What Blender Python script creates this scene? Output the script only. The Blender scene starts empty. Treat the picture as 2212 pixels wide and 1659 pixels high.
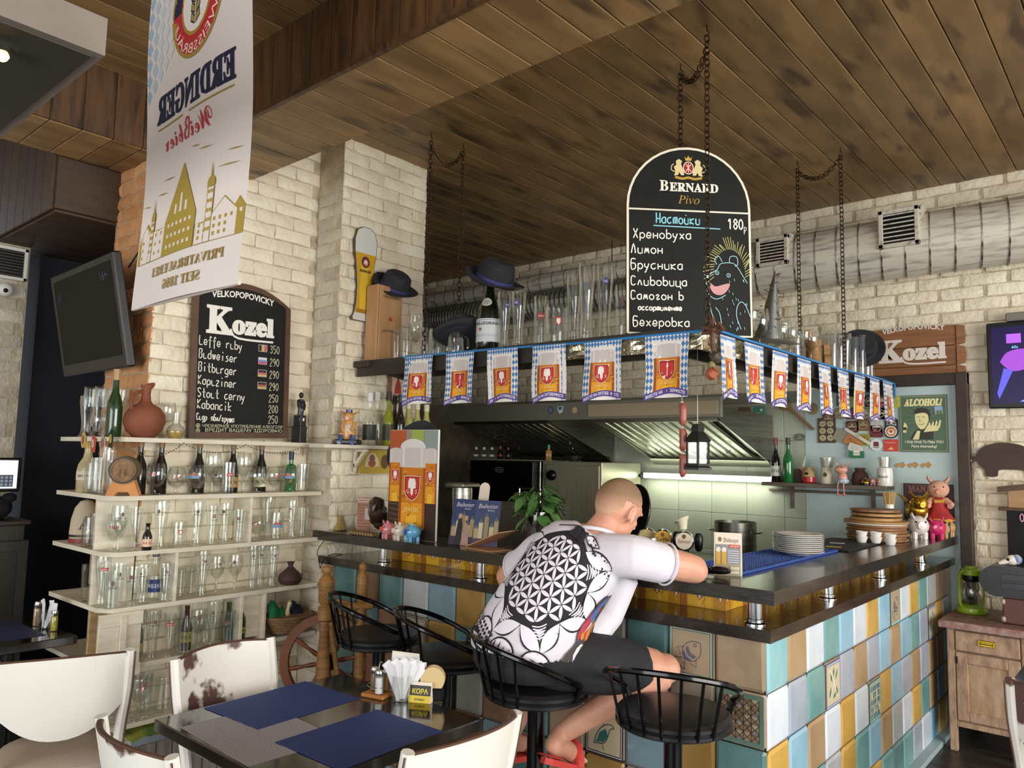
import bpy, math, random
from mathutils import Vector, Matrix, Euler
from mathutils.bvhtree import BVHTree
R = math.radians; PI = math.pi
rnd = random.Random(7)
SC = bpy.context.scene; COL = SC.collection
# ------------------------------------------------------------------ camera, world, daylight, exposure
CAMP = Vector((1.1609, -2.8043, 1.6505)); FPX = 1650.9
_y, _p, _r = R(130.7947), R(5.42713), R(1.233134)
FW = Vector((math.cos(_y)*math.cos(_p), math.sin(_y)*math.cos(_p), math.sin(_p)))
_rt = Vector((math.sin(_y), -math.cos(_y), 0)); _up = _rt.cross(FW)
RT = math.cos(_r)*_rt + math.sin(_r)*_up; UP = -math.sin(_r)*_rt + math.cos(_r)*_up
cam = bpy.data.cameras.new('camera'); co = bpy.data.objects.new('camera', cam); COL.objects.link(co)
cam.sensor_width = 36; cam.lens = 36*FPX/2212; cam.clip_start = .05; cam.clip_end = 100
co.matrix_world = Matrix(((RT.x, UP.x, -FW.x, CAMP.x), (RT.y, UP.y, -FW.y, CAMP.y), (RT.z, UP.z, -FW.z, CAMP.z), (0, 0, 0, 1)))
SC.camera = co
SC.view_settings.view_transform = 'Standard'; SC.view_settings.look = 'None'
SC.view_settings.gamma = 1; SC.view_settings.exposure = 0.8; SC.view_settings.use_curve_mapping = False
SC.cycles.transparent_max_bounces = 24; SC.cycles.max_bounces = 8; SC.cycles.sample_clamp_indirect = 4
w = bpy.data.worlds.new('world'); SC.world = w; w.use_nodes = True
w.node_tree.nodes['Background'].inputs[0].default_value = (.86, .93, 1, 1)
w.node_tree.nodes['Background'].inputs[1].default_value = 0.46
def area(name, loc, rot, sx, sy, power, col):
    l = bpy.data.lights.new(name, 'AREA'); l.shape = 'RECTANGLE'; l.size = sx; l.size_y = sy; l.energy = power; l.color = col
    o = bpy.data.objects.new(name, l); COL.objects.link(o); o.location = loc; o.rotation_euler = rot; return o
area('daylight_street_window', (4.9, -.6, 1.75), (0, R(90), 0), 2.2, 4.6, 195, (1, .975, .92))       # window wall on the bar's tiled side
area('daylight_front_window', (.2, -6.4, 1.55), (R(90), 0, 0), 4.5, 2.0, 100, (1, .98, .94))        # windows behind the tables
def at(px, py, ax, val):            # the point of a real plane (x, y or z = val) seen at a photo pixel
    d = FW + RT*((px-1106)/FPX) - UP*((py-829.5)/FPX); i = 'xyz'.index(ax)
    return CAMP + d*((val-CAMP[i])/d[i])
# ------------------------------------------------------------------ materials
def lin(h):
    if not isinstance(h, int): return tuple(h)[:3]
    f = lambda c: c/12.92 if c <= .04045 else ((c+.055)/1.055)**2.4
    return tuple(f(((h >> s) & 255)/255) for s in (16, 8, 0))
MC = {}
def mat(name, col, rough=.5, metal=0, col2=None, vs=6, vr=(.35, .65), bump=0, bs=60, rand=0, coat=0, emit=0, stretch=None, spec=.5, alpha=None, knots=None, detail=6, aniso=0):
    if name in MC: return MC[name]
    m = bpy.data.materials.new(name); m.use_nodes = True; nt = m.node_tree; N = nt.nodes; L = nt.links; b = N['Principled BSDF']
    b.inputs['Roughness'].default_value = rough; b.inputs['Metallic'].default_value = metal; b.inputs['Specular IOR Level'].default_value = spec
    b.inputs['Coat Weight'].default_value = coat; b.inputs['Coat Roughness'].default_value = .08
    c1 = (*lin(col), 1); b.inputs['Base Color'].default_value = c1
    tc = N.new('ShaderNodeTexCoord'); mp = N.new('ShaderNodeMapping'); L.new(tc.outputs['Object'], mp.inputs[0])
    if stretch: mp.inputs['Scale'].default_value = stretch
    oi = None
    if rand or stretch:
        oi = N.new('ShaderNodeObjectInfo'); mu = N.new('ShaderNodeVectorMath'); mu.operation = 'SCALE'; mu.inputs[3].default_value = 37
        cm = N.new('ShaderNodeCombineXYZ')
        for i in range(3): L.new(oi.outputs['Random'], cm.inputs[i])
        L.new(cm.outputs[0], mu.inputs[0]); L.new(mu.outputs[0], mp.inputs['Location'])
    out = None
    if col2 is not None:
        n = N.new('ShaderNodeTexNoise'); n.inputs['Scale'].default_value = vs; n.inputs['Detail'].default_value = detail; L.new(mp.outputs[0], n.inputs[0])
        r = N.new('ShaderNodeValToRGB'); r.color_ramp.elements[0].position = vr[0]; r.color_ramp.elements[1].position = vr[1]
        r.color_ramp.elements[0].color = c1; r.color_ramp.elements[1].color = (*lin(col2), 1)
        L.new(n.outputs[0], r.inputs[0]); out = r.outputs[0]
        if knots is not None:
            n2 = N.new('ShaderNodeTexNoise'); n2.inputs['Scale'].default_value = 2.6; n2.inputs['Detail'].default_value = 2; L.new(tc.outputs['Object'], n2.inputs[0])
            m2 = N.new('ShaderNodeVectorMath'); m2.operation = 'ADD'; L.new(mp.outputs[0], m2.inputs[0]); 
            n2.inputs[0].default_value = (0, 0, 0)
            L.new(m2.outputs[0], n2.inputs[0])
            r2 = N.new('ShaderNodeValToRGB'); r2.color_ramp.elements[0].position = .58; r2.color_ramp.elements[1].position = .72
            r2.color_ramp.elements[0].color = (0, 0, 0, 1); r2.color_ramp.elements[1].color = (1, 1, 1, 1); L.new(n2.outputs[0], r2.inputs[0])
            mx = N.new('ShaderNodeMix'); mx.data_type = 'RGBA'; L.new(r2.outputs[0], mx.inputs[0]); L.new(out, mx.inputs[6]); mx.inputs[7].default_value = (*lin(knots), 1); out = mx.outputs[2]
    if rand:
        h = N.new('ShaderNodeHueSaturation'); mr = N.new('ShaderNodeMapRange'); L.new(oi.outputs['Random'], mr.inputs[0])
        mr.inputs[3].default_value = 1-rand; mr.inputs[4].default_value = 1+rand; L.new(mr.outputs[0], h.inputs['Value'])
        if out: L.new(out, h.inputs['Color'])
        else: h.inputs['Color'].default_value = c1
        out = h.outputs[0]
    if out: L.new(out, b.inputs['Base Color'])
    if bump:
        n = N.new('ShaderNodeTexNoise'); n.inputs['Scale'].default_value = bs; n.inputs['Detail'].default_value = 5; L.new(mp.outputs[0], n.inputs[0])
        bp = N.new('ShaderNodeBump'); bp.inputs['Strength'].default_value = bump; bp.inputs['Distance'].default_value = .01; L.new(n.outputs[0], bp.inputs['Height']); L.new(bp.outputs[0], b.inputs['Normal'])
    if emit:
        b.inputs['Emission Color'].default_value = c1; b.inputs['Emission Strength'].default_value = emit
    MC[name] = m; return m
def thin_glass(name, tint=0xffffff, dens=.06, rough=.02):
    if name in MC: return MC[name]
    m = bpy.data.materials.new(name); m.use_nodes = True; nt = m.node_tree; N = nt.nodes; L = nt.links
    N.remove(N['Principled BSDF']); o = N['Material Output']
    t = N.new('ShaderNodeBsdfTransparent'); g = N.new('ShaderNodeBsdfGlossy'); g.inputs['Roughness'].default_value = rough
    lw = N.new('ShaderNodeLayerWeight'); lw.inputs[0].default_value = .45
    mr = N.new('ShaderNodeMapRange'); L.new(lw.outputs['Facing'], mr.inputs[0]); mr.inputs[3].default_value = dens; mr.inputs[4].default_value = .6
    pw = N.new('ShaderNodeMath'); pw.operation = 'POWER'; L.new(lw.outputs['Facing'], pw.inputs[0]); pw.inputs[1].default_value = 1.6; L.new(pw.outputs[0], mr.inputs[0])
    mx = N.new('ShaderNodeMixShader'); L.new(mr.outputs[0], mx.inputs[0]); L.new(t.outputs[0], mx.inputs[1]); L.new(g.outputs[0], mx.inputs[2])
    c = lin(tint); t.inputs[0].default_value = (*c, 1); g.inputs[0].default_value = (.9, .92, .92, 1)
    L.new(mx.outputs[0], o.inputs[0]); MC[name] = m; return m
def print_mat(name='printed_colour', rough=.45, emit=0):
    if name in MC: return MC[name]
    m = bpy.data.materials.new(name); m.use_nodes = True; nt = m.node_tree; b = nt.nodes['Principled BSDF']; b.inputs['Roughness'].default_value = rough; b.inputs['Specular IOR Level'].default_value = .25 if 'screen' in name else .5
    a = nt.nodes.new('ShaderNodeVertexColor'); a.layer_name = 'Col'; nt.links.new(a.outputs[0], b.inputs['Base Color'])
    if emit: nt.links.new(a.outputs[0], b.inputs['Emission Color']); b.inputs['Emission Strength'].default_value = emit
    MC[name] = m; return m
# ------------------------------------------------------------------ mesh builder
def frame(d):
    d = Vector(d).normalized(); a = Vector((0, 0, 1)) if abs(d.z) < .95 else Vector((1, 0, 0))
    u = d.cross(a).normalized(); return u, d.cross(u).normalized(), d
class MB:
    def __init__(s): s.v = []; s.f = []; s.m = []
    def add(s, vs, fs, mi=0):
        n = len(s.v); s.v += [Vector(v) for v in vs]; s.f += [tuple(i+n for i in f) for f in fs]; s.m += [mi]*len(fs); return s
    def box(s, a, b, mi=0, T=None):
        (x0, y0, z0), (x1, y1, z1) = a, b
        vs = [Vector(p) for p in ((x0, y0, z0), (x1, y0, z0), (x1, y1, z0), (x0, y1, z0), (x0, y0, z1), (x1, y0, z1), (x1, y1, z1), (x0, y1, z1))]
        if T: vs = [T @ v for v in vs]
        return s.add(vs, [(0, 3, 2, 1), (4, 5, 6, 7), (0, 1, 5, 4), (1, 2, 6, 5), (2, 3, 7, 6), (3, 0, 4, 7)], mi)
    def rbox(s, a, b, r=.004, mi=0, T=None, jit=0):
        c = [(a[i]+b[i])/2 for i in range(3)]; h = [abs(b[i]-a[i])/2 for i in range(3)]; r = min(r, *[k*.49 for k in h])
        vs = []; idx = {}
        for sx in (-1, 1):
            for sy in (-1, 1):
                for sz in (-1, 1):
                    for k in range(3):
                        hh = [h[i]-(0 if i == k else r) for i in range(3)]
                        idx[(sx, sy, sz, k)] = len(vs)
                        vs.append(Vector((c[0]+sx*hh[0], c[1]+sy*hh[1], c[2]+sz*hh[2]))+Vector([rnd.uniform(-jit, jit) for _ in range(3)]))
        fs = []
        I = lambda *q: idx[q]
        for k in range(3):
            for sg in (-1, 1):
                o = [i for i in range(3) if i != k]; q = []
                for (p1, p2) in ((-1, -1), (1, -1), (1, 1), (-1, 1)):
                    t = [0, 0, 0]; t[k] = sg; t[o[0]] = p1; t[o[1]] = p2; q.append(I(*t, k))
                if (sg > 0) == (k == 1): q.reverse()
                fs.append(tuple(q))
        for k in range(3):
            o = [i for i in range(3) if i != k]
            for p1 in (-1, 1):
                for p2 in (-1, 1):
                    t0 = [0]*3; t1 = [0]*3; t0[k] = -1; t1[k] = 1
                    for t in (t0, t1): t[o[0]] = p1; t[o[1]] = p2
                    q = [I(*t0, o[0]), I(*t1, o[0]), I(*t1, o[1]), I(*t0, o[1])]
                    fs.append(tuple(q))
        for sx in (-1, 1):
            for sy in (-1, 1):
                for sz in (-1, 1): fs.append((I(sx, sy, sz, 0), I(sx, sy, sz, 1), I(sx, sy, sz, 2)))
        cc = Vector(c); out = []
        for f in fs:
            p = [vs[i] for i in f]; n = (p[1]-p[0]).cross(p[2]-p[0]); m = sum(p, Vector())/len(p)
            out.append(f if n.dot(m-cc) > 0 else tuple(reversed(f)))
        if T: vs = [T @ v for v in vs]
        return s.add(vs, out, mi)
    def cyl(s, p0, p1, r0, r1=None, n=12, mi=0, cap=True): return s.tube([p0, p1], [r0, r0 if r1 is None else r1], n, mi, cap=cap)
    def tube(s, pts, r, n=8, mi=0, closed=False, cap=True, flat=1):
        pts = [Vector(p) for p in pts]; k = len(pts); rs = r if isinstance(r, (list, tuple)) else [r]*k; vs = []; u = None
        for i in range(k):
            d = (pts[(i+1) % k]-pts[i-1]) if closed else (pts[min(i+1, k-1)]-pts[max(i-1, 0)])
            if u is None: u, w_, d = frame(d)
            else:
                d = d.normalized(); u = (u-d*u.dot(d)).normalized()
            w_ = d.cross(u)
            vs += [pts[i]+rs[i]*(math.cos(2*PI*j/n)*u+flat*math.sin(2*PI*j/n)*w_) for j in range(n)]
        fs = [(i*n+j, i*n+(j+1) % n, (i+1) % k*n+(j+1) % n, (i+1) % k*n+j) for i in range(k if closed else k-1) for j in range(n)]
        if cap and not closed: fs += [tuple(reversed(range(n))), tuple((k-1)*n+j for j in range(n))]
        return s.add(vs, fs, mi)
    def lathe(s, prof, n=20, mi=0, c=(0, 0, 0), T=None, rfn=None):
        c = Vector(c); vs = []
        for (r, z) in prof:
            for j in range(n):
                a = 2*PI*j/n; q = r*(rfn(a, z) if rfn else 1); v = Vector((q*math.cos(a), q*math.sin(a), z)); vs.append((T @ v if T else v)+c)
        k = len(prof); fs = [(i*n+j, i*n+(j+1) % n, (i+1)*n+(j+1) % n, (i+1)*n+j) for i in range(k-1) for j in range(n)]
        if prof[0] == prof[-1]: return s.add(vs, fs, mi)
        if prof[0][0] > 1e-5: fs.append(tuple(reversed(range(n))))
        if prof[-1][0] > 1e-5 and not getattr(s, 'open', 0): fs.append(tuple((k-1)*n+j for j in range(n)))
        return s.add(vs, fs, mi)
    def prism(s, poly, z0, z1, mi=0, T=None):
        n = len(poly); vs = [Vector((x, y, z0)) for x, y in poly]+[Vector((x, y, z1)) for x, y in poly]
        if T: vs = [T @ v for v in vs]
        ar = sum(poly[i][0]*poly[(i+1) % n][1]-poly[(i+1) % n][0]*poly[i][1] for i in range(n))
        fs = [tuple(reversed(range(n))), tuple(range(n, 2*n))]+[(i, (i+1) % n, (i+1) % n+n, i+n) for i in range(n)]
        if ar < 0: fs = [tuple(reversed(f)) for f in fs]
        return s.add(vs, fs, mi)
    def ell(s, c, rx, ry=None, rz=None, n=14, mi=0, T=None, k=8):
        ry = rx if ry is None else ry; rz = rx if rz is None else rz; c = Vector(c); vs = []
        for i in range(k+1):
            t = PI*i/k
            for j in range(n):
                a = 2*PI*j/n; v = Vector((rx*math.sin(t)*math.cos(a), ry*math.sin(t)*math.sin(a), -rz*math.cos(t))); vs.append((T.to_3x3() @ v if T else v)+c)
        return s.add(vs, [(i*n+j, i*n+(j+1) % n, (i+1)*n+(j+1) % n, (i+1)*n+j) for i in range(k) for j in range(n)], mi)
    def build(s, name, m, parent=None, smooth=35, loc=None, rot=None, kind=None):
        me = bpy.data.meshes.new(name); me.from_pydata(s.v, [], s.f)
        for q in (m if isinstance(m, (list, tuple)) else [m]): me.materials.append(q)
        me.polygons.foreach_set('material_index', s.m)
        if smooth:
            me.polygons.foreach_set('use_smooth', [True]*len(s.f)); me.set_sharp_from_angle(angle=R(smooth))
        me.update(); return obj(name, me, parent, loc, rot, kind)
def obj(name, me, parent=None, loc=None, rot=None, kind=None):
    o = bpy.data.objects.new(name, me); COL.objects.link(o)
    if parent: o.parent = parent
    if loc: o.location = loc
    if rot: o.rotation_euler = rot
    if kind: o['kind'] = kind
    return o
def tag(o, label=None, cat=None, group=None, kind=None):
    if label: o['label'] = label
    if cat: o['category'] = cat
    if group: o['group'] = group
    if kind: o['kind'] = kind
    return o
def thing(name, label, cat, loc=(0, 0, 0), rz=0, group=None, rot=None):
    o = bpy.data.objects.new(name, None); COL.objects.link(o); o.location = loc; o.rotation_euler = rot or (0, 0, rz); o.empty_display_size = .05
    return tag(o, label, cat, group)
KIDS = {}
def dup(root, loc, rz=0, label=None, group=None, scale=None):
    r = root.copy(); COL.objects.link(r); r.location = loc; r.rotation_euler = (0, 0, rz)
    if scale: r.scale = scale
    if label: r['label'] = label
    if group: r['group'] = group
    ks = KIDS.get(root.name)
    if ks is None: ks = KIDS[root.name] = [(c, list(c.children)) for c in root.children]
    for ch, gs in ks:
        c = ch.copy(); COL.objects.link(c); c.parent = r
        for g in gs:
            d = g.copy(); COL.objects.link(d); d.parent = c
    return r
# ------------------------------------------------------------------ flat print: coloured polygons laid on a surface
def arc(cx, cy, rx, ry, a0, a1, n=16): return [(cx+rx*math.cos(R(a0+(a1-a0)*i/n)), cy+ry*math.sin(R(a0+(a1-a0)*i/n))) for i in range(n+1)]
def smooth_line(p, k=4):
    if len(p) < 3: return p
    o = []
    for i in range(len(p)-1):
        a = p[max(i-1, 0)]; b = p[i]; c = p[i+1]; d = p[min(i+2, len(p)-1)]
        for j in range(k):
            t = j/k; o.append(tuple(.5*((2*b[q])+(-a[q]+c[q])*t+(2*a[q]-5*b[q]+4*c[q]-d[q])*t*t+(-a[q]+3*b[q]-3*c[q]+d[q])*t**3) for q in (0, 1)))
    return o+[p[-1]]
GL = dict(L='191252', e='1454462614133253', f='58493830 1656', r='1612 14364656', u='161322425356 5652', y='161433 562010', B='1912 1949584616 1646544212',
 d='5952 562614133253', w='1622364256', i='3632 3839', s='56362544533212', b='1912 153655533213', g='563615133253 56514010', k='1912 561452', K='1912 591552',
 a='563615133253 5652', p='1610 153655533213', z='16561252', n='1612 15365552', S='5839182645543213', t='39334252 1656', o='36151332535536', c='563615133253',
 C='583918133253', R='5652 5626152454 3412', l='39334252', v='163256', h='1912 15365552')
GL.update({'С': '583918133253', 'и': '161322425356 5652', 'д': '563615133253 56514010', 'р': '1610 153655533213', 'я': '5652 5626152454 3412', 'б': '593917133253553615',
 'л': '123652', '/': '1259', 'г': '153645233253', 'у': '161433 562010', 'ш': '16123236 325256', 'а': '563615133253 5652', 'Н': '1912 5952 1555', 'с': '563615133253',
 'т': '1612 15263632 35465652', 'о': '36151332535536', 'й': '161322425356 5652 2838', 'к': '1612 561452', 'Х': '1952 5912', 'е': '1454462614133253', 'н': '1612 5652 1454',
 'в': '1912 153655533213', 'х': '1652 5612', 'Л': '123952', 'м': '1226334652', 'Б': '59191242544616', 'ц': '16125256 5260', 'О': '39171432545739', '0': '39171432545739',
 '1': '173932', '2': '1739571252', '3': '18395836543213', '5': '59191646543213', '8': '361739573614325436', '9': '57391735574322', '₽': '1910 1949574515 0333'})
class Dec:
    def __init__(s): s.v = []; s.f = []; s.c = []; s.l = 0
    def poly(s, p, col, fs=None):
        n = len(s.v); s.l += 1; s.v += [(x, y, s.l) for x, y in p]
        if fs is None: s.f.append(tuple(range(n, n+len(p)))); s.c.append(lin(col))
        else: s.f += [tuple(i+n for i in f) for f in fs]; s.c += [lin(col)]*len(fs)
        return s
    def rect(s, x0, y0, x1, y1, col, nx=1, ny=1):
        p = [(x0+(x1-x0)*i/nx, y0+(y1-y0)*j/ny) for j in range(ny+1) for i in range(nx+1)]
        return s.poly(p, col, [(j*(nx+1)+i, j*(nx+1)+i+1, (j+1)*(nx+1)+i+1, (j+1)*(nx+1)+i) for j in range(ny) for i in range(nx)])
    def many(s, polys, col):
        p = []; f = []
        for q in polys: f.append(tuple(range(len(p), len(p)+len(q)))); p += q
        return s.poly(p, col, f)
    def ell(s, cx, cy, rx, ry, col, n=20): return s.poly(arc(cx, cy, rx, ry, 0, 360-360/n, n-1), col)
    def ring(s, cx, cy, rx, ry, w, col, n=24, a0=0, a1=360): return s.line(arc(cx, cy, rx, ry, a0, a1, n), w, col)
    def line(s, p, w, col):
        a = []; k = len(p)
        for i in range(k):
            d = Vector(p[min(i+1, k-1)])-Vector(p[max(i-1, 0)]); d = d.normalized() if d.length else Vector((1, 0)); a += [(p[i][0]-d.y*w/2, p[i][1]+d.x*w/2), (p[i][0]+d.y*w/2, p[i][1]-d.x*w/2)]
        return s.poly(a, col, [(2*i, 2*i+1, 2*i+3, 2*i+2) for i in range(k-1)])
    def lines(s, ps, w, col):
        l = s.l
        for p in ps: s.l = l; s.line(p, w, col)
        return s
    def hand(s, t, x, y, h, col, w=None, wx=.62, slope=0):       # chalk handwriting; h = cap height
        u = h/7; l = s.l; x0 = x
        for ch in t:
            if ch == ' ': x += u*4; continue
            for st in GL.get(ch, '').split():
                p = [(x+int(st[i])*u*wx*1.15, y+slope*(x-x0)+(int(st[i+1])-2)*u) for i in range(0, len(st)-1, 2)]
                s.l = l; s.line(smooth_line(p, 3), w or h*.13, col)
            x += u*6.3*wx*1.15
        return s
    def text(s, t, x, y, h, col, al='C', sh=0, bold=0, mw=None, fn=None, res=2):   # h = cap height
        c = bpy.data.curves.new('t', 'FONT'); c.body = t; c.resolution_u = res; c.offset = bold; c.shear = sh
        o = bpy.data.objects.new('t', c); me = o.to_mesh(); k = h/.7
        vs = [(v.co.x*k, v.co.y*k) for v in me.vertices]; fs = [tuple(p.vertices) for p in me.polygons]; o.to_mesh_clear()
        bpy.data.objects.remove(o); bpy.data.curves.remove(c)
        if not vs: return s
        a, b = min(v[0] for v in vs), max(v[0] for v in vs); q = (mw/(b-a)) if mw else 1
        off = {'C': -(a+b)/2*q, 'L': -a*q, 'R': -b*q}[al]
        vs = [(v[0]*q+off, v[1]) for v in vs]
        return s.poly([(x+v[0], y+v[1]) if fn is None else fn(v[0], v[1]) for v in vs], col, fs)
    def build(s, name, fn, parent=None, m=None, eps=.0004, loc=None, rot=None, cut=None, cap=.004):
        eps = min(eps, cap/max(1, s.l)); me = bpy.data.meshes.new(name); me.from_pydata(s.v, [], s.f); at_ = me.attributes.new('fc', 'INT', 'FACE'); at_.data.foreach_set('value', range(len(s.f)))
        if cut:           # slice every shape on one shared grid so that all layers bend together
            import bmesh
            bm = bmesh.new(); bm.from_mesh(me); xs = [v[0] for v in s.v]; ys = [v[1] for v in s.v]
            for ax, lo_, hi_, st in ((0, min(xs), max(xs), cut[0]), (1, min(ys), max(ys), cut[1])):
                n = int((hi_-lo_)/st)
                for i in range(1, n+1):
                    p = [0, 0, 0]; q = [0, 0, 0]; p[ax] = lo_+i*st; q[ax] = 1
                    bmesh.ops.bisect_plane(bm, geom=bm.verts[:]+bm.edges[:]+bm.faces[:], plane_co=p, plane_no=q, dist=1e-7)
            bm.to_mesh(me); bm.free()
        fcs = [s.c[d_.value] for d_ in me.attributes['fc'].data]; me.attributes.remove(me.attributes['fc'])
        for v in me.vertices: v.co = fn(v.co.x, v.co.y, v.co.z*eps)
        a = me.color_attributes.new('Col', 'FLOAT_COLOR', 'CORNER'); buf = []
        for f, c in zip(me.polygons, fcs): buf += [c[0], c[1], c[2], 1]*len(f.vertices)
        a.data.foreach_set('color', buf); me.materials.append(m or print_mat()); me.update(); return obj(name, me, parent, loc, rot)
XZ = lambda y, sx=1: (lambda u, v, l: (sx*u, y-l, v))      # print on a face looking to -y
YZ = lambda x, sy=1: (lambda u, v, l: (x+l, sy*u, v))      # print on a face looking to +x
XY = lambda z: (lambda u, v, l: (u, v, z+l))
def star(cx, cy, r): return [(cx+(r if i % 2 == 0 else r*.42)*math.sin(PI*i/5), cy+(r if i % 2 == 0 else r*.42)*math.cos(PI*i/5)) for i in range(10)]
# ------------------------------------------------------------------ the room
BLK = mat('black_metal', 0x101012, .32, .4); CHR = mat('chrome', 0xd8d8d8, .12, 1); STL = mat('brushed_steel', 0xa9a79c, .32, 1, 0x8c8b82, 3, stretch=(1, 1, 30))
DWD = mat('dark_counter_wood', 0x201a15, .22, 0, 0x2e2720, 5, bump=.12, bs=14, coat=.4, stretch=(1, 1, 3))
BRK = mat('white_painted_brick', 0xf0e7d0, .6, 0, 0xe2d4ba, 3.5, bump=1.0, bs=26, rand=.06)
BRG = mat('shade_greyed_brick', 0xd8cfbd, .65, 0, 0xbfb5a3, 3, bump=1.0, bs=30, rand=.08)  # white brick too; the pier side's shade is put into this greyer colour
MOR = mat('painted_mortar', 0xd2c6ac, .8, 0, 0xb0a388, 9, bump=1.0, bs=45)
ORB = mat('orange_lit_brick', 0xc98a58, .7, 0, 0xdba878, 5, bump=.6, bs=50, rand=.1)  # wall end bricks; the orange light on them is put into the colour
PLK = mat('ceiling_plank_wood', 0x745a38, .45, 0, 0x917248, 3, bump=.06, bs=30, rand=.2, stretch=(3, .8, 3), knots=0x54402a, detail=3)
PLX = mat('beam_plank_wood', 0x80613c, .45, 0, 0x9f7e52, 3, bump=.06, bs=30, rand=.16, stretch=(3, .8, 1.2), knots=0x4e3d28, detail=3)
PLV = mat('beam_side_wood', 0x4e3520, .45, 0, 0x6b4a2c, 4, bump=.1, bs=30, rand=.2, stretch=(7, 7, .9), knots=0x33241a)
GAP = mat('raw_plank_joint', 0xa87f42, .7)
S = 'structure'
FLW = mat('dark_floor_wood', 0x2e2a26, .35, 0, 0x413a33, 5, bump=.1, bs=30, rand=.2, stretch=(1, 8, 1))
fl = MB().box((-6, -6.5, -.1), (5, 3.4, -.004)).build('floor', mat('floor_joint', 0x1b1815, .7), kind=S)
k = 0
fme = MB().rbox((-.6, -.07, -.004), (.6, .07, 0), .002).build('plank', FLW, fl)
for j in range(42):
    for i in range(4):
        x = -3.0+i*1.21+(j % 3)*.4; y = -2.9+j*.145
        if k == 0: fme.location = (x, y, 0)
        else: q = fme.copy(); COL.objects.link(q); q.location = (x, y, 0)
        k += 1
ce = MB().box((-6, -6.5, 3.632), (5, 3.4, 3.8)).box((2.1, -6.5, 3.62), (5, 3.4, 3.632)).build('ceiling', GAP, kind=S)
pl = {}
def plank(key, size, m, loc, parent, name='plank'):
    if key not in pl: pl[key] = [MB().rbox([-a/2 for a in size], [a/2 for a in size], .0035).build(name, m, parent).data, 0]; o = COL.objects[-1]
    else: o = obj(name, pl[key][0], parent)
    o.location = loc; return o
for i in range(54):
    x = -5.91+i*.15
    plank('cf', (.146, 3.62, .02), PLK, (x, 1.3+.01, 3.622), ce); 
    if x < 1.2: plank('cn', (.146, 2.6, .02), PLK, (x+.05, -.955-1.3, 3.622), ce)
XB = MB().box((-6, -.95, 3.262), (4, -.505, 3.63)).build('ceiling_beam', GAP, kind=S)
for i in range(42):
    x = -3.42+i*.15+.04
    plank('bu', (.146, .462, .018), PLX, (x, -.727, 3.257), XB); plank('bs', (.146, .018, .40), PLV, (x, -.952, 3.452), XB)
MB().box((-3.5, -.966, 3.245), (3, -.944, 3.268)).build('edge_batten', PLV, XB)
YB = MB().box((-3.40, -6, 3.262), (-2.955, -.9, 3.63)).build('ceiling_beam', GAP, kind=S)
for i in range(24):
    y = -1.04-i*.15
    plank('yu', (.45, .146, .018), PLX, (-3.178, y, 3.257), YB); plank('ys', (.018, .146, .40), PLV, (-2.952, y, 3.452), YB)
PLD = mat('shade_darkened_wood', 0x3a2a1b, .5, 0, 0x4a3522, 4, rand=.15, stretch=(6, 1, 6))  # same wood as the beams, darkened so the soffit's shade is in the colour
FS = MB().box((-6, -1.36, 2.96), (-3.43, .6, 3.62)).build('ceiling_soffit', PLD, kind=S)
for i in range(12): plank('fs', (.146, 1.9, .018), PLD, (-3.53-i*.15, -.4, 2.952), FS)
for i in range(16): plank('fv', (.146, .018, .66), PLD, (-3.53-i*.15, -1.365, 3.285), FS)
# painted brick skins: every brick a part, remainder joined
def brick_meshes(m, n=7, L=.25, H=.075):
    out = []
    for k in range(n):
        b = MB(); nx = 4; g = []; hx = L/2-.001; hz = H/2-.0005
        for j in range(4):
            for i in range(nx+1):
                u = -hx+2*hx*i/nx; v = -hz+2*hz*j/3; e = (i in (0, nx)) or (j in (0, 3))
                g.append((u+rnd.uniform(-.004, .004), -(.003+rnd.uniform(-.002, .002) if e else .011+rnd.uniform(-.005, .005)), v+rnd.uniform(-.0035, .0035)))
        fs = [(j*(nx+1)+i, j*(nx+1)+i+1, (j+1)*(nx+1)+i+1, (j+1)*(nx+1)+i) for j in range(3) for i in range(nx)]
        b.add(g, fs); bd = [i for i in range(nx+1)]+[j*(nx+1)+nx for j in range(1, 4)]+[3*(nx+1)+i for i in range(nx-1, -1, -1)]+[(nx+1)*j for j in (2, 1)]
        n0 = len(b.v); b.v += [Vector((b.v[i].x, .006, b.v[i].z)) for i in bd]; kk = len(bd)
        for i in range(kk): b.f.append((bd[(i+1) % kk], bd[i], n0+i, n0+(i+1) % kk)); b.m.append(0)
        o = b.build('brick', m, smooth=50); out.append(o.data); bpy.data.objects.remove(o)
    return out
BM = brick_meshes(BRK); BGm = brick_meshes(BRG); BO = brick_meshes(ORB)
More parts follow.
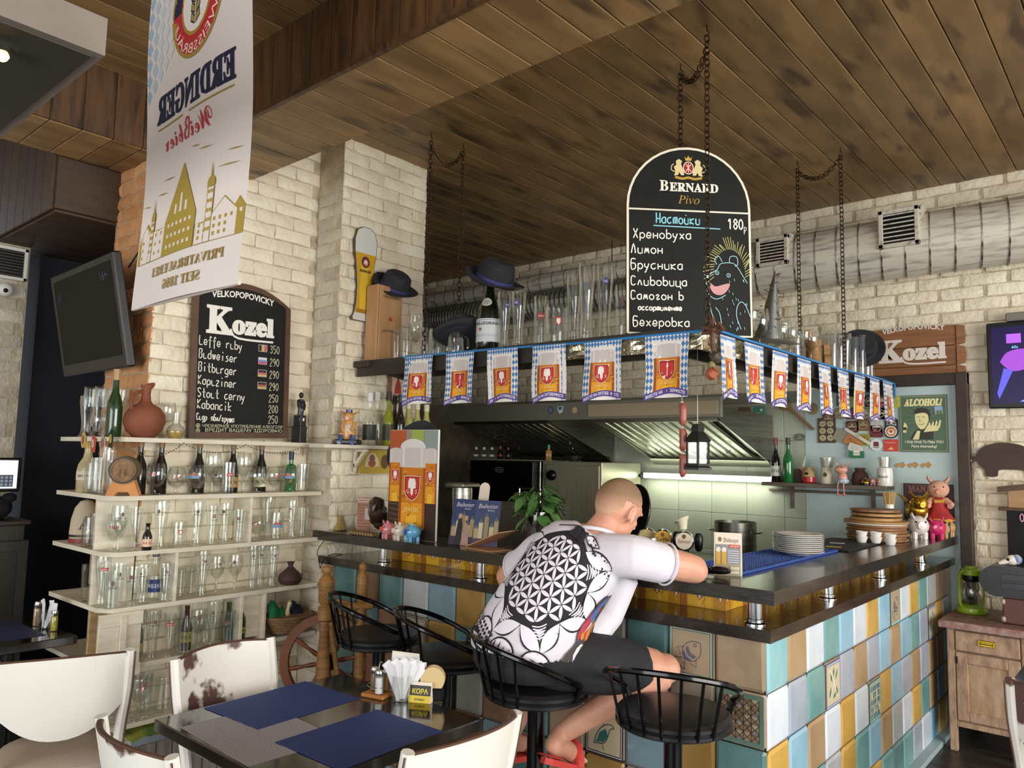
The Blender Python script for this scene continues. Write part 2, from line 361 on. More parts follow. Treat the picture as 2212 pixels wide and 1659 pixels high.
def brick_wall(parent, org, rz, u0, u1, z0, z1, meshes, L=.255, H=.081, holes=(), cap=295):
    n = 0; rest = MB(); T = Matrix.Rotation(rz, 4, 'Z'); j = 0; z = z0+H/2
    while z < z1:
        u = u0+(L/2 if j % 2 else 0)-L*.25
        while u < u1+L*.2:
            a = max(u-L/2, u0); b = min(u+L/2, u1)
            if b-a > .05 and not any(h[0] < (a+b)/2 < h[1] and h[2] < z < h[3] for h in holes):
                sx = (b-a)/L; me = rnd.choice(meshes); p = Vector(org)+T.to_3x3() @ Vector(((a+b)/2, rnd.uniform(-.003, .002), z))
                sg = rnd.choice((1, -1)); ro = rnd.uniform(-.012, .012)
                if n < cap:
                    o = obj('brick', me, parent, p); o.rotation_euler = (0, ro, rz); o.scale = (sx, 1, 1)
                else:
                    TT = Matrix.Translation(p) @ T @ Matrix.Diagonal((sx, 1, 1, 1)); rest.add([TT @ v.co for v in me.vertices], [tuple(q.vertices) for q in me.polygons])
                n += 1
            u += L
        z += H; j += 1
    if rest.v: rest.build('brick_courses', meshes[0].materials[0], parent, kind='stuff')
# pier: box x -3.5..-2.65, y -.03...70
wp = MB().box((-3.5, -.02, 0), (-2.66, .67, 3.62)).build('wall_pier', MOR, kind=S)
brick_wall(wp, (-2.66, 0, 0), PI/2, -.02, .675, .95, 3.62, BM)
brick_wall(wp, (-2.655, -.02, 0), 0, -.24, 0, .2, 3.3, BGm, L=.24)
wl = MB().box((-3.47, -1.02, 0), (-2.91, -.02, 3.62)).build('wall_left', MOR, kind=S)
brick_wall(wl, (-2.91, 0, 0), PI/2, -1.025, -.02, .1, 3.6, BM, cap=290)
brick_wall(wl, (-2.905, -1.02, 0), 0, -.56, 0, 1.0, 3.25, BO)
wb = MB().box((-6.3, 3.1, 0), (5, 3.35, 3.62)).build('wall_back', MOR, kind=S)
brick_wall(wb, (0, 3.1, 0), 0, -6.0, 1.5, 2.2, 3.62, BM, L=.275, H=.084, holes=[(-6.1, .13, 0, 2.2)], cap=290)
brick_wall(wb, (0, 3.1, 0), 0, .15, 1.5, .05, 2.2, BM, L=.275, H=.084, cap=290)
wf = MB().box((-4.7, -5, 0), (-4.45, -1.16, 2.95)).build('wall_far_left', MOR, kind=S)
brick_wall(wf, (-4.45, 0, 0), PI/2, -2.3, -1.17, .9, 2.95, BGm)
MB().box((-4.9, -1.05, 0), (-4.6, .6, 2.95)).build('wall_side_room', mat('dark_opening_surface', 0x2b2d36, .8), kind=S)  # one even dark colour for the walls inside the opening
MB().box((-4.6, -.6, 0), (-3.5, -.5, 2.94)).build('wall_dark_recess', mat('dark_opening_surface', 0), kind=S)
MB().box((-6.3, .67, 0), (-3.35, .8, 3.62)).build('wall_kitchen_side', mat('kitchen_dark_paint', 0x57564e, .7), kind=S)
MB().box((-6.3, .8, 0), (-6.1, 3.1, 3.62)).build('wall_kitchen_left', mat('kitchen_dark_paint', 0), kind=S)
# kitchen wall tiles .3 x .295 from z 0 to 2.1, pale blue paint towards the door post
TIL = mat('grey_wall_tile', 0xb3b7a6, .3, 0, 0xaab09f, 2, rand=.03); BLP = mat('pale_blue_paint', 0xbcd0cf, .5, 0, 0xb2c6c6, 3)
tw = MB().box((-3.9, 3.085, 0), (-.95, 3.1, 2.2)).build('tiled_wall_lining', mat('tile_grout', 0x84877a, .8), wb)
for i in range(10):
    for j in range(7):
        x = -3.69+i*.3025; z = .05+.147+j*.295+.0
        plank('tl', (.299, .008, .2915), TIL, (x, 3.083, z), tw, 'tile')
pb = MB().box((-.95, 3.075, 0), (.075, 3.1, 2.2)).build('painted_wall_panel', BLP, wb)
DB = mat('dark_brown_door_frame', 0x3d2d22, .5, 0, 0x2c1f17, 6, bump=.1)
MB().rbox((.075, 3.02, 0), (.145, 3.1, 2.28), .004).rbox((-.6, 3.03, 2.2), (.145, 3.1, 2.28), .004).build('door_1', DB, kind=S)
# ------------------------------------------------------------------ the bar
bar = thing('bar_counter', 'long corner bar with painted ceramic tiles, dark wooden top and raised ledge on chrome posts', 'bar counter')
MB().box((-2.6, .012, 0), (-.012, .35, 1.0)).box((-.35, .012, 0), (-.012, 3.02, 1.0)).build('body', mat('brown_grout', 0x84705c, .8), bar)
MB().box((-2.64, -.02, 0), (0, .012, .012)).rbox((-.01, 0, 0), (.06, 3.05, .03), .004).build('plinth', mat('pale_blue_curb', 0x9fb4b8, .5), bar)
TC = dict(c=(0x95c6cb, 0x84b9c2), t=(0x689c9e, 0x7caba8), b=(0x88b8d2, 0x98c2d8), w=(0xdde6ee, 0xcdd8e4), o=(0xc69a42, 0xd4ae5e), n=(0xb59a76, 0xa88b67), g=(0xa7abad, 0xb8bcc0),
    G=(0x9ea9b8, 0xb0b8c6), T=(0x54797a, 0x628888), B=(0x7d98a2, 0x6f8d99), r=(0x806048, 0x8f6f54), k=(0xb39d82, 0xa28c72), y=(0x7f8078, 0x8f9086), p=(0xa8884c, 0x98783c), q=(0x8d8478, 0x9c9386))
def tmat(c):
    m = mat('glazed_tile_'+c+('u' if c.isupper() else ''), TC[c][0], .28, 0, TC[c][1], 7, bump=.22, bs=16, rand=.05, coat=.35); return m
tmesh = {}
def tile(c, x, y, z, face):
    if c not in tmesh:
        b = MB(); g = []
        for j in range(4):
            for i in range(4):
                e = i in (0, 3) or j in (0, 3); g.append(((-.097, -.085, .085, .097)[i]+rnd.uniform(-.0012, .0012), -(.001 if e else .0085), (-.097, -.085, .085, .097)[j]+rnd.uniform(-.0012, .0012)))
        b.add(g, [(j*4+i, j*4+i+1, j*4+i+5, j*4+i+4) for j in range(3) for i in range(3)])
        b.box((-.097, -.001, -.097), (.097, .012, .097)); o = b.build('tile', tmat(c), bar, smooth=20); tmesh[c] = o.data
    else: o = obj('tile', tmesh[c], bar)
    o.location = (x, y, z); o.rotation_euler = (0, 0, PI/2 if face == 'r' else rnd.choice((0, 0))); return o
def motif(o, kind, col=0x2f6f6a, edge=0x4a7a70):
    d = Dec(); 
    if kind == 'trellis':
        d.rect(-.092, -.092, .092, .092, 0x5d7d70); d.rect(-.075, -.075, .075, .075, 0x9c8468)
        for i in range(5):
            for j in range(5):
                x, y = -.075+i*.03, -.075+j*.03; q = (0x8b7256, 0xa08a6c, 0x7f7f84, 0x96705a)[(i*3+j*2) % 4]
                d.poly([(x, y), (x+.03, y), (x+.015, y+.015)], q); d.poly([(x, y+.03), (x+.015, y+.015), (x+.03, y+.03)], (0xae9c7e, 0x77685a, 0xb0a88f)[(i+j) % 3])
        d.lines([[(-.075, -.075+i*.03), (-.075+(5-i)*.03, .075)] for i in range(5)]+[[(-.075+i*.03, -.075), (.075, .075-i*.03)] for i in range(1, 5)]+
                [[(-.075, .075-i*.03), (.075-i*.03, -.075)] for i in range(5)]+[[(-.075+i*.03, .075), (.075, -.075+i*.03)] for i in range(1, 5)]+[[(-.075+i*.03, -.075), (-.075+i*.03, .075)] for i in range(6)], .0022, 0x3a3028)
    else:
        d.rect(-.094, -.094, .094, .094, edge); d.rect(-.08, -.08, .08, .08, 0xcabd9c if kind != 'fish' else 0xa8957a)
        d.lines([[(-.086, -.086), (.086, -.086)], [(.086, -.086), (.086, .086)], [(.086, .086), (-.086, .086)], [(-.086, .086), (-.086, -.086)]], .003, 0xe4e2d6)
        if kind == 'fish':
            k = 0x4c4654; T = lambda p: [(.7*(x-y), .7*(x+y)) for x, y in p]
            d.line(T(smooth_line([(.06, 0), (.03, .03), (-.01, .035), (-.045, .01), (-.07, .03), (-.07, -.03), (-.045, -.008), (-.01, -.033), (.03, -.03), (.06, 0)])), .003, k)
            d.poly(T([(.01, .028), (-.03, .02), (-.045, 0), (-.03, -.02), (.01, -.028), (.0, 0)]), 0x6d6876)
            for q in range(4): d.line(T([(.0-q*.012, .026-q*.003), (-.01-q*.012, 0), (.0-q*.012, -.026+q*.003)]), .0022, 0xd8ccb4 if q % 2 else k)
            d.ring(*T([(.035, .008)])[0], .006, .006, .002, k); d.lines([T([(.0, -.033), (-.02, -.055), (-.03, -.03)]), T([(-.01, .035), (-.03, .05), (-.04, .02)])], .002, k)
        elif kind == 'leaf':
            for s in (-1, 1): d.line([(-.05*s, -.06), (.045*s, .065)], .005, 0xf0efe6)
            d.many([[(x+.014*math.cos(a)*1, y+.014*math.sin(a)) if 0 else (x+L*math.cos(a), y+L*math.sin(a)), (x+.008*math.cos(a+1.57), y+.008*math.sin(a+1.57)), (x-L*math.cos(a), y-L*math.sin(a)), (x-.008*math.cos(a+1.57), y-.008*math.sin(a+1.57))] for x, y, a, L in ((-.03, .03, 2, .022), (.035, .035, 1, .026), (-.045, -.03, 1.2, .024), (.04, -.035, 2, .022), (0, .05, 1.5, .018), (.01, -.05, .6, .02))], col)
        elif kind == 'grid':
            for i in range(4):
                for j in range(5): d.rect(-.075+i*.038, -.078+j*.032, -.075+i*.038+.03, -.078+j*.032+.024, (0x4f9fa0, 0xcfc4a8, 0x7a86a8, 0x5da0ae)[(i*2+j*3) % 4])
            d.lines([[(-.07, -.07), (.02, .01)], [(.07, -.07), (-.02, .03)], [(0, -.07), (0, .07)]], .004, 0xefeee2)
        else:
            d.line(smooth_line([(-.05, -.05), (-.03, 0), (0, .03), (.03, .04), (.05, .03), (.03, .02), (.02, -.01), (0, -.04), (-.05, -.05)]), .004, 0x2c4a4c); d.poly([(-.04, -.045), (-.02, .0), (.01, .02), (.02, -.01), (0, -.035)], col)
            d.line([(-.01, -.04), (0, -.07)], .003, 0x54463a); d.line(smooth_line([(.0, .03), (-.02, .06), (-.05, .05)]), .003, 0x2c4a4c)
    d.build('motif', XZ(-.0092), o, eps=.00025)
RROWS = ['cnwtbwobFwotgkn', 'wGtLGnGbnbtGDoG', 'obnwowQobGnGnnb', 'gwtgotbngwotnbo', 'tonbGwotTtGwbon'][:5]
MK = dict(F=('fish', 'k'), L=('leaf', 'k'), D=('leaf', 'k'), Q=('grid', 'k'), V=('bird', 'k'), X=('trellis', 'k'))
for j, row in enumerate(RROWS):
    for i, c in enumerate(row):
        m = MK.get(c); o = tile(m[1] if m else c, -.001, .1+.2*i, .902-.2*j+.002, 'r')
        if m: motif(o, m[0], edge={'L': 0x6f78a8, 'Q': 0x4f9fa0, 'F': 0x5a9a98, 'D': 0x6f78a8}.get(c, 0x4a7a70))
FROWS = ['kFTyBqTpBgTrT', 'XqkrTqyTpDrBp', 'TpBVkTrypTrqT', 'rBqpkTBrTqyTp', 'kTyrqBTpTyrqT']
for j, row in enumerate(FROWS):
    for i, c in enumerate(row):
        m = MK.get(c); o = tile(m[1] if m else c, -.1-.2*i, .001, .902-.2*j+.002, 'f')
        if m: motif(o, m[0], edge={'V': 0x3c3a48, 'D': 0x6a7a74}.get(c, 0x4a7264))
def Lslab(x0, yo, xo, y1, wf_, wr, z0, z1, r=.006):   # front strip + right strip as one slab
    p = [(x0, yo), (xo, yo), (xo, y1), (xo-wr, y1), (xo-wr, yo+wf_), (x0, yo+wf_)]
    return MB().prism(p, z0, z1)
lo = Lslab(-2.645, -.05, .037, 3.03, .45, .45, 1.0, 1.045); lo.box((-2.70, -.05, 1.0), (-2.645, -.034, 1.045)); lo.build('counter_top', DWD, bar)
up = Lslab(-2.645, -.05, .052, 3.07, .33, .56, 1.135, 1.187); up.box((-2.77, -.05, 1.135), (-2.645, -.034, 1.187)); up.build('raised_ledge', DWD, bar)
pst = None
for (x, y) in [(-.055, .03), (-.045, .8), (-.05, 1.63), (-.055, 2.53), (-2.2, .03), (-1.46, .03), (-.75, .05)]:
    if pst is None:
        pst = MB().cyl((0, 0, 1.045), (0, 0, 1.135), .027, n=20).build('post', CHR, bar); fl_ = MB().lathe([(.04, 1.045), (.04, 1.049), (.031, 1.054), (.031, 1.066), (.028, 1.068)], 20).build('flange', CHR, pst); pst.location = (x, y, 0)
    else:
        q = pst.copy(); COL.objects.link(q); q.location = (x, y, 0); f2 = fl_.copy(); COL.objects.link(f2); f2.parent = q
def strip(L, name, fn, seed):
    r = random.Random(seed); d = Dec(); n = int(L/.2); d.rect(0, 0, L, .088, 0xc8941f, int(L/.1), 1)
    for i in range(n):
        x = i*.2
        d.rect(x+.17, 0, x+.2, .088, 0x9c5e1e); d.rect(x+.0, 0, x+.05, .088, 0xb9801c); d.rect(x+.06, .0, x+.165, .088, 0xdca62a)
        for _ in range(16): 
            cx, cy = x+r.uniform(.005, .195), r.uniform(.006, .08); d.line(smooth_line([(cx, cy-.012), (cx+r.uniform(-.01, .01), cy), (cx+r.uniform(-.008, .008), cy+.012)]), r.uniform(.002, .005), r.choice((0xe6bd4a, 0x8f4f16, 0xf0cf62, 0xa8621a, 0xc77c22)))
        for (cx, s) in ((x+.112, 1), (x+.02, .6)):
            d.poly([(cx-.018*s, .072), (cx+.018*s, .072), (cx+.018*s, .05), (cx, .028), (cx-.018*s, .05)], 0x7a2a1c); d.poly([(cx-.009*s, .066), (cx+.009*s, .066), (cx+.011*s, .046), (cx+.003, .044), (cx+.003, .034), (cx-.003, .034), (cx-.003, .044), (cx-.011*s, .046)], 0xf2e6dc)
        d.line([(x, 0), (x, .088)], .0015, 0x4a2a10)
    o = d.build('printed_strip', fn, bar)
strip(2.0, 's', lambda u, v, l: (-.24-u, .17-l, 1.047+v), 1); strip(2.8, 's', lambda u, v, l: (-.24+l, .17+u, 1.047+v), 2)
MB().box((-2.3, .171, 1.045), (-.24, .18, 1.135)).box((-.25, .18, 1.045), (-.241, 3.0, 1.135)).build('strip_backing', mat('ochre_card', 0xa87a28, .7), bar)
# ------------------------------------------------------------------ hanging shelf over the bar
hs = thing('hanging_shelf', 'dark wooden corner shelf hanging on chains over the bar, lined with glasses', 'shelf', (-.46, .32, 2.18))
hx, hy, hz = -.46, .32, 2.18
BRD = mat('dark_shelf_board', 0x3a322a, .5, 0, 0x2b2520, 5, bump=.15, bs=20, stretch=(1, 1, 1))
def loc(b, o=(hx, hy, hz)): b.v = [v-Vector(o) for v in b.v]; return b
loc(Lslab(-2.63, .12, -.32, 3.07, .38, .28, 2.19, 2.215)).build('shelf_board', BRD, hs)
loc(MB().box((-2.63, .12, 2.12), (-.34, .14, 2.19)).box((-.34, .12, 2.12), (-.32, 3.07, 2.19)).box((-2.63, .46, 2.14), (-.6, .48, 2.19)).box((-.6, .46, 2.14), (-.58, 3.07, 2.19))).build('edge_rail', BRD, hs)
loc(MB().rbox((-2.64, .1, 2.175), (-2.5, .5, 2.215), .004).prism([(.12, 2.19), (.5, 2.19), (.5, 2.13)], -2.63, -2.6, T=Matrix(((0, 0, 1, 0), (1, 0, 0, 0), (0, 1, 0, 0), (0, 0, 0, 1))))).build('bracket', BRD, hs)
FOI = mat('crumpled_foil', 0xcfc9b0, .22, 1, bump=1.0, bs=30)
f = MB(); g = [[(-1.05+i*.04, .118-rnd.uniform(.003, .018), 2.115+j*.02) for i in range(19)]+[(-.318+rnd.uniform(.003, .018), .12+i*.04, 2.115+j*.02) for i in range(16)] for j in range(5)]
f.add([p for r_ in g for p in r_], [(j*35+i, j*35+i+1, (j+1)*35+i+1, (j+1)*35+i) for j in range(4) for i in range(34)]); loc(f).build('foil_wrap', FOI, hs, smooth=0)
LK = mat('rusty_chain', 0x4a3424, .45, .7, 0x2a1c14, 40)
def link_mesh(r=.0125, w=.0028, L=.036):
    n = 12; pts = [(r*math.cos(2*PI*i/n), 0, (L/2-r)*(1 if math.sin(2*PI*i/n) > 0 else -1)+r*math.sin(2*PI*i/n)) for i in range(n)]
    return MB().tube(pts, w, 5, closed=True)
LM = link_mesh()
def chain(name, p0, p1, parent, m=LK, sag=0, scale=1, pitch=.028, o=(hx, hy, hz)):
    p0, p1 = Vector(p0), Vector(p1); L = (p1-p0).length*(1+sag*2.2); n = max(2, int(L/(pitch*scale))); b = MB(); P = []
    for i in range(n+1): t = i/n; P.append(p0.lerp(p1, t)-Vector((0, 0, sag*(p1-p0).length*4*t*(1-t))))
    for i in range(n):
        d = P[i+1]-P[i]; u, v, w_ = frame(d); M = Matrix((u, v, w_)).transposed().to_4x4(); M = Matrix.Translation((P[i]+P[i+1])/2-Vector(o)) @ M @ Matrix.Rotation(PI/2*(i % 2)+.5, 4, 'Z') @ Matrix.Scale(scale, 4)
        b.add([M @ q for q in LM.v], LM.f)
    return b.build(name, m, parent)
CH = [(-.344, .234), (-.604, .471), (-2.189, .271), (-2.145, .506), (-.606, 2.045), (-.317, 1.986)]
for (x, y) in CH:
    chain('chain', (x, y, 3.56), (x, y, 2.215), hs)
    loc(MB().tube([(x, y, 3.62), (x, y, 3.585), (x+.012, y, 3.57), (x, y, 3.555), (x-.01, y, 3.565)], .0025, 6)).build('ceiling_hook', BLK, hs)
chain('chain', (*CH[0], 3.5), (*CH[1], 3.56), hs, sag=.25); chain('chain', (*CH[2], 3.54), (*CH[3], 3.56), hs, sag=.45); chain('chain', (*CH[4], 3.54), (*CH[5], 3.55), hs, sag=.3)
for (x, y) in ((-1.95, .3), (-1.45, .3), (-.9, .3), (-.46, 1.2), (-.46, 2.2)):
    s = loc(MB().lathe([(.036, 2.178), (.036, 2.19)], 16, c=(x, y, 0))).build('spotlight', CHR, hs); loc(MB().lathe([(.0, 2.176), (.026, 2.177)], 16, c=(x, y, 0))).build('lamp_disc', mat('lit_lamp', 0xfff0c0, emit=9), s)
# bunting
bt = thing('bunting', 'blue cord of beer mug pennants strung along the hanging shelf', 'bunting', (-.33, .1, 2.2))
bo = (-.33, .1, 2.2)
cord = [Vector((-2.6, .1, 2.255)), Vector((-1.5, .1, 2.2)), Vector((-.33, .095, 2.215)), Vector((-.3, .12, 2.22)), Vector((-.3, 1.2, 2.19)), Vector((-.3, 2.2, 2.195)), Vector((-.3, 3.04, 2.215)), Vector((-.3, 3.06, 2.12))]
P0 = [at(p[0], p[1], 'y', .095) for p in ((875, 772), (965, 765), (1055, 757), (1150, 750), (1265, 742), (1395, 728), (1530, 716))]
P1 = [at(p[0], p[1], 'x', -.3) for p in ((1556, 717), (1609, 735), (1669, 753), (1722, 770), (1768, 784), (1809, 797), (1846, 806), (1879, 814), (1907, 821), (1932, 830))]
cl = P0+P1+[P1[-1]+Vector((0, .01, -.1))]
b = MB().tube([p+Vector((0, 0, .004)) for p in cl], .006, 6); b.tube([P0[0], P0[0]+Vector((-.04, 0, .01)), P0[0]+Vector((.02, -.005, -.01)), P0[0]+Vector((.07, -.01, -.05))], .004, 5)
loc(b, bo).build('cord', mat('blue_cord', 0x2f83c4, .5), bt)
def spaten(d, cx, cy, s):     # red shield with white spade
    q = [(-.5, .55), (.5, .55), (.5, -.05), (.42, -.3), (.25, -.5), (0, -.62), (-.25, -.5), (-.42, -.3), (-.5, -.05)]
    d.poly([(cx+x*s*1.12, cy+y*s*1.1) for x, y in q], 0xf3ead2); d.poly([(cx+x*s*1.06, cy+y*s*1.05) for x, y in q], 0xa01c1c); d.poly([(cx+x*s*.92, cy+y*s*.94) for x, y in q], 0xc8322a)
    d.poly([(cx+x*s, cy+y*s) for x, y in [(-.2, .45), (-.1, .5), (0, .44), (.1, .5), (.2, .45), (.26, .3), (.27, -.02), (.1, -.04), (.08, -.3), (.0, -.42), (-.08, -.3), (-.1, -.04), (-.27, -.02), (-.26, .3)]], 0xf7f1ea)
    d.text('G', cx-s*.3, cy-s*.3, s*.22, 0xf7f1ea, res=1); d.text('S', cx+s*.3, cy-s*.3, s*.22, 0xf7f1ea, res=1)
def mug(d, x0, x1, y0, y1, seed=1, name=True):
    r = random.Random(seed); W_ = x1-x0; H = y1-y0; yb = y0+H*.72; cx = (x0+x1)/2
    d.poly([(x0, yb), (x1, yb), (x1-.0*W_, y1-H*.05)]+arc(cx, y1-H*.05, W_/2, H*.05, 0, 180, 8)[1:], 0xcfc6c2); d.rect(x0+W_*.1, yb+.02*H, x0+W_*.16, y1-H*.03, 0xe9e4e2); d.rect(x1-W_*.2, yb+.02*H, x1-W_*.12, y1-H*.03, 0xe0dad8)
    d.poly([(x0-.01*W_, y0), (x1+.01*W_, y0), (x1, yb), (x0, yb)], 0xd07a14); d.rect(x0+.1*W_, y0, x1-.1*W_, y0+H*.3, 0xe8a01e); d.rect(x0+.3*W_, y0, x1-.3*W_, y0+H*.16, 0xf4bf30)
    d.rect(x0, y0+.0*H, x0+.09*W_, yb-.0*H, 0x9a4a10); d.rect(x1-.09*W_, y0, x1, yb, 0xa85414)
    for k in range(26):
        a, c = r.uniform(x0+.08*W_, x1-.08*W_), r.uniform(y0+.02*H, yb-.03*H)
        d.line(smooth_line([(a-W_*.06, c), (a, c+r.uniform(-.03, .03)*H), (a+W_*.06, c+r.uniform(-.01, .02)*H)], 2), r.uniform(.006, .014)*H, r.choice((0xf7cc45, 0xb4600f, 0xf0a92a, 0x8e410c, 0xe28d1c)))
    spaten(d, cx, y0+H*.48, W_*.55)
    if name: d.text('SPATEN', cx, y0+H*.2, H*.045, 0xf8e7a0, mw=W_*.55, res=1)
def flag_dec():
    d = Dec(); w, h = .1, .27
    d.rect(-w, -h, w, 0, 0xe9e4df, 4, 8)
    d.many([[(x, y-.0155), (x+.0085, y), (x, y+.0155), (x-.0085, y)] for i in range(12) for j in range(9) for x, y in [(-w+.009+i*.0166, -.012-j*.0305)] if (i < 2 or i > 9 or j == 0)], 0x3f78b4)
    d.rect(-.064, -h, .064, -.032, 0xefeae6); mug(d, -.062, .062, -.252, -.036, 4)
    wv = lambda t: -.245+.012*math.sin(t*5.2-1.2)+.014*t
    top = [(-w+2*w*i/12, wv(i/12)) for i in range(13)]; d.many([[(top[i][0], top[i][1]-.027), (top[i+1][0], top[i+1][1]-.027), top[i+1], top[i]] for i in range(12)], 0x53408c)
    d.text('ВМЕСТЕ НА ОКТОБЕРФЕСТЕ!', 0, 0, .013, 0xf4f0f8, mw=.182, bold=.02, fn=lambda x, y: (x, wv((x+w)/(2*w))-.02+y), res=1)
    return d
FD = flag_dec()
def flag(p, q, k, tilt=0):
    p, q = Vector(p), Vector(q); c = (p+q)/2; w_ = (q-p).length; a = math.atan2(q.y-p.y, q.x-p.x)
    if k not in FMESH:
        ph = k*1.7; o = FD.build('flag', lambda u, v, l: (u*(1+.03*math.sin(v*20+ph)), -l+.006*math.sin(u*30+ph)*min(1, -v*9)+.012*math.sin(v*8+ph)*(-v*3), v), bt, print_mat('pennant_print', .6), eps=.0003, cut=(.025, .03)); FMESH[k] = o.data
    else: o = obj('flag', FMESH[k], bt)
    o.location = c-Vector(bo); o.rotation_euler = (tilt, 0, a); o.scale = (w_/.2, 1, 1)
FMESH = {}
for i, (a, c, t) in enumerate([(875, 935, 772), (965, 1023, 765), (1053, 1118, 757), (1150, 1223, 749), (1263, 1343, 741), (1395, 1487, 728)]):
    flag(at(a, t, 'y', .088), at(c, t-(c-a)*.09, 'y', .088), i % 4)
for i, (a, c, t) in enumerate([(1556, 1588, 722), (1609, 1648, 738), (1669, 1702, 756), (1722, 1752, 772), (1768, 1794, 786), (1809, 1832, 798), (1846, 1868, 808), (1879, 1900, 815), (1907, 1928, 822)]):
    pa, pc = at(a, t, 'x', -.292), at(c, t+(c-a)*.3, 'x', -.292); pa.z = pc.z = (pa.z+pc.z)/2; flag(pa, pc, i % 4)
# ------------------------------------------------------------------ boards with writing
CHB = mat('chalkboard_black', 0x141513, .6, 0, 0x1b1c1a, 4, spec=.25); 
bd = (RT*Vector((1, 1, 0))).normalized(); ang = math.atan2(bd.y, bd.x)+R(4)
bh = .915; c1_ = at(1490, 728, 'z', 2.218); c0 = at(1490, 727, 'z', 2.229); ks = (c0-CAMP).length/(c1_-CAMP).length
sb = thing('chalkboard_sign', 'round-topped black menu board with crest and chalk bear, standing on the hanging shelf corner', 'sign', c0, rot=(R(-2), 0, ang)); sb.scale = (ks, ks, ks)
def round_top(w, h, n=20, inset=0): r = w/2-inset; return [(-r, inset), (r, inset)]+[(r*math.cos(PI*i/n), h-w/2+r*math.sin(PI*i/n)) for i in range(n+1)]
TX = Matrix(((1, 0, 0, 0), (0, 0, -1, 0), (0, 1, 0, 0), (0, 0, 0, 1)))     # (x,y)->(x,z), depth to -y
bw = abs((at(1626, 733, 'z', 2.218)-at(1357, 726, 'z', 2.218)).length) if 0 else .595
MB().prism(round_top(bw, bh), -.006, .006, T=TX).build('panel', CHB, sb)
d = Dec(); o_ = round_top(bw, bh, inset=.006); d.line(o_+[o_[0]], .011, 0xe6dfca); d.line([(-bw/2+.01, .60), (bw/2-.01, .60)], .008, 0xe6dfca)
d.build('frame_line', lambda u, v, l: (u, -.0065-l*2, v), sb)
d = Dec(); C_ = 0xece6d6
for s in (-1, 1):                  # crest: two rampant lions, oval shield, crown, ribbon
    q = [(.02, .79), (.035, .83), (.03, .845), (.045, .855), (.06, .845), (.058, .825), (.07, .815), (.062, .79), (.07, .772), (.05, .775), (.045, .79), (.035, .775), (.022, .775)]
    d.poly([(s*x, y) for x, y in q], 0xd9c690); d.line(smooth_line([(s*.062, .79), (s*.082, .8), (s*.08, .82), (s*.07, .83)]), .004, 0xd9c690)
d.ell(0, .812, .026, .032, 0xe9dfc8); d.ell(0, .812, .022, .028, 0x9a2020)
d.lines([[(-.012, .795), (.012, .83)], [(.012, .795), (-.012, .83)], [(0, .79), (0, .834)]], .003, 0xf0e8d8)
d.poly([(-.014, .848), (-.018, .868), (-.008, .858), (0, .874), (.008, .858), (.018, .868), (.014, .848)], 0xc8a24a); d.line(smooth_line([(-.065, .765), (-.03, .758), (0, .764), (.03, .758), (.065, .765)]), .012, 0xb8923a)
d.text('𝐁', -.118, .695, .052, C_, bold=.008, mw=.042); d.text('𝐄𝐑𝐍𝐀𝐑𝐃', .026, .695, .042, C_, bold=.02, mw=.235); d.text('𝑃𝑖𝑣𝑜', 0, .635, .04, 0xb08c3c)
d.hand('Настойки', -.16, .535, .05, 0x8fd0dc, .006, .52); d.line([(-.17, .522), (.15, .518)], .005, 0x8fd0dc); d.hand('180', .185, .52, .05, 0xf4efe2, .006, .5); d.hand('₽', .262, .505, .026, 0xf4efe2, .003, .6)
for t, y, x, h in (('Хреновуха', .458, -.27, .046), ('Лимон', .385, -.28, .046), ('Брусника', .31, -.28, .046), ('Сливовица', .232, -.28, .044), ('Самогон в', .165, -.28, .042), ('ассортименте', .115, -.245, .028), ('Бехеровка', .04, -.27, .044)):
    d.hand(t, x, y, h, 0xf1ecdf, .0052, .66 if len(t) < 11 else .6, slope=.015)
yl = 0xc9c27a; r_ = random.Random(3)
d.lines([[(.19+.075*math.cos(R(a)), .3+.12*math.sin(R(a))), (.19+(.1+r_.uniform(0, .03))*math.cos(R(a+8)), .3+(.15+r_.uniform(0, .035))*math.sin(R(a+8)))] for a in range(-5, 190, 6)], .0028, yl)
bl = 0x9cc8d2
for p in ([(.09, .23), (.075, .27), (.1, .3), (.13, .32), (.15, .35), (.2, .355), (.225, .34), (.25, .3), (.275, .26)], [(.13, .345), (.12, .37), (.14, .385), (.155, .36)], [(.19, .355), (.195, .385), (.225, .385), (.23, .35), (.215, .34)],
          [(.08, .22), (.1, .19), (.13, .18), (.17, .2)], [(.09, .18), (.1, .12), (.125, .05)], [(.24, .04), (.22, .1), (.225, .15), (.245, .17), (.265, .15), (.285, .1)], [(.12, .14), (.14, .11), (.15, .04)]): d.line(smooth_line(p), .0035, bl)
for cx, cy in ((.13, .305), (.185, .295)): d.ring(cx, cy, .009, .009, .003, bl); d.ell(cx, cy, .003, .003, bl)
d.ell(.085, .285, .01, .007, bl); d.poly(smooth_line([(.09, .265), (.12, .24), (.16, .25), (.19, .255), (.18, .225), (.15, .2), (.115, .205), (.095, .235), (.09, .265)]), 0xc98f8f)
d.lines([[(r_.uniform(.16, .27), y_), (0, 0)] for y_ in ()], .002, bl)
for _ in range(26): a, b_ = r_.uniform(.15, .27), r_.uniform(.04, .28); d.line([(a, b_), (a+.003, b_-.012)], .0022, bl)
d.build('chalk_writing', lambda u, v, l: (u, -.0075-l, v), sb, eps=.00012)
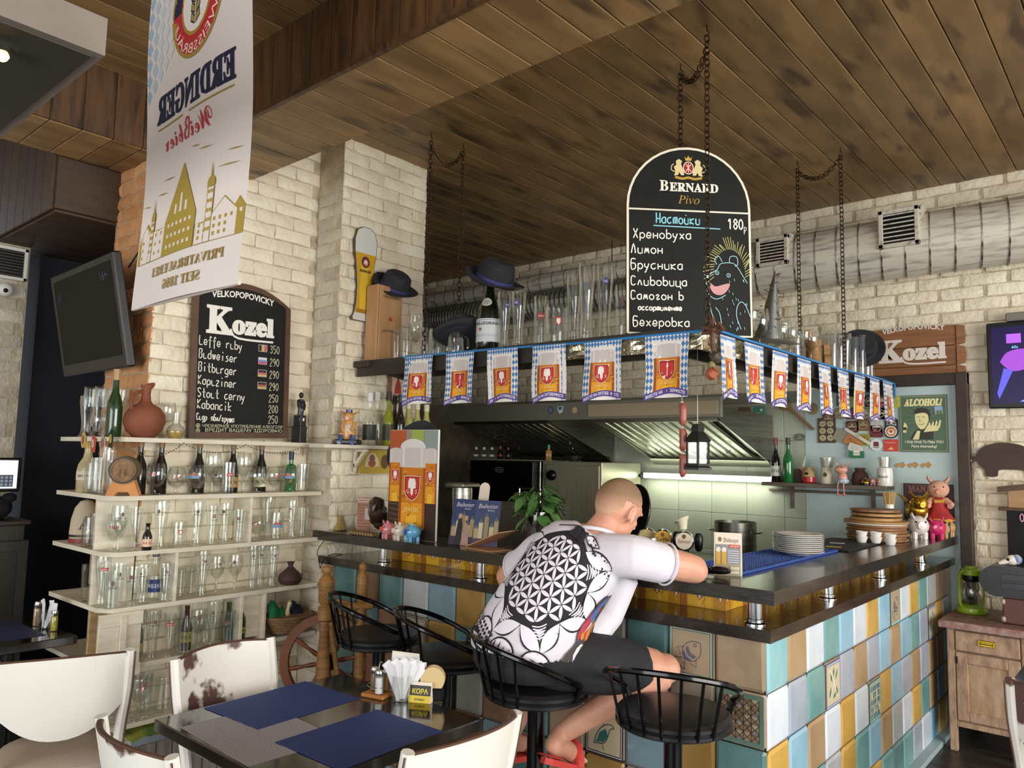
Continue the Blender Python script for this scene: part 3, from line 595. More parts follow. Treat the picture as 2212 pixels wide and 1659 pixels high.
# white-on-black board on the left wall, standing on the top shelf
kb = thing('chalkboard_sign', 'brown-framed chalkboard with an arched top and prices, above the white glass shelves', 'sign', (-2.868, -.505, 1.722), rot=(0, R(-1.5), PI/2))
w2, h2 = .305, .89
def arch_top(w, h, s, n=14, i=0): return [(-w+i, i), (w-i, i), (w-i, h-s)]+[((w-i)*(1-2*k/n), h-s+(s-i)*(1-(1-2*k/n)**2)) for k in range(1, n)]+[(-w+i, h-s)]
KF = mat('brown_board_frame', 0x5f412a, .5, 0, 0x4c3321, 8, bump=.1, bs=30)
f = MB(); A = arch_top(w2, h2, .11); B = arch_top(w2, h2, .11, i=.032); n = len(A)
f.add([(x, .012, y) for x, y in A]+[(x, -.014, y) for x, y in A]+[(x, -.014, y) for x, y in B]+[(x, -.002, y) for x, y in B], [(i, (i+1) % n, (i+1) % n+n, i+n) for i in range(n)]+[(i+n, (i+1) % n+n, (i+1) % n+2*n, i+2*n) for i in range(n)]+[(i+2*n, (i+1) % n+2*n, (i+1) % n+3*n, i+3*n) for i in range(n)]+[tuple(range(n))])
f.build('frame', KF, kb); MB().prism(B, -.001, .003, T=TX).build('panel', CHB, kb)
d = Dec(); W2 = 0xf2eee4
def kozel(d, cx, cy, s, col=W2, arcs=1, sub=True):
    d.text('VELKOPOPOVICKÝ', 0, 0, .036*s, col, bold=.03, mw=.40*s, fn=lambda x, y: (cx+x*(1-.0*y), cy+.21*s+y-(x*x)*.55/s*arcs), res=2)
    d.text('𝐊', cx-.145*s, cy-.012*s, .155*s, col, bold=.03, mw=.165*s); d.text('𝐨𝐳𝐞𝐥', cx+.068*s, cy, .106*s, col, bold=.045, mw=.275*s); d.line(smooth_line([(cx-.08*s, cy+.02*s), (cx-.03*s, cy-.03*s), (cx+.2*s, cy-.032*s)]), .012*s, col)
kozel(d, 0, .6, .98)
for t, pr, y in (('Leffe ruby', '350', .515), ('Budweiser', '290', .44), ('Bitburger', '290', .367), ('Kapuziner', '290', .295), ('Stout cerny', '250', .225), ('Kabancik', '200', .162), ('Сидр ябл/груша', '250', .1)):
    d.hand(t, -.262, y, .05 if y > .11 else .036, 0xf0ebdd, .0052, .5 if y > .11 else .42, slope=-.05); d.hand(pr, .175, y-.012, .045, 0xd8cfae, .0036, .48)
for y, cs in ((.515, (0x1a1a1a, 0xc8b45a, 0xc05a78)), (.44, (0xd8d8e0, 0x6f8fc0, 0xc8506a)), (.367, (0x181818, 0xc0506a, 0xc0b060)), (.295, (0x181818, 0xb04a5a, 0xb8a858))):
    d.rect(.1, y-.008, .158, y+.034, 0xb9b0b0)
    for k in range(3):
        if y > .5: d.rect(.103+k*.0175, y-.005, .103+(k+1)*.0175, y+.031, cs[k])
        else: d.rect(.103, y+.031-(k+1)*.012, .155, y+.031-k*.012, cs[k])
for y in (.072, .045): d.ring(-.252, y-.005, .011, .011, .003, 0xd8d0a8); d.ell(-.252, y-.005, .006, .006, 0xb8b48a)
d.text('ЧРЕЗМЕРНОЕ УПОТРЕБЛЕНИЕ АЛКОГОЛЯ', .022, .058, .017, 0xd8d2b0, mw=.5); d.text('ВРЕДИТ ВАШЕМУ ЗДОРОВЬЮ', .03, .035, .018, 0xd8d2b0, mw=.48)
d.build('lettering', lambda u, v, l: (u, -.0035-l, v), kb, eps=.00012)
# cloth banner seen from behind
bn = thing('cloth_banner', 'white cloth banner hanging from the ceiling, its beer lettering and gold town skyline mirrored', 'banner', (-1.39, -1.6, 3.6))
W3 = .378; zb = 2.165-3.6
def bx(u, v, l=0): return (-u*(1-.02*math.sin(v*2)), -l+.012*math.sin(v*5)+.01*math.sin(u*7+v), v)
d = Dec(); d.rect(-W3, zb, W3, -.02, 0xe3dad6); d.build('cloth', bx, bn, print_mat('banner_cloth_print', .8), eps=0, cut=(.05, .05))
d = Dec()
for i in range(5):
    for j in range(24):
        x, y = W3-.02-i*.045, -.05-j*.062-(.031 if i % 2 else 0)
        if y > zb+.78+i*.04: d.poly([(x, y-.031), (x+.0225, y), (x, y+.031), (x-.0225, y)], (0x9fb9cc, 0xb4c6d4, 0xc6d2da, 0xd2d8dc, 0xdadada)[i])
cx, cy = -.02, zb+1.075
for rx, ry, c in ((.2, .215, 0xa8893a), (.186, .2, 0xc0282c), (.12, .135, 0xa8893a), (.107, .122, 0xefe6e0)): d.ell(cx, cy, rx, ry, c, 40)
d.poly([(cx+.186*math.cos(R(a)), cy+.2*math.sin(R(a))) for a in range(-5, 186, 10)]+[(cx+.12*math.cos(R(a)), cy+.135*math.sin(R(a))) for a in range(185, -6, -10)], 0x1a2048)
def bend(x, y, r0=.163, ry0=.177, a0=-90): a = R(a0+x*1.0/r0*57.3); return (cx+(r0-y)*math.cos(a), cy+(ry0-y)*math.sin(a))
d.text('WEISSBRÄU', 0, 0, .035, 0xf0e4da, mw=.40, fn=lambda x, y: bend(x, y-.02))
d.text('ERDINGER', 0, 0, .035, 0xf0e4da, mw=.36, fn=lambda x, y: (lambda a: (cx+(.16+y-.02)*math.cos(a), cy+(.177+y-.02)*math.sin(a)))(R(90)-x/.16))
for k in range(5): 
    for s in (-1, 1): d.poly([(cx+s*.003, cy-.1+k*.038), (cx+s*.038, cy-.08+k*.038), (cx+s*.032, cy-.045+k*.038), (cx+s*.003, cy-.065+k*.038)], 0x1c1a16); d.poly([(cx+s*.007, cy-.091+k*.038), (cx+s*.033, cy-.076+k*.038), (cx+s*.028, cy-.053+k*.038), (cx+s*.007, cy-.07+k*.038)], 0xa8924a)
sl = lambda x, y: (x, y+.0*x)
d.text('𝐄𝐑𝐃𝐈𝐍𝐆𝐄𝐑', .0, zb+.7, .1, 0x171d40, mw=.58, bold=.03); d.line([(-.28, zb+.675), (.02, zb+.675)], .006, 0xa8924a); d.line([(.07, zb+.675), (.28, zb+.675)], .006, 0xa8924a)
d.text('𝓦𝓮𝓲ß𝓫𝓲𝓮𝓻', .03, zb+.575, .085, 0xc2303a, mw=.36)
GD = 0xa8923c; LT = 0xe3dad6; y0 = zb+.165
SY = .58; dd = d; d = Dec()
def tower(x, w, h, c=GD, fill=None): d.rect(x-w/2, y0, x+w/2, y0+h, c); d.rect(x-w/2+.004, y0+.004, x+w/2-.004, y0+h-.004, fill or LT)
def gable(x, w, h, g, fill): d.poly([(x-w/2-.004, y0), (x+w/2+.004, y0), (x+w/2+.004, y0+h), (x, y0+h+g), (x-w/2-.004, y0+h)], GD); d.poly([(x-w/2, y0+.004), (x+w/2, y0+.004), (x+w/2, y0+h), (x, y0+h+g-.01), (x-w/2, y0+h)], fill)
def wins(x, w, z0, z1, nx, nz, c):
    for i in range(nx):
        for j in range(nz): a = x-w/2+w*(i+.5)/nx; b_ = z0+(z1-z0)*(j+.5)/nz; d.rect(a-.007, b_-.011, a+.007, b_+.011, c)
for x, w, h, g, f_ in ((-.345, .06, .16, .06, GD), (-.26, .15, .15, .1, LT), (.31, .1, .17, .1, LT), (.2, .1, .2, 0.0, LT), (-.14, .08, .13, 0.0, LT), (.03, .23, .22, .34, GD)): 
    gable(x, w, h, g, f_); wins(x, w*.85, y0+.02, y0+h, max(2, int(w/.035)), 3, GD if f_ == LT else LT)
for i in range(3): d.rect(.03-.05+i*.04, y0+.25, .03-.035+i*.04, y0+.37-abs(i-1)*.06, LT)
for x, h, w in ((-.175, .33, .04), (.262, .27, .03)):
    tower(x, w, h); wins(x, w*.8, y0+.05, y0+h, 2, 5, GD); d.poly([(x-w*.6, y0+h)]+arc(x, y0+h+.02, w*.6, .045, -20, 200, 10)+[(x+w*.6, y0+h)], GD); d.poly([(x-.006, y0+h+.06), (x+.006, y0+h+.06), (x, y0+h+.15)], GD)
for x, y, L in ((-.27, .42, .14), (-.3, .5, .1), (.15, .5, .12), (.2, .42, .1), (-.05, .62, .07), (-.12, .58, .1), (.33, .38, .07)): d.poly([(x-L/2, y0+y), (x, y0+y+.004), (x+L/2, y0+y+.014), (x, y0+y+.012)], GD)
dd.l += 1
n_ = len(dd.v); dd.v += [(x, y0+(y-y0)*SY, l+dd.l) for x, y, l in d.v]; dd.f += [tuple(i+n_ for i in f) for f in d.f]; dd.c += d.c; dd.l += d.l; d = dd
d.text('𝐏𝐑𝐈𝐕𝐀𝐓𝐁𝐑𝐀𝐔𝐄𝐑𝐄𝐈', -.04, zb+.1, .034, 0x9a8238, mw=.5); d.text('𝐒𝐄𝐈𝐓 𝟏𝟖𝟖𝟔', -.03, zb+.042, .034, 0x9a8238, mw=.26)
d.build('printing', lambda u, v, l: bx(u, v, l+.0006), bn, print_mat('banner_cloth_print', .8), eps=.0004, cut=(.05, .05))
MB().rbox((-W3-.01, -.008, -.03), (W3+.01, .008, -.005), .003).cyl((0, 0, -.01), (0, 0, .02), .003).build('top_rod', BLK, bn); MB().cyl((-W3, .006, zb+.005), (W3, .006, zb+.005), .007).build('hem_rod', mat('cloth_hem', 0xd8cec4, .8), bn)
# ------------------------------------------------------------------ white shelving round the wall end
WHT = mat('white_washed_board', 0xe4ddcb, .6, 0, 0xd2c8b2, 5, bump=.15, bs=40, stretch=(1, 1, 6)); BIR = mat('bare_birch_board', 0xcdb187, .6, 0, 0xb9986c, 4, stretch=(1, 1, 8))
BLW = mat('bluish_white_board', 0xcfd9e2, .6, 0, 0xbccad6, 4)
su = thing('wall_shelving', 'white six-tier plank shelving wrapped round the brick wall end, full of beer glasses', 'shelves', (-2.9, -1.1, 0))
so = (-2.9, -1.1, 0); SX, SYN = -2.72, -1.245
ZS = [1.705, 1.418, 1.148, .882, .605, .325]
for k, z in enumerate(ZS):
    ye = (-.035, -.035, -.035, -.035, -.035, -.6)[k]
    p = [(-3.42, SYN), (-2.80, SYN-.0), (-2.72, SYN+.05), (SX, ye), (-2.893, ye), (-2.893, -1.036), (-3.42, -1.036)]
    loc(MB().prism(p, z-.022, z), so).build('shelf_board', WHT, su)
def panel(a, b, m=WHT, name='divider'): return loc(MB().rbox(a, b, .002), so).build(name, m, su)
panel((-2.905, -1.24, 1.148), (-2.885, -1.04, 1.396)); panel((-2.905, -1.24, .882), (-2.885, -1.04, 1.126))
panel((-2.89, -.50, 1.148), (SX, -.485, 1.396)); panel((-2.89, -.905, .882), (SX, -.89, 1.126))
panel((-2.89, -.53, .605), (SX, -.51, .86)); panel((-2.79, -.52, .62), (-2.775, -.38, .85), name='inset_panel'); panel((-2.89, -.385, .5), (SX, -.368, .86))
dr = panel((SX-.01, -1.26, .56), (SX+.006, -1.06, .86), name='door')
for q in (((SX+.006, -1.262, .80), (SX+.018, -1.058, .862)), ((SX+.006, -1.262, .555), (SX+.018, -1.058, .615)), ((SX+.008, -1.165, .57), (SX+.022, -1.135, .85))): loc(MB().rbox(*q, .002), so).build('batten', WHT, dr)
panel((-2.895, -1.24, .605), (-2.88, -1.04, .86), BIR, 'end_panel')
panel((-3.42, -1.05, .9), (-2.905, -1.038, 1.12), BIR, 'back_panel'); panel((-2.893, -1.0, .02), (-2.885, -.06, .31), BLW, 'back_panel')
# ------------------------------------------------------------------ glasses and bottles
GLS = thin_glass('clear_glass', 0xfbfcfb, .05); GRN = mat('green_bottle_glass', 0x1d3a1a, .08, coat=.5); DKG = mat('dark_bottle_glass', 0x14100c, .07, coat=.5); CRK = mat('cork', 0xb08a5c, .8)
def up(prof, t=.0016):     # closed thin wall: outer line up, inner line down, thick base
    return prof
GP = {
 'weizen': [(0, 0), (.036, 0), (.036, .006), (.028, .014), (.023, .05), (.024, .09), (.031, .15), (.037, .2), (.037, .225), (.035, .24), (.0335, .24), (.0352, .2), (.029, .15), (.021, .09), (.019, .05), (.018, .03), (0, .026)],
 'goblet': [(0, 0), (.036, 0), (.035, .004), (.008, .010), (.0055, .03), (.0055, .065), (.012, .08), (.033, .105), (.041, .14), (.040, .175), (.036, .2), (.0345, .2), (.038, .175), (.039, .14), (.031, .107), (.01, .085), (0, .083)],
 'snifter': [(0, 0), (.035, 0), (.034, .004), (.008, .009), (.006, .022), (.01, .032), (.036, .05), (.048, .08), (.045, .115), (.036, .145), (.0345, .145), (.043, .115), (.046, .08), (.034, .053), (.008, .037), (0, .036)],
 'tumbler': [(0, 0), (.029, 0), (.03, .004), (.035, .14), (.0335, .14), (.028, .012), (0, .01)],
 'pint': [(0, 0), (.028, 0), (.029, .006), (.027, .02), (.029, .1), (.036, .16), (.0345, .16), (.0275, .1), (.025, .022), (0, .018)],
 'flute': [(0, 0), (.03, 0), (.029, .004), (.007, .01), (.006, .03), (.013, .05), (.026, .13), (.03, .2), (.0285, .2), (.0245, .13), (.011, .055), (0, .045)],
 'mug': [(0, 0), (.042, 0), (.044, .008), (.043, .12), (.041, .13), (.039, .13), (.04, .12), (.04, .018), (0, .014)],
}
NAMES = dict(weizen='wheat_beer_glass', goblet='stemmed_goblet', snifter='snifter_glass', tumbler='straight_tumbler', pint='pint_glass', flute='footed_flute', mug='glass_mug')
gm = {}; lm = {}
def wrap(r, z0, face=0): return lambda u, v, l: ((r+.0006+l)*math.cos(face+u/r), (r+.0006+l)*math.sin(face+u/r), z0+v)
def logo(key, r):
    k = (key, round(r, 3))
    if k in lm: return lm[k]
    d = Dec()
    if key == 'red': d.text('𝐏𝐀𝐋𝐌', 0, 0, .011, 0xb8322c, bold=.03)
    elif key == 'dot': d.ell(0, .01, .008, .008, 0x5a2f30); d.ell(0, .01, .0045, .0045, 0xb08878); d.text('𝐏𝐀𝐔𝐋𝐀𝐍𝐄𝐑', 0, -.01, .006, 0x3a3230, mw=.034)
    elif key == 'blue': d.ell(0, .01, .011, .012, 0x44458e); d.text('HB', 0, .005, .009, 0xe8e8f4)
    elif key == 'bar': d.rect(-.017, -.006, .017, .008, 0xb8343a); d.text('𝐊𝐑𝐎𝐌𝐁𝐀𝐂𝐇', 0, -.002, .005, 0xf2e8e0, mw=.03)
    elif key == 'crest': d.ell(0, .012, .008, .01, 0x6a4840); d.text('𝐄𝐑𝐃𝐈𝐍𝐆𝐄𝐑', 0, -.008, .008, 0x2d2a36, mw=.04)
    elif key == 'spade': d.poly([(-.011, .018), (.011, .018), (.011, .002), (0, -.01), (-.011, .002)], 0xb33a30); d.poly([(-.006, .014), (.006, .014), (.006, .002), (0, -.006), (-.006, .002)], 0xf2ece4)
    elif key == 'band': d.rect(-.03, -.012, .03, .008, 0x6b8fb4); d.rect(-.02, .002, .02, .014, 0xb0563c)
    d_ = d.build('printed_logo', wrap(r, 0), None, cut=(.004, 1)); lm[k] = d_.data; bpy.data.objects.remove(d_); return lm[k]
LRZ = dict(weizen=(.034, .175), goblet=(.0405, .15), snifter=(.0475, .09), tumbler=(.0335, .085), pint=(.032, .11), flute=(.0275, .15), mug=(.0435, .07))
protos = {}
ROUND = []; RAD = dict(weizen=.0375, goblet=.0415, snifter=.0485, tumbler=.0355, pint=.0365, flute=.0305, mug=.0445)
def glass(kind, p, label, group, h=1.0, lg=None, face=None, flip=False, w_=1.0):
    p = Vector(p); face = math.atan2(CAMP.y-p.y, CAMP.x-p.x)+rnd.uniform(-.5, .5) if face is None else face
    key = (kind, lg)
    if kind not in gm:
        b = MB().lathe(GP[kind], 18); me = b.build(NAMES[kind], GLS); gm[kind] = me.data; bpy.data.objects.remove(me)
    o = thing(NAMES[kind], label, 'glass', p, face, group); o.scale = (w_, w_, h)
    if flip: o.rotation_euler = (PI, 0, face); o.location.z += GP[kind][9][1]*h if kind != 'tumbler' else .14*h
    obj('bowl', gm[kind], o)
    if not flip: ROUND.append([o, RAD[kind]*w_, 1])
    if kind == 'mug':
        if 'h' not in gm: q = MB().tube(smooth_pts([(.041, 0, .025), (.07, 0, .03), (.078, 0, .065), (.07, 0, .1), (.041, 0, .108)]), .006, 8).build('handle', GLS); gm['h'] = q.data; bpy.data.objects.remove(q)
        q = obj('handle', gm['h'], o); q.rotation_euler = (0, 0, R(70))
    if lg: r, z = LRZ[kind]; q = obj('printed_logo', logo(lg, r), o, (0, 0, z))
    return o
def smooth_pts(p, k=4):
    p = [Vector(q) for q in p]; o = []
    for i in range(len(p)-1):
        a, b, c, d = p[max(i-1, 0)], p[i], p[i+1], p[min(i+2, len(p)-1)]
        for j in range(k):
            t = j/k; o.append(.5*((2*b)+(-a+c)*t+(2*a-5*b+4*c-d)*t*t+(-a+3*b-3*c+d)*t**3))
    return o+[p[-1]]
BP = {'long': [(0, 0), (.036, 0), (.0375, .004), (.0375, .13), (.034, .16), (.018, .2), (.0145, .23), (.0145, .285), (.016, .287), (.016, .3), (.0, .3)],
      'beer': [(0, 0), (.03, 0), (.031, .004), (.031, .1), (.027, .125), (.014, .16), (.013, .2), (.0145, .205), (.0145, .215), (0, .215)],
      'square': [(0, 0), (.04, 0), (.042, .004), (.042, .13), (.036, .155), (.0165, .165), (.0155, .21), (.0175, .212), (.0175, .235), (0, .235)]}
def bottle(p, label, group=None, kind='long', h=1., w_=1., m=None, lab=None, cap=None, text=None, tc=0x2a1a10, lz=.07, lh=.05, name='bottle', face=None):
    p = Vector(p); face = math.atan2(CAMP.y-p.y, CAMP.x-p.x) if face is None else face
    o = thing(name, label, 'bottle', p, face, group); o.scale = (w_, w_, h); m = m or DKG; ROUND.append([o, {'long': .0375, 'beer': .031, 'square': .043}[kind]*w_, 1])
    b = MB().lathe(BP[kind], 18, rfn=(lambda a, z: 1/max(abs(math.cos(a)), abs(math.sin(a)))**.7 if z < .16 else 1) if kind == 'square' else None); b.build('glass_body', m, o)
    pr = BP[kind]; zt = pr[-1][1]; r = pr[-2][0]
    if cap is not None: MB().lathe([(0, zt+.004), (r+.0015, zt+.004), (r+.0015, zt-.045), (r, zt-.046)], 14).build('cap', mat('cap_%06x' % cap, cap, .4), o)
    if lab is not None:
        d = Dec(); w = r0 = pr[2][0]*1.35; d.rect(-w, 0, w, lh, lab)
        if text: d.text(text, 0, lh*.35, lh*.3, tc, mw=w*1.4)
        d.build('label', lambda u, v, l: ((r0/1.35+.0012+l)*math.cos(u/(r0/1.35)), (r0/1.35+.0012+l)*math.sin(u/(r0/1.35)), lz+v), o, cut=(.008, 1))
    return o
def relax(items, xr, yr, it=200):      # nudge round-footed things apart inside their shelf
    for _ in range(it):
        for i in range(len(items)):
            a, ra, fa = items[i]
            for j in range(i+1, len(items)):
                b, rb, fb = items[j]
                if abs(a.location.z-b.location.z) > .05: continue
                dx, dy = a.location.x-b.location.x, a.location.y-b.location.y; d_ = math.hypot(dx, dy) or 1e-4; ov = ra+rb+.001-d_
                if ov > 0:
                    ux, uy = dx/d_, dy/d_; k = ov*.5/max(1e-6, fa+fb)*2
                    ux *= 1.6
                    a.location.x += ux*k*fa*.5; a.location.y += uy*k*fa*.5; b.location.x -= ux*k*fb*.5; b.location.y -= uy*k*fb*.5
        for a, ra, fa in items:
            if fa:
                a.location.x = min(max(a.location.x, xr[0]+ra), xr[1]-ra); a.location.y = min(max(a.location.y, yr[0]+ra), yr[1]-ra)
ORD = ['first', 'second', 'third', 'fourth', 'fifth', 'sixth', 'seventh', 'eighth', 'ninth', 'tenth', 'eleventh', 'twelfth', 'thirteenth', 'fourteenth']
SW_ = dict(weizen='wheat glass', goblet='goblet', snifter='snifter', tumbler='tumbler', pint='pint', flute='flute', mug='mug')
KW = dict(weizen='wheat beer glass', goblet='stemmed goblet', snifter='round snifter', tumbler='straight tumbler', pint='flared pint glass', flute='tall footed flute', mug='handled mug')
LW = dict(red='with red lettering', dot='with dark round logo', blue='with blue round logo', bar='with red bar logo', crest='with dark crest', spade='with red shield', band='with blue band')
def row(items, z, shelf, group, dx=-2.80, ref='from the doorway'):
    cnt = {}
    for it in items:
        kind, px, h, lg = it[:4]; x = it[4] if len(it) > 4 else dx
        cnt[kind] = cnt.get(kind, 0)+1; p = at(px, 1100, 'x', x); p.z = z
        glass(kind, p, '%s%s, %s, %s %s %s' % (KW[kind], ' '+LW[lg] if lg else '', shelf, ORD[cnt[kind]-1], SW_[kind], ref), group, h, lg)
G1 = 'beer glasses on the white wall shelving'
zA, zB, zC, zD, zE, zF = [z+.0005 for z in ZS]
# top tier
row([('weizen', 170, .9, None, -3.15), ('snifter', 188, .95, None, -3.0), ('weizen', 200, 1.05, None, -3.1), ('tumbler', 212, .85, None, -2.98), ('weizen', 222, 1.1, None, -3.05), ('weizen', 240, 1.05, None, -3.0)], zA, 'top shelving tier', G1)
for i, (px, h) in enumerate(((193, .7), (215, .75), (236, .7))):
    p = at(px, 900, 'x', -3.02); p.z = zA+.155; glass('tumbler', p, 'upturned tumbler stacked on the shelving\'s top tier, %s from the doorway' % ORD[i], G1, h, None, flip=True)
bottle((at(272, 900, 'x', -2.86).xy[:]+(zA,)) and (-2.86, at(272, 900, 'x', -2.86).y, zA), 'corked green bottle standing behind the clay jug', h=1.12, m=GRN, cap=0xb08a5c)
CLY = mat('terracotta_clay', 0x8a4f35, .75, 0, 0x74402b, 5, bump=.15, bs=50)
jy = at(283, 900, 'x', -2.80).y
j = thing('clay_jug', 'round terracotta jug with a tall spout and loop handle on the top tier', 'jug', (-2.80, jy, zA), rz=R(100))
MB().lathe([(0, 0), (.05, 0), (.056, .006), (.085, .035), (.1, .08), (.095, .12), (.07, .155), (.035, .175), (.025, .19), (.021, .22), (.023, .25), (.03, .27), (.026, .27), (.018, .25), (.017, .2), (0, .19)], 28).build('body', CLY, j)
MB().tube(smooth_pts([(-.022, 0, .235), (-.055, 0, .225), (-.078, 0, .19), (-.072, 0, .14)]), .009, 8).build('handle', CLY, j)
MB().tube([(.01, 0, .26), (.03, 0, .272), (.042, 0, .282)], [.02, .014, .006], 8).build('spout', CLY, j)
row([('goblet', 338, .95, None, -2.82)], zA, 'top tier beside the clay jug', 'goblet by the jug')
f = thing('flask', 'round-bellied glass flask half full of grain beside the framed chalkboard', 'flask', (-2.79, at(369, 900, 'x', -2.79).y, zA))
MB().lathe([(0, 0), (.03, 0), (.043, .018), (.047, .04), (.04, .06), (.022, .075), (.02, .08), (.02, .135), (.022, .137), (.019, .135), (.018, .08), (.038, .06), (.045, .04), (0, .003)], 20).build('glass_body', GLS, f)
MB().lathe([(0, .004), (.029, .004), (.041, .02), (.044, .04), (0, .043)], 18).build('grain', mat('grain', 0x9c7f3c, .8, 0, 0xc2a860, 120, bump=.6, bs=200), f, kind='stuff')
by = at(648, 900, 'x', -2.80).y
st = thing('black_bust', 'black seated figurine on a tall plinth, far end of the top tier', 'statuette', (-2.80, by, zA), rz=R(20))
BKP = mat('black_resin', 0x17181a, .35, 0, 0x262729, 30); MB().rbox((-.032, -.032, 0), (.032, .032, .10), .002).rbox((-.027, -.027, .10), (.027, .027, .165), .002).build('plinth', BKP, st)
d = Dec().rect(-.016, .13, .016, .148, 0xe8e6df); d.text('пиво', 0, .135, .007, 0x333333); d.build('name_plate', XZ(-.0275), st, rot=(0, 0, R(60)))
b = MB().tube(smooth_pts([(0, 0, .165), (.006, 0, .2), (0, 0, .235), (-.004, 0, .262)]), [.018]*3+[.019]*3+[.022]*3+[.02]*3+[.009], 10); b.ell((.002, 0, .285), .014, .014, .019, 10); b.tube(smooth_pts([(.004, .022, .255), (.012, .026, .225), (.02, .01, .2)]), .007, 6); b.tube(smooth_pts([(.004, -.022, .255), (.014, -.024, .228), (.022, -.006, .205)]), .007, 6); b.build('figure', BKP, st)
# second tier
row([('snifter', 332, 1.1, 'red', -2.77), ('snifter', 383, .95, 'red', -2.79), ('snifter', 412, 1.05, 'band', -2.76), ('goblet', 452, 1.12, None, -2.76), ('snifter', 478, .95, 'crest', -2.80), ('tumbler', 487, 1.2, 'bar', -2.75), ('goblet', 522, 1.1, None, -2.76), ('snifter', 552, 1.0, None, -2.78), ('snifter', 596, 1.0, 'red', -2.77), ('snifter', 622, 1.0, 'band', -2.75), ('tumbler', 650, 1.15, None, -2.76)], zB, 'second shelving tier', G1)
row([('mug', 190, 1.2, None, -3.05), ('tumbler', 205, 1.3, None, -3.0), ('weizen', 215, 1.0, None, -3.1), ('flute', 226, 1.1, None, -2.97), ('tumbler', 236, 1.2, None, -2.93)], zB, 'second tier\'s doorway end', G1)
for i, (px, x, lab, t, lb) in enumerate([(284, -2.87, None, None, 'dark bottle behind the little barrel'), (358, -2.83, None, None, 'plain dark bottle, second tier, just past the barrel'), (430, -2.84, 0x4a3424, None, 'dark bottle with a brown label on the second tier'), (500, -2.83, 0xb08a4c, '𝐀𝐋𝐄', 'dark bottle with an orange label on the second tier'), (567, -2.83, 0xe2dcbc, '𝐗𝐗', 'dark bottle with a cream round label on the second tier')]):
    p = at(px, 1000, 'x', x); bottle((x, p.y, zB), lb, 'corked dark bottles on the second tier', h=.95, w_=.88, lab=lab, text=t, cap=0x8c6a46, lz=.03, lh=.06)
bottle((-2.79, at(632, 1000, 'x', -2.79).y, zB), 'green flask bottle with a blue cap and yellow label on the second tier', kind='square', h=.98, w_=.78, m=mat('bright_green_glass', 0x1f6b35, .08, coat=.5), cap=0x20284a, lab=0xb8b04a, text='𝐁', lz=.05)
bottle((-3.12, at(160, 1000, 'x', -3.12).y, zB), 'fat clear bottle with gold neck at the doorway end of the second tier', kind='long', h=.9, w_=1.3, m=mat('pale_printed_glass', 0xb9a982, .2), cap=0xb8923a, lab=0xd8cbb0, text='𝐇𝐎𝐍𝐄𝐘')
kg = thing('small_barrel', 'small oak barrel on an orange cradle on the second tier', 'barrel', (-2.79, at(272, 1000, 'x', -2.79).y-.0, zB), rz=R(-30))
OAK = mat('oak_barrel', 0x8a6a44, .55, 0, 0x6e5234, 4, bump=.1, stretch=(1, 9, 9)); T = Matrix.Translation((0, 0, .125)) @ Matrix.Rotation(PI/2, 4, 'Y')
MB().lathe([(.0, -.075), (.052, -.075), (.052, -.082), (.057, -.082), (.066, -.04), (.069, 0), (.066, .04), (.057, .082), (.052, .082), (.052, .075), (0, .075)], 24, T=T).build('barrel_body', OAK, kg)
for s in (-.06, .06): MB().lathe([(.0645, s-.009), (.0665, s-.009), (.067, s+.009), (.065, s+.009)], 24, T=T).build('hoop', mat('dull_hoop', 0x4d4a40, .5, .6), kg)
MB().cyl((.07, 0, .105), (.1, 0, .105), .009, n=10).cyl((.092, 0, .105), (.092, 0, .13), .005, n=8).build('tap', OAK, kg)
for s in (-.045, .045): MB().prism([(-.075, 0), (-.035, 0), (-.025, .018), (.025, .018), (.035, 0), (.075, 0), (.045, .085), (.02, .066), (-.02, .066), (-.045, .085)], s-.009, s+.009, T=Matrix(((0, 0, 1, 0), (1, 0, 0, 0), (0, 1, 0, 0), (0, 0, 0, 1)))).build('cradle', mat('orange_pine', 0xc98a48, .5, 0, 0xb8783a, 5), kg)
bc = thing('bead_chain', 'string of metal beads draped in swags below the top tier', 'chain', (-2.7, -.6, 1.70))
pts = []; sw = [at(255, 950, 'x', -2.712), at(397, 958, 'x', -2.712), at(531, 958, 'x', -2.712), at(655, 962, 'x', -2.712)]
b = MB()
for i in range(3):
    a, c = sw[i], sw[i+1]
    for k in range(26 if i < 1 else 22):
        t = k/(26 if i < 1 else 22); p = a.lerp(c, t); p.z = 1.683-(.07, .045, .04)[i]*4*t*(1-t); b.ell(p-Vector((-2.7, -.6, 1.70)), .0042, n=6, k=4)
for k in range(5): b.ell(sw[3]-Vector((-2.7, -.6, 1.70))-Vector((0, 0, .02+k*.01)), .0042, n=6, k=4)
b.build('bead_string', mat('bead_metal', 0xb8b09a, .25, .9), bc, kind='stuff')
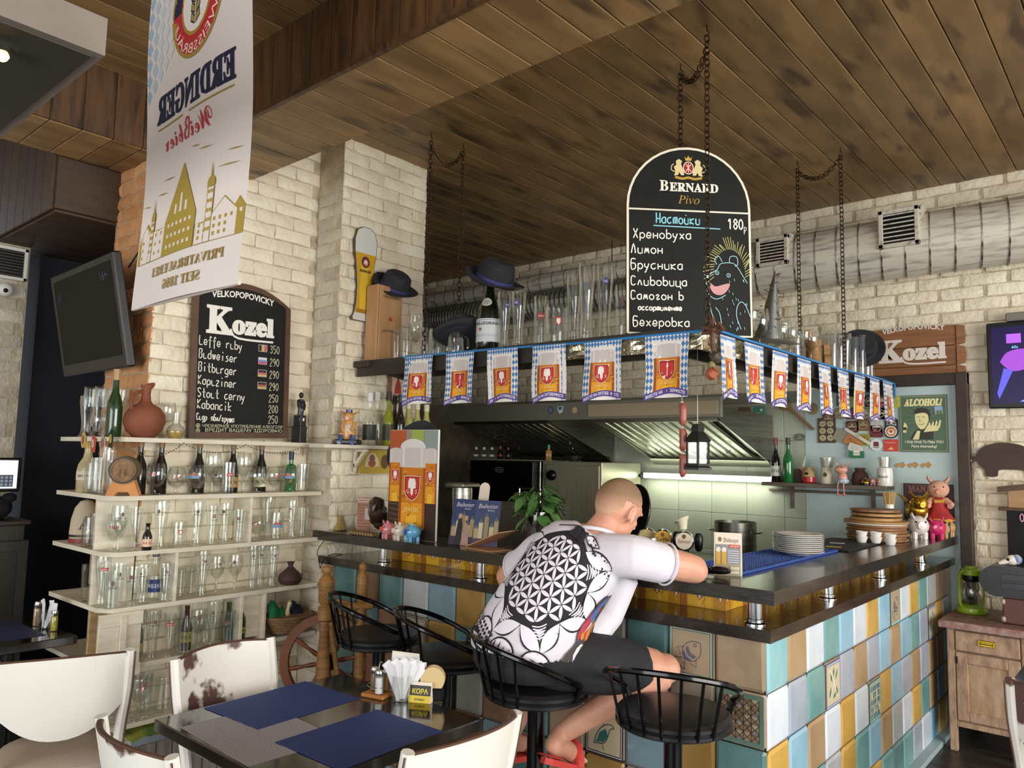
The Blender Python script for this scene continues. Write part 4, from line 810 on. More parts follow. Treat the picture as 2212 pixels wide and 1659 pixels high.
# third tier
row([('goblet', 258, 1.12, 'crest', -2.77), ('snifter', 250, 1.2, 'red', -2.85), ('flute', 300, 1.05, None, -2.76), ('weizen', 350, 1.0, 'crest', -2.76), ('mug', 389, 1.0, 'spade', -2.78), ('weizen', 428, .95, 'crest', -2.77), ('pint', 461, 1.25, 'dot', -2.77), ('weizen', 490, .9, 'crest', -2.80), ('pint', 517, 1.1, 'dot', -2.76), ('snifter', 558, .95, 'red', -2.80), ('weizen', 583, 1.0, None, -2.83), ('mug', 596, 1.2, 'band', -2.77), ('weizen', 632, .92, 'dot', -2.77), ('tumbler', 655, 1.2, None, -2.80)], zC, 'third shelving tier', G1)
row([('mug', 160, 1.15, None, -3.0), ('mug', 178, 1.2, None, -2.96), ('tumbler', 192, 1.25, None, -2.93)], zC, 'third tier\'s doorway end', G1)
b_ = bottle((-2.735, at(316, 1150, 'x', -2.735).y, zC), 'small brown bottle with a round red label on the third tier', kind='beer', h=.62, w_=.75, lab=0xe0b8a0, text='𝐀𝐋𝐄', tc=0xa02020, lz=.03, lh=.06)
jc = thing('striped_pennant_bag', 'cream cloth cap with a big letter A and red stripe at the doorway end', 'cap', (-3.28, -1.14, zC))
jm = MB().lathe([(.07, 0), (.075, .05), (.07, .12), (.055, .18), (.03, .215), (0, .225)], 18).build('crown', mat('cream_cloth', 0xcdbfa4, .8), jc)
d = Dec(); d.text('𝐀', 0, .07, .07, 0x2a2228); d.rect(-.1, .03, .1, .042, 0x2a2228); d.rect(-.1, 0.0, .1, .022, 0x8e3438); d.build('stripe_print', lambda u, v, l: ((.076+l)*math.cos(u/.075), (.076+l)*math.sin(u/.075), v), jc, cut=(.012, .04), rot=(0, 0, R(-20)))
# fourth tier
row([('weizen', 193, 1.0, 'bar', -2.86), ('pint', 214, 1.25, 'crest', -2.78), ('tumbler', 243, 1.25, 'crest', -2.76), ('pint', 281, 1.15, 'crest', -2.76), ('weizen', 318, .8, 'dot', -2.77), ('weizen', 362, .8, 'dot', -2.77), ('tumbler', 404, 1.1, None, -2.82), ('tumbler', 424, 1.1, None, -2.84), ('weizen', 446, .98, 'dot', -2.77), ('goblet', 476, 1.0, 'dot', -2.77), ('goblet', 515, 1.0, 'crest', -2.77), ('weizen', 553, 1.0, 'dot', -2.78), ('weizen', 573, .95, 'dot', -2.83), ('weizen', 590, .95, 'dot', -2.79)], zD, 'fourth shelving tier', G1)
row([('tumbler', 150, 1.3, None, -3.0)], zD, 'fourth tier\'s doorway end', G1)
bottle((-2.81, at(342, 1200, 'x', -2.81).y, zD), 'clear bottle with a dark blue label on the fourth tier', kind='long', h=.85, w_=1.0, m=thin_glass('clear_glass', 0), lab=0x24346c, text='𝐖𝐄𝐈𝐒𝐒', tc=0xd8dce8, lz=.05, lh=.075, cap=0x555555)
vs_ = thing('clay_vase', 'squat dark clay vase with a narrow neck on the fourth tier', 'vase', (-2.78, at(627, 1240, 'x', -2.78).y, zD))
MB().lathe([(0, 0), (.045, 0), (.062, .012), (.07, .032), (.062, .055), (.03, .085), (.016, .1), (.0145, .112), (.022, .124), (.022, .128), (.012, .126), (.0, .11)], 24).build('body', mat('dark_clay', 0x3d2a28, .6, 0, 0x4c3531, 8, bump=.1), vs_)
# fifth tier
row([('tumbler', 313, 1.15, 'dot', -2.77), ('weizen', 347, .98, 'crest', -2.76), ('flute', 384, 1.05, 'bar', -2.76), ('tumbler', 410, 1.3, None, -2.75), ('goblet', 441, 1.05, 'crest', -2.77), ('weizen', 474, 1.0, 'dot', -2.77), ('tumbler', 430, 1.1, None, -2.83), ('tumbler', 460, 1.1, None, -2.84), ('tumbler', 509, 1.3, 'crest', -2.75)], zE, 'fifth shelving tier', G1)
bottle((-2.82, at(408, 1350, 'x', -2.82).y, zE), 'brown swing-top bottle with a yellow label on the fifth tier', kind='beer', h=1.05, w_=.9, lab=0xa8a040, text='𝐁𝐈𝐄𝐑', lz=.04, m=mat('brown_glass', 0x3a1a0c, .08, coat=.5))
bottle((-2.80, at(497, 1350, 'x', -2.80).y, zE), 'dark green bottle on the fifth tier, nearer the clay vase end', kind='long', h=.72, w_=.8, m=GRN); bottle((-2.79, at(512, 1350, 'x', -2.79).y+.005, zE), 'green bottle with a round yellow label on the fifth tier', kind='long', h=.8, w_=.85, m=GRN, lab=0x8f9a30, text='𝐁', lz=.06, lh=.04)
bottle((-2.84, at(297, 1350, 'x', -2.84).y, zE), 'green bottle half hidden behind the white plank door, fifth tier', kind='long', h=.8, w_=.85, m=GRN, lab=0xc8b040, lz=.04)
# lowest tier
row([('snifter', 190, 1.3, 'red', -2.76), ('tumbler', 215, 1.3, 'bar', -2.76), ('weizen', 250, .95, 'crest', -2.82), ('weizen', 272, .98, None, -2.75), ('goblet', 306, 1.0, 'spade', -2.75), ('flute', 335, 1.05, 'bar', -2.78), ('tumbler', 347, 1.3, 'dot', -2.82), ('mug', 372, 1.3, None, -2.80), ('tumbler', 170, 1.3, None, -2.82)], zF, 'lowest shelving tier', G1)
for o_, r_ in ((j, .101), (f, .047), (kg, .085), (st, .036), (vs_, .07)): ROUND.append([o_, r_, .15])
relax([q for q in ROUND if q[0].location.x > -2.9], (-2.89, -2.705), (-1.24, -.04)); relax([q for q in ROUND if q[0].location.x <= -2.9], (-3.4, -2.91), (-1.245, -1.045))
# crate and cloth under the lowest tier, basket beside the wheel
cr = thing('plank_crate', 'grey weathered plank crate under the lowest tier', 'crate', (-2.76, -.88, 0), rz=R(90)); GW = mat('weathered_grey_plank', 0x8c8280, .7, 0, 0x6c625f, 5, bump=.2, rand=.12, stretch=(8, 8, 1))
for i in range(7): MB().rbox((-.28+i*.08, -.16, 0), (-.205+i*.08, -.145, .25), .003).build('slat', GW, cr)
for i in range(4): MB().rbox((.272, -.14+i*.06, 0), (.285, -.085+i*.06, .25), .003).build('slat', GW, cr)
MB().rbox((-.28, -.145, 0), (.272, .1, .02), .003).build('bottom_panel', GW, cr)
yc = MB(); g = [(-.22+i*.05, -.13+j*.05, .262+rnd.uniform(0, .03)) for j in range(5) for i in range(9)]; yc.add(g, [(j*9+i, j*9+i+1, j*9+i+10, j*9+i+9) for j in range(4) for i in range(8)])
tag(yc.build('yellow_bag', mat('yellow_printed_bag', 0xc9c24a, .6, 0, 0x6c9a50, 14), None, smooth=60, loc=(-2.76, -.88, -.01), rot=(0, 0, R(90))), 'crumpled yellow-green bag lying on the plank crate', 'bag')
bk = thing('wicker_basket', 'wicker basket holding coloured toys and a skittle, beside the spinning wheel', 'basket', (-2.76, -.2, .62))
WIC = mat('wicker', 0x9a7a54, .7, 0, 0x7c6042, 40, bump=.5, bs=80)
for i in range(6): MB().lathe([(.075+i*.008, .0+i*.016), (.08+i*.008, .008+i*.016), (.075+i*.008, .016+i*.016)], 22, T=Matrix.Diagonal((1, 1.3, 1, 1))).build('woven_band', WIC, bk)
MB().lathe([(0, .002), (.074, .002)], 18, T=Matrix.Diagonal((1, 1.3, 1, 1))).build('bottom_panel', WIC, bk)
t_ = MB().lathe([(0, 0), (.018, .002), (.026, .04), (.022, .07), (.011, .1), (.013, .12), (.014, .135), (0, .15)], 14).build('skittle', mat('skittle_cream', 0xdccb9a, .4), None, loc=(-2.75, -.24, .655), rot=(R(-18), 0, 0)); tag(t_, 'cream skittle sticking out of the wicker basket', 'skittle')
t_ = MB().ell((0, 0, .05), .055, .06, .055).ell((.02, -.03, .1), .03, .03, .03).build('plush_toy', mat('dark_plush', 0x1a2236, .9, bump=.5, bs=200), None, loc=(-2.78, -.15, .66)); tag(t_, 'dark blue plush toy in the wicker basket', 'toy')
t_ = MB().add([(0, -.05+i*.02, .08+.03*math.sin(i*1.2)) for i in range(6)]+[(.03, -.05+i*.02, 0) for i in range(6)], [(i, i+1, i+7, i+6) for i in range(5)]).build('green_scarf', mat('green_cloth', 0x1f7a50, .8), None, loc=(-2.76, -.29, .70)); t_.modifiers.new('s', 'SOLIDIFY').thickness = .012; tag(t_, 'green cloth stuffed in the wicker basket', 'cloth')
# round medals pinned on the top tier edge
for i, (px, py, c1, c2, sh) in enumerate([(181, 950, 0xc8a860, 0x9a3a2a, 'oval'), (203, 958, 0xc04a30, 0xd8c8b0, 'zigzag'), (223, 958, 0xb89a88, 0x7a5a60, 'ragged'), (241, 948, 0x1e2018, 0xc8b830, 'square')]):
    p = at(px, py, 'y', SYN-.006); o = MB().prism(arc(0, 0, .026, .042, 0, 345, 23) if sh == 'oval' else [(-.024, -.04), (.018, -.045), (.026, .03), (.01, .02), (-.004, .045), (-.02, .03)], 0, .004, T=TX).build('beer_tag', mat('tag_%06x' % c1, c1, .6), None, loc=p); tag(o, '%s %s card tag hanging from the top tier edge' % (sh, ('gold', 'red striped', 'pinkish', 'black and yellow')[i]), 'tag')
    d = Dec(); d.ell(0, 0, .015, .022, c2); d.line([(-.012, -.012), (.012, .012)], .004, c1); d.build('printed_mark', XZ(-.005), o)
# ------------------------------------------------------------------ things on the hanging shelf
zH = 2.2155; GH = 'beer glasses on the hanging shelf'
def rowh(items, ax, val, leg):
    cnt = {}
    for it in items:
        kind, px, h, lg = it[:4]; w_ = it[4] if len(it) > 4 else 1.15; v = it[5] if len(it) > 5 else val; cnt[kind] = cnt.get(kind, 0)+1; p = at(px, 740, ax, v); p.z = zH
        glass(kind, p, '%s%s, hanging shelf %s, %s %s from the pier' % (KW[kind], ' '+LW[lg] if lg else '', leg, ORD[cnt[kind]-1], SW_[kind]), GH, h*1.25, lg, w_=w_)
n0 = len(ROUND)
rowh([('tumbler', 857, 1.15, None), ('tumbler', 880, 1.15, None), ('goblet', 903, 1.15, None), ('tumbler', 921, 1.1, None), ('mug', 934, 1.05, None), ('tumbler', 1002, 1.35, None, 1.05, .42), ('mug', 985, .8, None, 1.1, .25), ('weizen', 1088, 1.12, 'blue'), ('weizen', 1119, 1.12, 'blue'), ('tumbler', 1166, 1.6, 'bar', 1.05), ('mug', 1205, 1.35, 'spade', 1.5), ('weizen', 1236, 1.2, None), ('weizen', 1262, 1.35, None, 1.15, .38), ('weizen', 1268, 1.3, None, 1.2, .24), ('weizen', 1303, 1.3, 'blue', 1.2), ('tumbler', 1345, 1.55, 'crest')], 'y', .3, 'front')
rowh([('goblet', 1640, .95, None, 1.3), ('snifter', 1664, 1.0, None, 1.35), ('goblet', 1684, .9, None, 1.3), ('goblet', 1706, .95, None, 1.2), ('tumbler', 1727, 1.1, None, 1.2), ('goblet', 1741, .8, None, 1.2, -.42), ('tumbler', 1797, 1.5, None, 1.1), ('tumbler', 1812, 1.5, None, 1.1), ('weizen', 1826, 1.0, None, 1.1), ('tumbler', 1842, 1.7, None, 1.15), ('tumbler', 1858, 1.9, None, 1.2), ('tumbler', 1873, 1.95, None, 1.2), ('tumbler', 1887, 2.0, None, 1.2)], 'x', -.46, 'side leg')
fr = [q for q in ROUND[n0:] if q[0].location.y < .6 and q[0].location.x < -.7]
relax(fr, (-2.62, -.6), (.13, .49)); relax([q for q in ROUND[n0:] if q not in fr], (-.59, -.33), (.25, 3.05))
FEL = mat('grey_felt', 0x35353a, .9, 0, 0x2c2c31, 20, bump=.3, bs=150); DFL = mat('black_felt', 0x232327, .9, bump=.3, bs=150)
def hat(label, loc_, rot, s=1, m=FEL, band=0x4a4a8a, printed=True):
    o = thing('felt_hat', label, 'hat', loc_, rot=rot); o.scale = (s, s, s)
    T = Matrix.Diagonal((1.15, 1, 1, 1))
    MB().lathe([(.088, 0), (.09, .02), (.085, .06), (.078, .095), (.06, .11), (.03, .098), (0, .094)], 24, T=T).build('crown', m, o)
    b = MB(); n = 28
    for k, (r, z) in enumerate(((.087, .004), (.11, 0), (.135, .006), (.148, .018), (.147, .022), (.11, .006), (.087, .009))):
        for j in range(n): a = 2*PI*j/n; b.v.append(Vector((1.12*r*math.cos(a), r*math.sin(a), z+(.012*math.cos(2*a) if r > .12 else 0))))
    b.f = [(i*n+j, i*n+(j+1) % n, (i+1)*n+(j+1) % n, (i+1)*n+j) for i in range(6) for j in range(n)]; b.m = [0]*len(b.f); b.build('brim', m, o)
    MB().lathe([(.0895, .003), (.0905, .006), (.0905, .024), (.0885, .026)], 24, T=T).build('hat_band', mat('band_%06x' % band, band, .5), o)
    return o
bx_ = thing('wooden_bottle_box', 'tall wooden bottle box with a red star, pier end of the hanging shelf', 'box', (-2.56, .26, zH), rz=0)
BXW = mat('pale_box_wood', 0xc09468, .5, 0, 0xb0855a, 4, stretch=(6, 6, 1)); MB().rbox((-.055, -.1, 0), (.055, .1, .48), .003).build('body', BXW, bx_); MB().rbox((.056, -.09, .01), (.064, .09, .475), .002).build('sliding_lid', BXW, bx_)
d = Dec(); d.poly(star(0, .27, .022), 0xb03a2a); d.text('S.PELLEGRINO', 0, .4, .016, 0x3a2a20, mw=.13); d.text('S.PELLEGRINO', 0, 0, .016, 0x3a2a20, mw=.13, fn=lambda x, y: (x, .19+y-x*x*3)); d.build('lid_print', YZ(.0645), bx_)
hat('grey felt hat tilted on top of the wooden bottle box', (-2.54, .32, 2.70), (R(22), R(32), R(25)), .95)
p = at(990, 760, 'y', .27); hat('dark hat lying over glass mugs on the hanging shelf', (p.x, .29, 2.33), (R(-20), R(-15), R(10)), 1.05)
p = at(1055, 750, 'y', .3); big = thing('magnum_bottle', 'big dark green bottle with a white starred label, wearing a hat on the hanging shelf', 'bottle', (p.x, .3, zH), rz=R(-65))
MB().lathe([(0, 0), (.066, 0), (.07, .006), (.07, .2), (.062, .25), (.035, .31), (.026, .36), (.026, .42), (0, .42)], 24).build('glass_body', mat('magnum_glass', 0x141c10, .07, coat=.5), big)
d = Dec(); d.rect(-.1, 0, .1, .13, 0xd8dcdc); d.text('S.PELLEGRINO', 0, .095, .016, 0x2a2a30, bold=.03, mw=.17); d.poly(star(-.03, .07, .014), 0xb8362c); d.text('S.PELLEGRINO', 0, .03, .012, 0x9fb8c4, mw=.15); d.line([(-.1, .122), (.1, .122)], .003, 0x6a86a0)
d.build('label', lambda u, v, l: ((.071+l)*math.cos(u/.071), (.071+l)*math.sin(u/.071), .06+v), big, cut=(.01, 1)); d = Dec(); d.ell(0, 0, .03, .024, 0xc8c8c0); d.ell(0, 0, .02, .015, 0xa8a89c); d.build('neck_label', lambda u, v, l: ((.05-v*.35+l)*math.cos(u/.05), (.05-v*.35+l)*math.sin(u/.05), .285+v), big, cut=(.01, .01))
hat('grey hat with a blue band set on the magnum bottle', (p.x+.03, .3, 2.62), (R(10), R(28), R(5)), 1.1)
p = at(1866, 740, 'x', -.46); hat('black felt hat propped behind tall tumblers at the door end of the hanging shelf', (p.x-.02, p.y-.0, 2.47), (R(80), 0, R(30)), .95, DFL)
p = at(1660, 740, 'x', -.47); wh = thing('witch_hat', 'see-through pointed witch hat trimmed with gold tinsel beside the chalkboard', 'hat', (p.x, p.y, 2.32), rot=(R(8), R(10), 0))
NET = thin_glass('dark_net', 0x8a8478, .12, .5); MB().lathe([(.075, 0), (.05, .1), (.03, .2), (.012, .32), (.0, .36)], 20).build('crown', NET, wh); MB().lathe([(.075, 0), (.13, -.01), (.17, -.02), (.13, -.008), (.076, .003)], 28).build('brim', NET, wh)
b = MB()
for i in range(46): t = i/45; r = .078*(1-t)+.004; a = i*1.3; q = Vector((r*math.cos(a), r*math.sin(a), .35*t)); b.tube([q, q+Vector((rnd.uniform(-.03, .03), rnd.uniform(-.03, .03), rnd.uniform(-.03, .03)))], .0022, 4)
b.build('tinsel', mat('gold_tinsel', 0xc8b060, .25, 1), wh, kind='stuff')
PIN = mat('turned_pine', 0xa2753f, .5, 0, 0x7f5a30, 7, stretch=(1, 1, 8))
p = at(1757, 740, 'x', -.44); wm = thing('wooden_tankard', 'turned wooden tankard with a leaning stopper on the hanging shelf', 'mug', (p.x, p.y, zH)); MB().lathe([(0, 0), (.05, 0), (.05, .02), (.044, .03), (.042, .13), (.048, .15), (.05, .17), (.0, .17)], 20).build('body', PIN, wm); MB().cyl((0, -.01, .17), (-.03, -.03, .225), .016, .02, 10).build('stopper', PIN, wm)
p = at(1785, 740, 'x', -.42); wn = thing('wooden_nutcracker', 'pale wooden screw nutcracker beside the wooden tankard', 'nutcracker', (p.x, p.y, zH), rz=R(-60)); MB().prism([(-.035, 0), (.035, 0), (.035, .08), (.018, .1), (.016, .16), (-.02, .16), (-.035, .08)], -.018, .018, T=TX).build('body', PIN, wn); MB().lathe([(.014, .0), (.012, .002)], 14, T=Matrix.Rotation(PI/2, 4, 'X'), c=(0, -.019, .05)).build('screw_hole', BLK, wn)
# ------------------------------------------------------------------ pier: plaque, pictures, white shelf with bottles
def wallx(name, label, cat, x, y, z, **k): return thing(name, label, cat, (x, y, z), rz=PI/2)     # local x -> +y, local -y -> +x
pq = wallx('beer_glass_plaque', 'cut-out plaque shaped as a tall wheat beer glass on the brick pier', 'plaque', -2.638, .15, 2.47)
gl = [(-.085, 0), (.085, 0), (.09, .015), (.075, .045), (.062, .1), (.058, .22), (.07, .34), (.086, .44), (.088, .52), (.07, .575), (.03, .6), (-.03, .6), (-.07, .575), (-.088, .52), (-.086, .44), (-.07, .34), (-.058, .22), (-.062, .1), (-.075, .045), (-.09, .015)]
MB().prism(gl, 0, .012, T=TX).build('board', mat('plaque_edge', 0x5a4a2c, .5), pq)
d = Dec(); q = [(x*.95, .003+y*.988) for x, y in gl]; d.poly(q, 0xd8d8d2)
d.poly([p_ for p_ in [(-.068, .05), (.068, .05), (.057, .1), (.053, .22), (.065, .34), (.081, .43), (-.081, .43), (-.065, .34), (-.053, .22), (-.057, .1)]], 0xd0a11c); d.poly([(-.035, .07), (.02, .07), (.015, .2), (.03, .4), (-.03, .4), (-.04, .2)], 0xe3bb35); d.rect(-.06, .05, .06, .075, 0xa8791c)
d.ell(0, .375, .032, .036, 0x1d2550); d.ell(0, .372, .024, .028, 0xb83a2c); d.ell(0, .372, .014, .017, 0xe9dcc0); d.text('ERDINGER', 0, .31, .015, 0x2a2018, mw=.085, bold=.03); d.text('𝐄', 0, .345, .02, 0x7a5a20)
d.build('printed_front', XZ(-.0125), pq, cut=(.5, .5))
def picture(label, x, y, z, w, h, fc, bg, draw, name='framed_picture', cat='picture', wall='x', th=.014, rot=0):
    o = thing(name, label, cat, (x, y, z), rz=PI/2 if wall == 'x' else 0)
    if rot: o.rotation_euler = (0, rot, PI/2 if wall == 'x' else 0)
    if fc is not None:
        b = MB(); f_ = .018
        for a_, b__ in (((-w/2, -h/2), (w/2, -h/2+f_)), ((-w/2, h/2-f_), (w/2, h/2)), ((-w/2, -h/2), (-w/2+f_, h/2)), ((w/2-f_, -h/2), (w/2, h/2))): b.rbox((a_[0], -th-.004, a_[1]), (b__[0], 0, b__[1]), .002)
        b.build('frame', mat('frame_%06x' % fc, fc, .5, bump=.1), o)
    MB().rbox((-w/2+.001, -th, -h/2+.001), (w/2-.001, 0, h/2-.001), .001).build('panel', mat('card_%06x' % bg, bg, .6), o)
    d = Dec(); draw(d); d.build('printed_front', XZ(-th-.0004), o, eps=.00025); return o
def dr1(d): d.rect(-.05, -.075, .05, .075, 0xc9a896); d.poly([(-.03, -.04), (.03, -.04), (.022, .02), (.008, .05), (-.01, .05), (-.024, .01)], 0x9a3028); d.ell(0, .06, .01, .012, 0x5a4038); d.line([(-.03, -.03), (.03, .04)], .003, 0x4a3028); d.rect(-.035, -.068, .035, -.05, 0x6a5a4a)
picture('small brown-framed print of a red-cloaked figure below the hanging shelf end', -2.637, .45, 2.08, .145, .2, 0x7a5038, 0xc9a896, dr1)
def dr2(d): d.rect(-.13, -.07, .13, .07, 0xb89a3a); d.poly(arc(-.04, -.03, .055, .085, 0, 180)+[(-.095, -.03)], 0xd8c8a0); d.ell(-.04, .02, .022, .026, 0x7a5a48); d.ell(-.04, -.01, .03, .022, 0x9a5040); d.ell(.06, 0, .03, .045, 0x6a4a20)
picture('yellow metal sign with a monk under the white pier shelf', -2.637, .3, 1.6, .27, .15, None, 0xc9ac48, dr2, 'metal_sign', 'sign')
ps = thing('wall_shelf', 'small white shelf with a wooden bracket on the brick pier, holding bottles', 'shelf', (-2.57, .25, 1.69)); 
MB().rbox((-.075, -.44, -.012), (.075, .44, .010), .002).build('shelf_board', WHT, ps); q = MB().rbox((-.06, -.13, -.02), (-.045, -.11, -.15), .002).rbox((-.07, -.13, -.03), (.06, -.11, -.014), .002); q.add([(-.05, -.13, -.13), (-.05, -.11, -.13), (.05, -.11, -.03), (.05, -.13, -.03), (-.06, -.13, -.11), (-.06, -.11, -.11), (.03, -.11, -.025), (.03, -.13, -.025)], [(0, 1, 2, 3), (7, 6, 5, 4), (0, 3, 7, 4), (1, 5, 6, 2)]); q.build('bracket', WHT, ps)
zP = 1.701
def pig(label, loc_, rz, s, col, kind='bank', name='piggy_bank', cat='piggy bank', snout=None, m=None, sit=False):
    o = thing(name, label, cat, loc_, rz); o.scale = (s, s, s); m = m or mat('pig_%06x' % col, col, .18, coat=.6); ms = mat('pig_%06x' % (snout or col), snout or col, .2, coat=.5)
    MB().ell((0, 0, .055), .05, .044, .042, 18).build('body', m, o); MB().lathe([(.016, 0), (.016, .012), (.0, .013)], 14, T=Matrix.Rotation(PI/2, 4, 'Y'), c=(.044, 0, .058)).build('snout', ms, o)
    for sy in (-1, 1):
        MB().tube([(.018, sy*.022, .085), (.022, sy*.03, .1), (.028, sy*.03, .112)], [.012, .01, .001], 8, flat=.5).build('ear', m, o)
        MB().ell((.04, sy*.018, .072), .0045, n=8, k=5).build('eye', mat('glossy_black', 0x0c0c0c, .1), o)
        for sx in (-1, 1): MB().cyl((sx*.024, sy*.02, 0), (sx*.024, sy*.02, .03), .011, .012, 10).build('leg', m, o)
    MB().tube(smooth_pts([(-.048, 0, .06), (-.056, .006, .064), (-.058, -.004, .07), (-.06, .004, .076)]), .0025, 5).build('tail', m, o); return o
def glassless(px, x): p = at(px, 950, 'x', x); return (x, p.y, zP)
# seated pig statue in blue hat and boots
sp = thing('pig_statue', 'seated ochre pig statue in a blue hat and boots on the white pier shelf', 'statuette', glassless(752, -2.56), rz=R(-48))
OCH = mat('ochre_ceramic', 0xc98e45, .35, 0, 0xd8a868, 6, coat=.3); BLB = mat('blue_ceramic', 0x35477e, .3, coat=.3)
MB().lathe([(0, .03), (.04, .03), (.046, .05), (.042, .09), (.03, .13), (.022, .15), (0, .155)], 18).build('body', OCH, sp); MB().ell((.02, 0, .09), .026, .03, .04).build('belly', mat('cream_belly', 0xc9bcaa, .4), sp)
MB().ell((.008, 0, .165), .036, .033, .03).build('head', OCH, sp); MB().cyl((.035, 0, .158), (.06, 0, .156), .015, .013, 12).build('snout', mat('pink_snout', 0xd8957c, .3), sp)
for sy in (-1, 1):
    MB().tube([(.0, sy*.025, .18), (-.002, sy*.045, .192), (0, sy*.058, .2)], [.014, .016, .002], 8, flat=.4).build('ear', OCH, sp); MB().ell((.032, sy*.016, .175), .004, n=8, k=5).build('eye', mat('glossy_black', 0), sp)
    MB().tube([(.0, sy*.03, .13), (.03, sy*.034, .1), (.045, sy*.02, .085)], [.014, .012, .011], 8).build('arm', OCH, sp); MB().tube([(.01, sy*.028, .045), (.05, sy*.034, .05)], [.02, .018], 8).build('leg', OCH, sp); MB().tube([(.05, sy*.034, .055), (.058, sy*.035, .02), (.06, sy*.036, .008), (.08, sy*.038, .008)], [.016, .016, .015, .012], 10).build('boot', BLB, sp)
MB().lathe([(.034, .19), (.02, .192), (.02, .208), (.0, .21)], 16).build('hat', BLB, sp)
MB().rbox((-.07, -.07, 0), (.07, .07, .03), .01).build('base', BKP, sp)
for i, (px, x, h, w_, m_, cap, lab, lb) in enumerate([(797, -2.56, 1.05, 1.1, thin_glass('clear_glass', 0), 0xd8d8d8, 0x30342c, 'clear spirit bottle with a white cap and dark label on the pier shelf'), (815, -2.61, 1.1, .95, thin_glass('clear_glass', 0), 0xe0e0dc, None, 'plain clear bottle behind the black-labelled one on the pier shelf'), (835, -2.57, 1.12, .9, mat('yellow_green_glass', 0x7f8a22, .1, coat=.5), 0x1a1a1a, 0x3a3a1a, 'yellow-green bottle with a black cap on the pier shelf'), (851, -2.61, 1.05, .85, mat('amber_glass', 0x5a3c14, .1, coat=.5), 0x151515, None, 'amber bottle at the back of the pier shelf'), (862, -2.55, 1.08, .9, DKG, 0x151515, None, 'black wine bottle on the pier shelf'), (888, -2.57, .95, 1.05, mat('pale_gold_glass', 0xb7b06a, .12, coat=.5), 0xd8d0b0, None, 'pale gold bottle right after the black wine bottle'), (910, -2.57, .95, 1.05, mat('pale_gold_glass', 0), 0xd8d0b0, None, 'second pale gold bottle after the black wine bottle'), (934, -2.57, .92, 1.1, mat('pale_gold_glass', 0), 0xd8d0b0, None, 'third pale gold bottle, at the far end of the pier shelf')]):
    bottle(glassless(px, x), lb, 'bottles on the white pier shelf', h=h, w_=w_, m=m_, cap=cap, lab=lab, lz=.03, lh=.09)
relax(ROUND[-8:]+[[sp, .07, .1], [ps, 0, 0]], (-2.655, -2.48), (-.2, .7))
# ------------------------------------------------------------------ ventilation
DUC = mat('brushed_white_duct', 0xd9d2c2, .5, .1, 0x8d877b, 7, (.48, .75), stretch=(.7, 5, 5), bump=.1); RIB = mat('duct_rib', 0xb8b2a2, .4, .6, 0x4a463f, 20)
dt = thing('ventilation_duct', 'big whitewashed spiral duct running along the back wall under the ceiling', 'duct', (.1, 2.86, 3.15))
MB().cyl((-1.5, 0, 0), (2.4, 0, 0), .21, n=32).build('pipe', DUC, dt)
MB().tube([(-1.75, .04, .17), (-1.62, .02, .1), (-1.5, 0, 0)], [.09, .15, .21], 24).build('reducer', DUC, dt)
rb = None
for i in range(26):
    x = -1.45+i*.148
    if rb is None: rb = MB().lathe([(.21, -.006), (.2165, -.004), (.2165, .004), (.21, .006)], 32, T=Matrix.Rotation(PI/2, 4, 'Y') @ Matrix.Shear('XY', 4, (0, 0))).build('rib', RIB, dt); rb.location = (x, 0, 0); rb.rotation_euler = (0, 0, R(12))
    else: q = rb.copy(); COL.objects.link(q); q.location = (x, 0, 0); q.rotation_euler = (0, 0, R(12))
WFR = mat('chipped_white_paint', 0xd2cabb, .5, .1, 0x8f887c, 25, (.5, .7))
for (xa, xb, zl, zh, lb) in ((-1.14, -.90, 3.10, 3.32, 'square slatted air grille on the duct nearer the chalkboard'), (-.28, -.03, 3.10, 3.36, 'square slatted air grille on the duct above the wooden sign')):
    v = thing('air_grille', lb, 'vent', ((xa+xb)/2, 2.63, zl)); w2_, hh = (xb-xa)/2, zh-zl
    MB().box((-w2_+.02, .01, .02), (w2_-.02, .05, hh-.02)).build('backing', BLK, v)
    MB().rbox((-w2_, 0, 0), (w2_, .04, .028), .003).rbox((-w2_, 0, hh-.028), (w2_, .04, hh), .003).rbox((-w2_, 0, 0), (-w2_+.028, .04, hh), .003).rbox((w2_-.028, 0, 0), (w2_, .04, hh), .003).box((-w2_-.01, .04, -.01), (w2_+.01, .22, hh+.01)).build('frame', WFR, v)
    for k in range(7): z = .04+k*(hh-.07)/6.4; MB().box((-w2_+.028, .002, z), (w2_-.028, .02, z+.008)).build('slat', WFR, v)
td = thing('thin_duct', 'thin grey spiral pipe above the corrugated hose over the kitchen', 'duct', (-2.6, 2.9, 3.335)); MB().cyl((-3.3, 0, 0), (.98, 0, 0), .088, n=24).build('pipe', DUC, td)
rb = MB().lathe([(.088, -.004), (.092, -.003), (.092, .003), (.088, .004)], 24, T=Matrix.Rotation(PI/2, 4, 'Y')).build('rib', RIB, td); rb.location = (-3.25, 0, 0); rb.rotation_euler = (0, 0, R(12))
for i in range(1, 30): q = rb.copy(); COL.objects.link(q); q.location = (-3.25+i*.145, 0, 0)
for x in (.0, .45): tag(MB().cyl((0, 0, 0), (0, 0, .28), .004, n=6).build('hanger_rod', BLK, td), None).location = (x, 0, .0)
cd = thing('corrugated_hose', 'fat corrugated metal hose sagging along the wall over the kitchen', 'hose', (-2.6, 2.88, 3.12)); P_ = smooth_pts([(-3.3, 0, -.03), (-2.6, 0, .0), (-2.0, 0, -.01), (-1.3, 0, -.02), (-.6, 0, .0), (.2, 0, -.01), (.7, -.02, -.02), (.95, -.03, -.12), (1.0, -.03, -.3), (1.0, -.03, -.5)], 30)
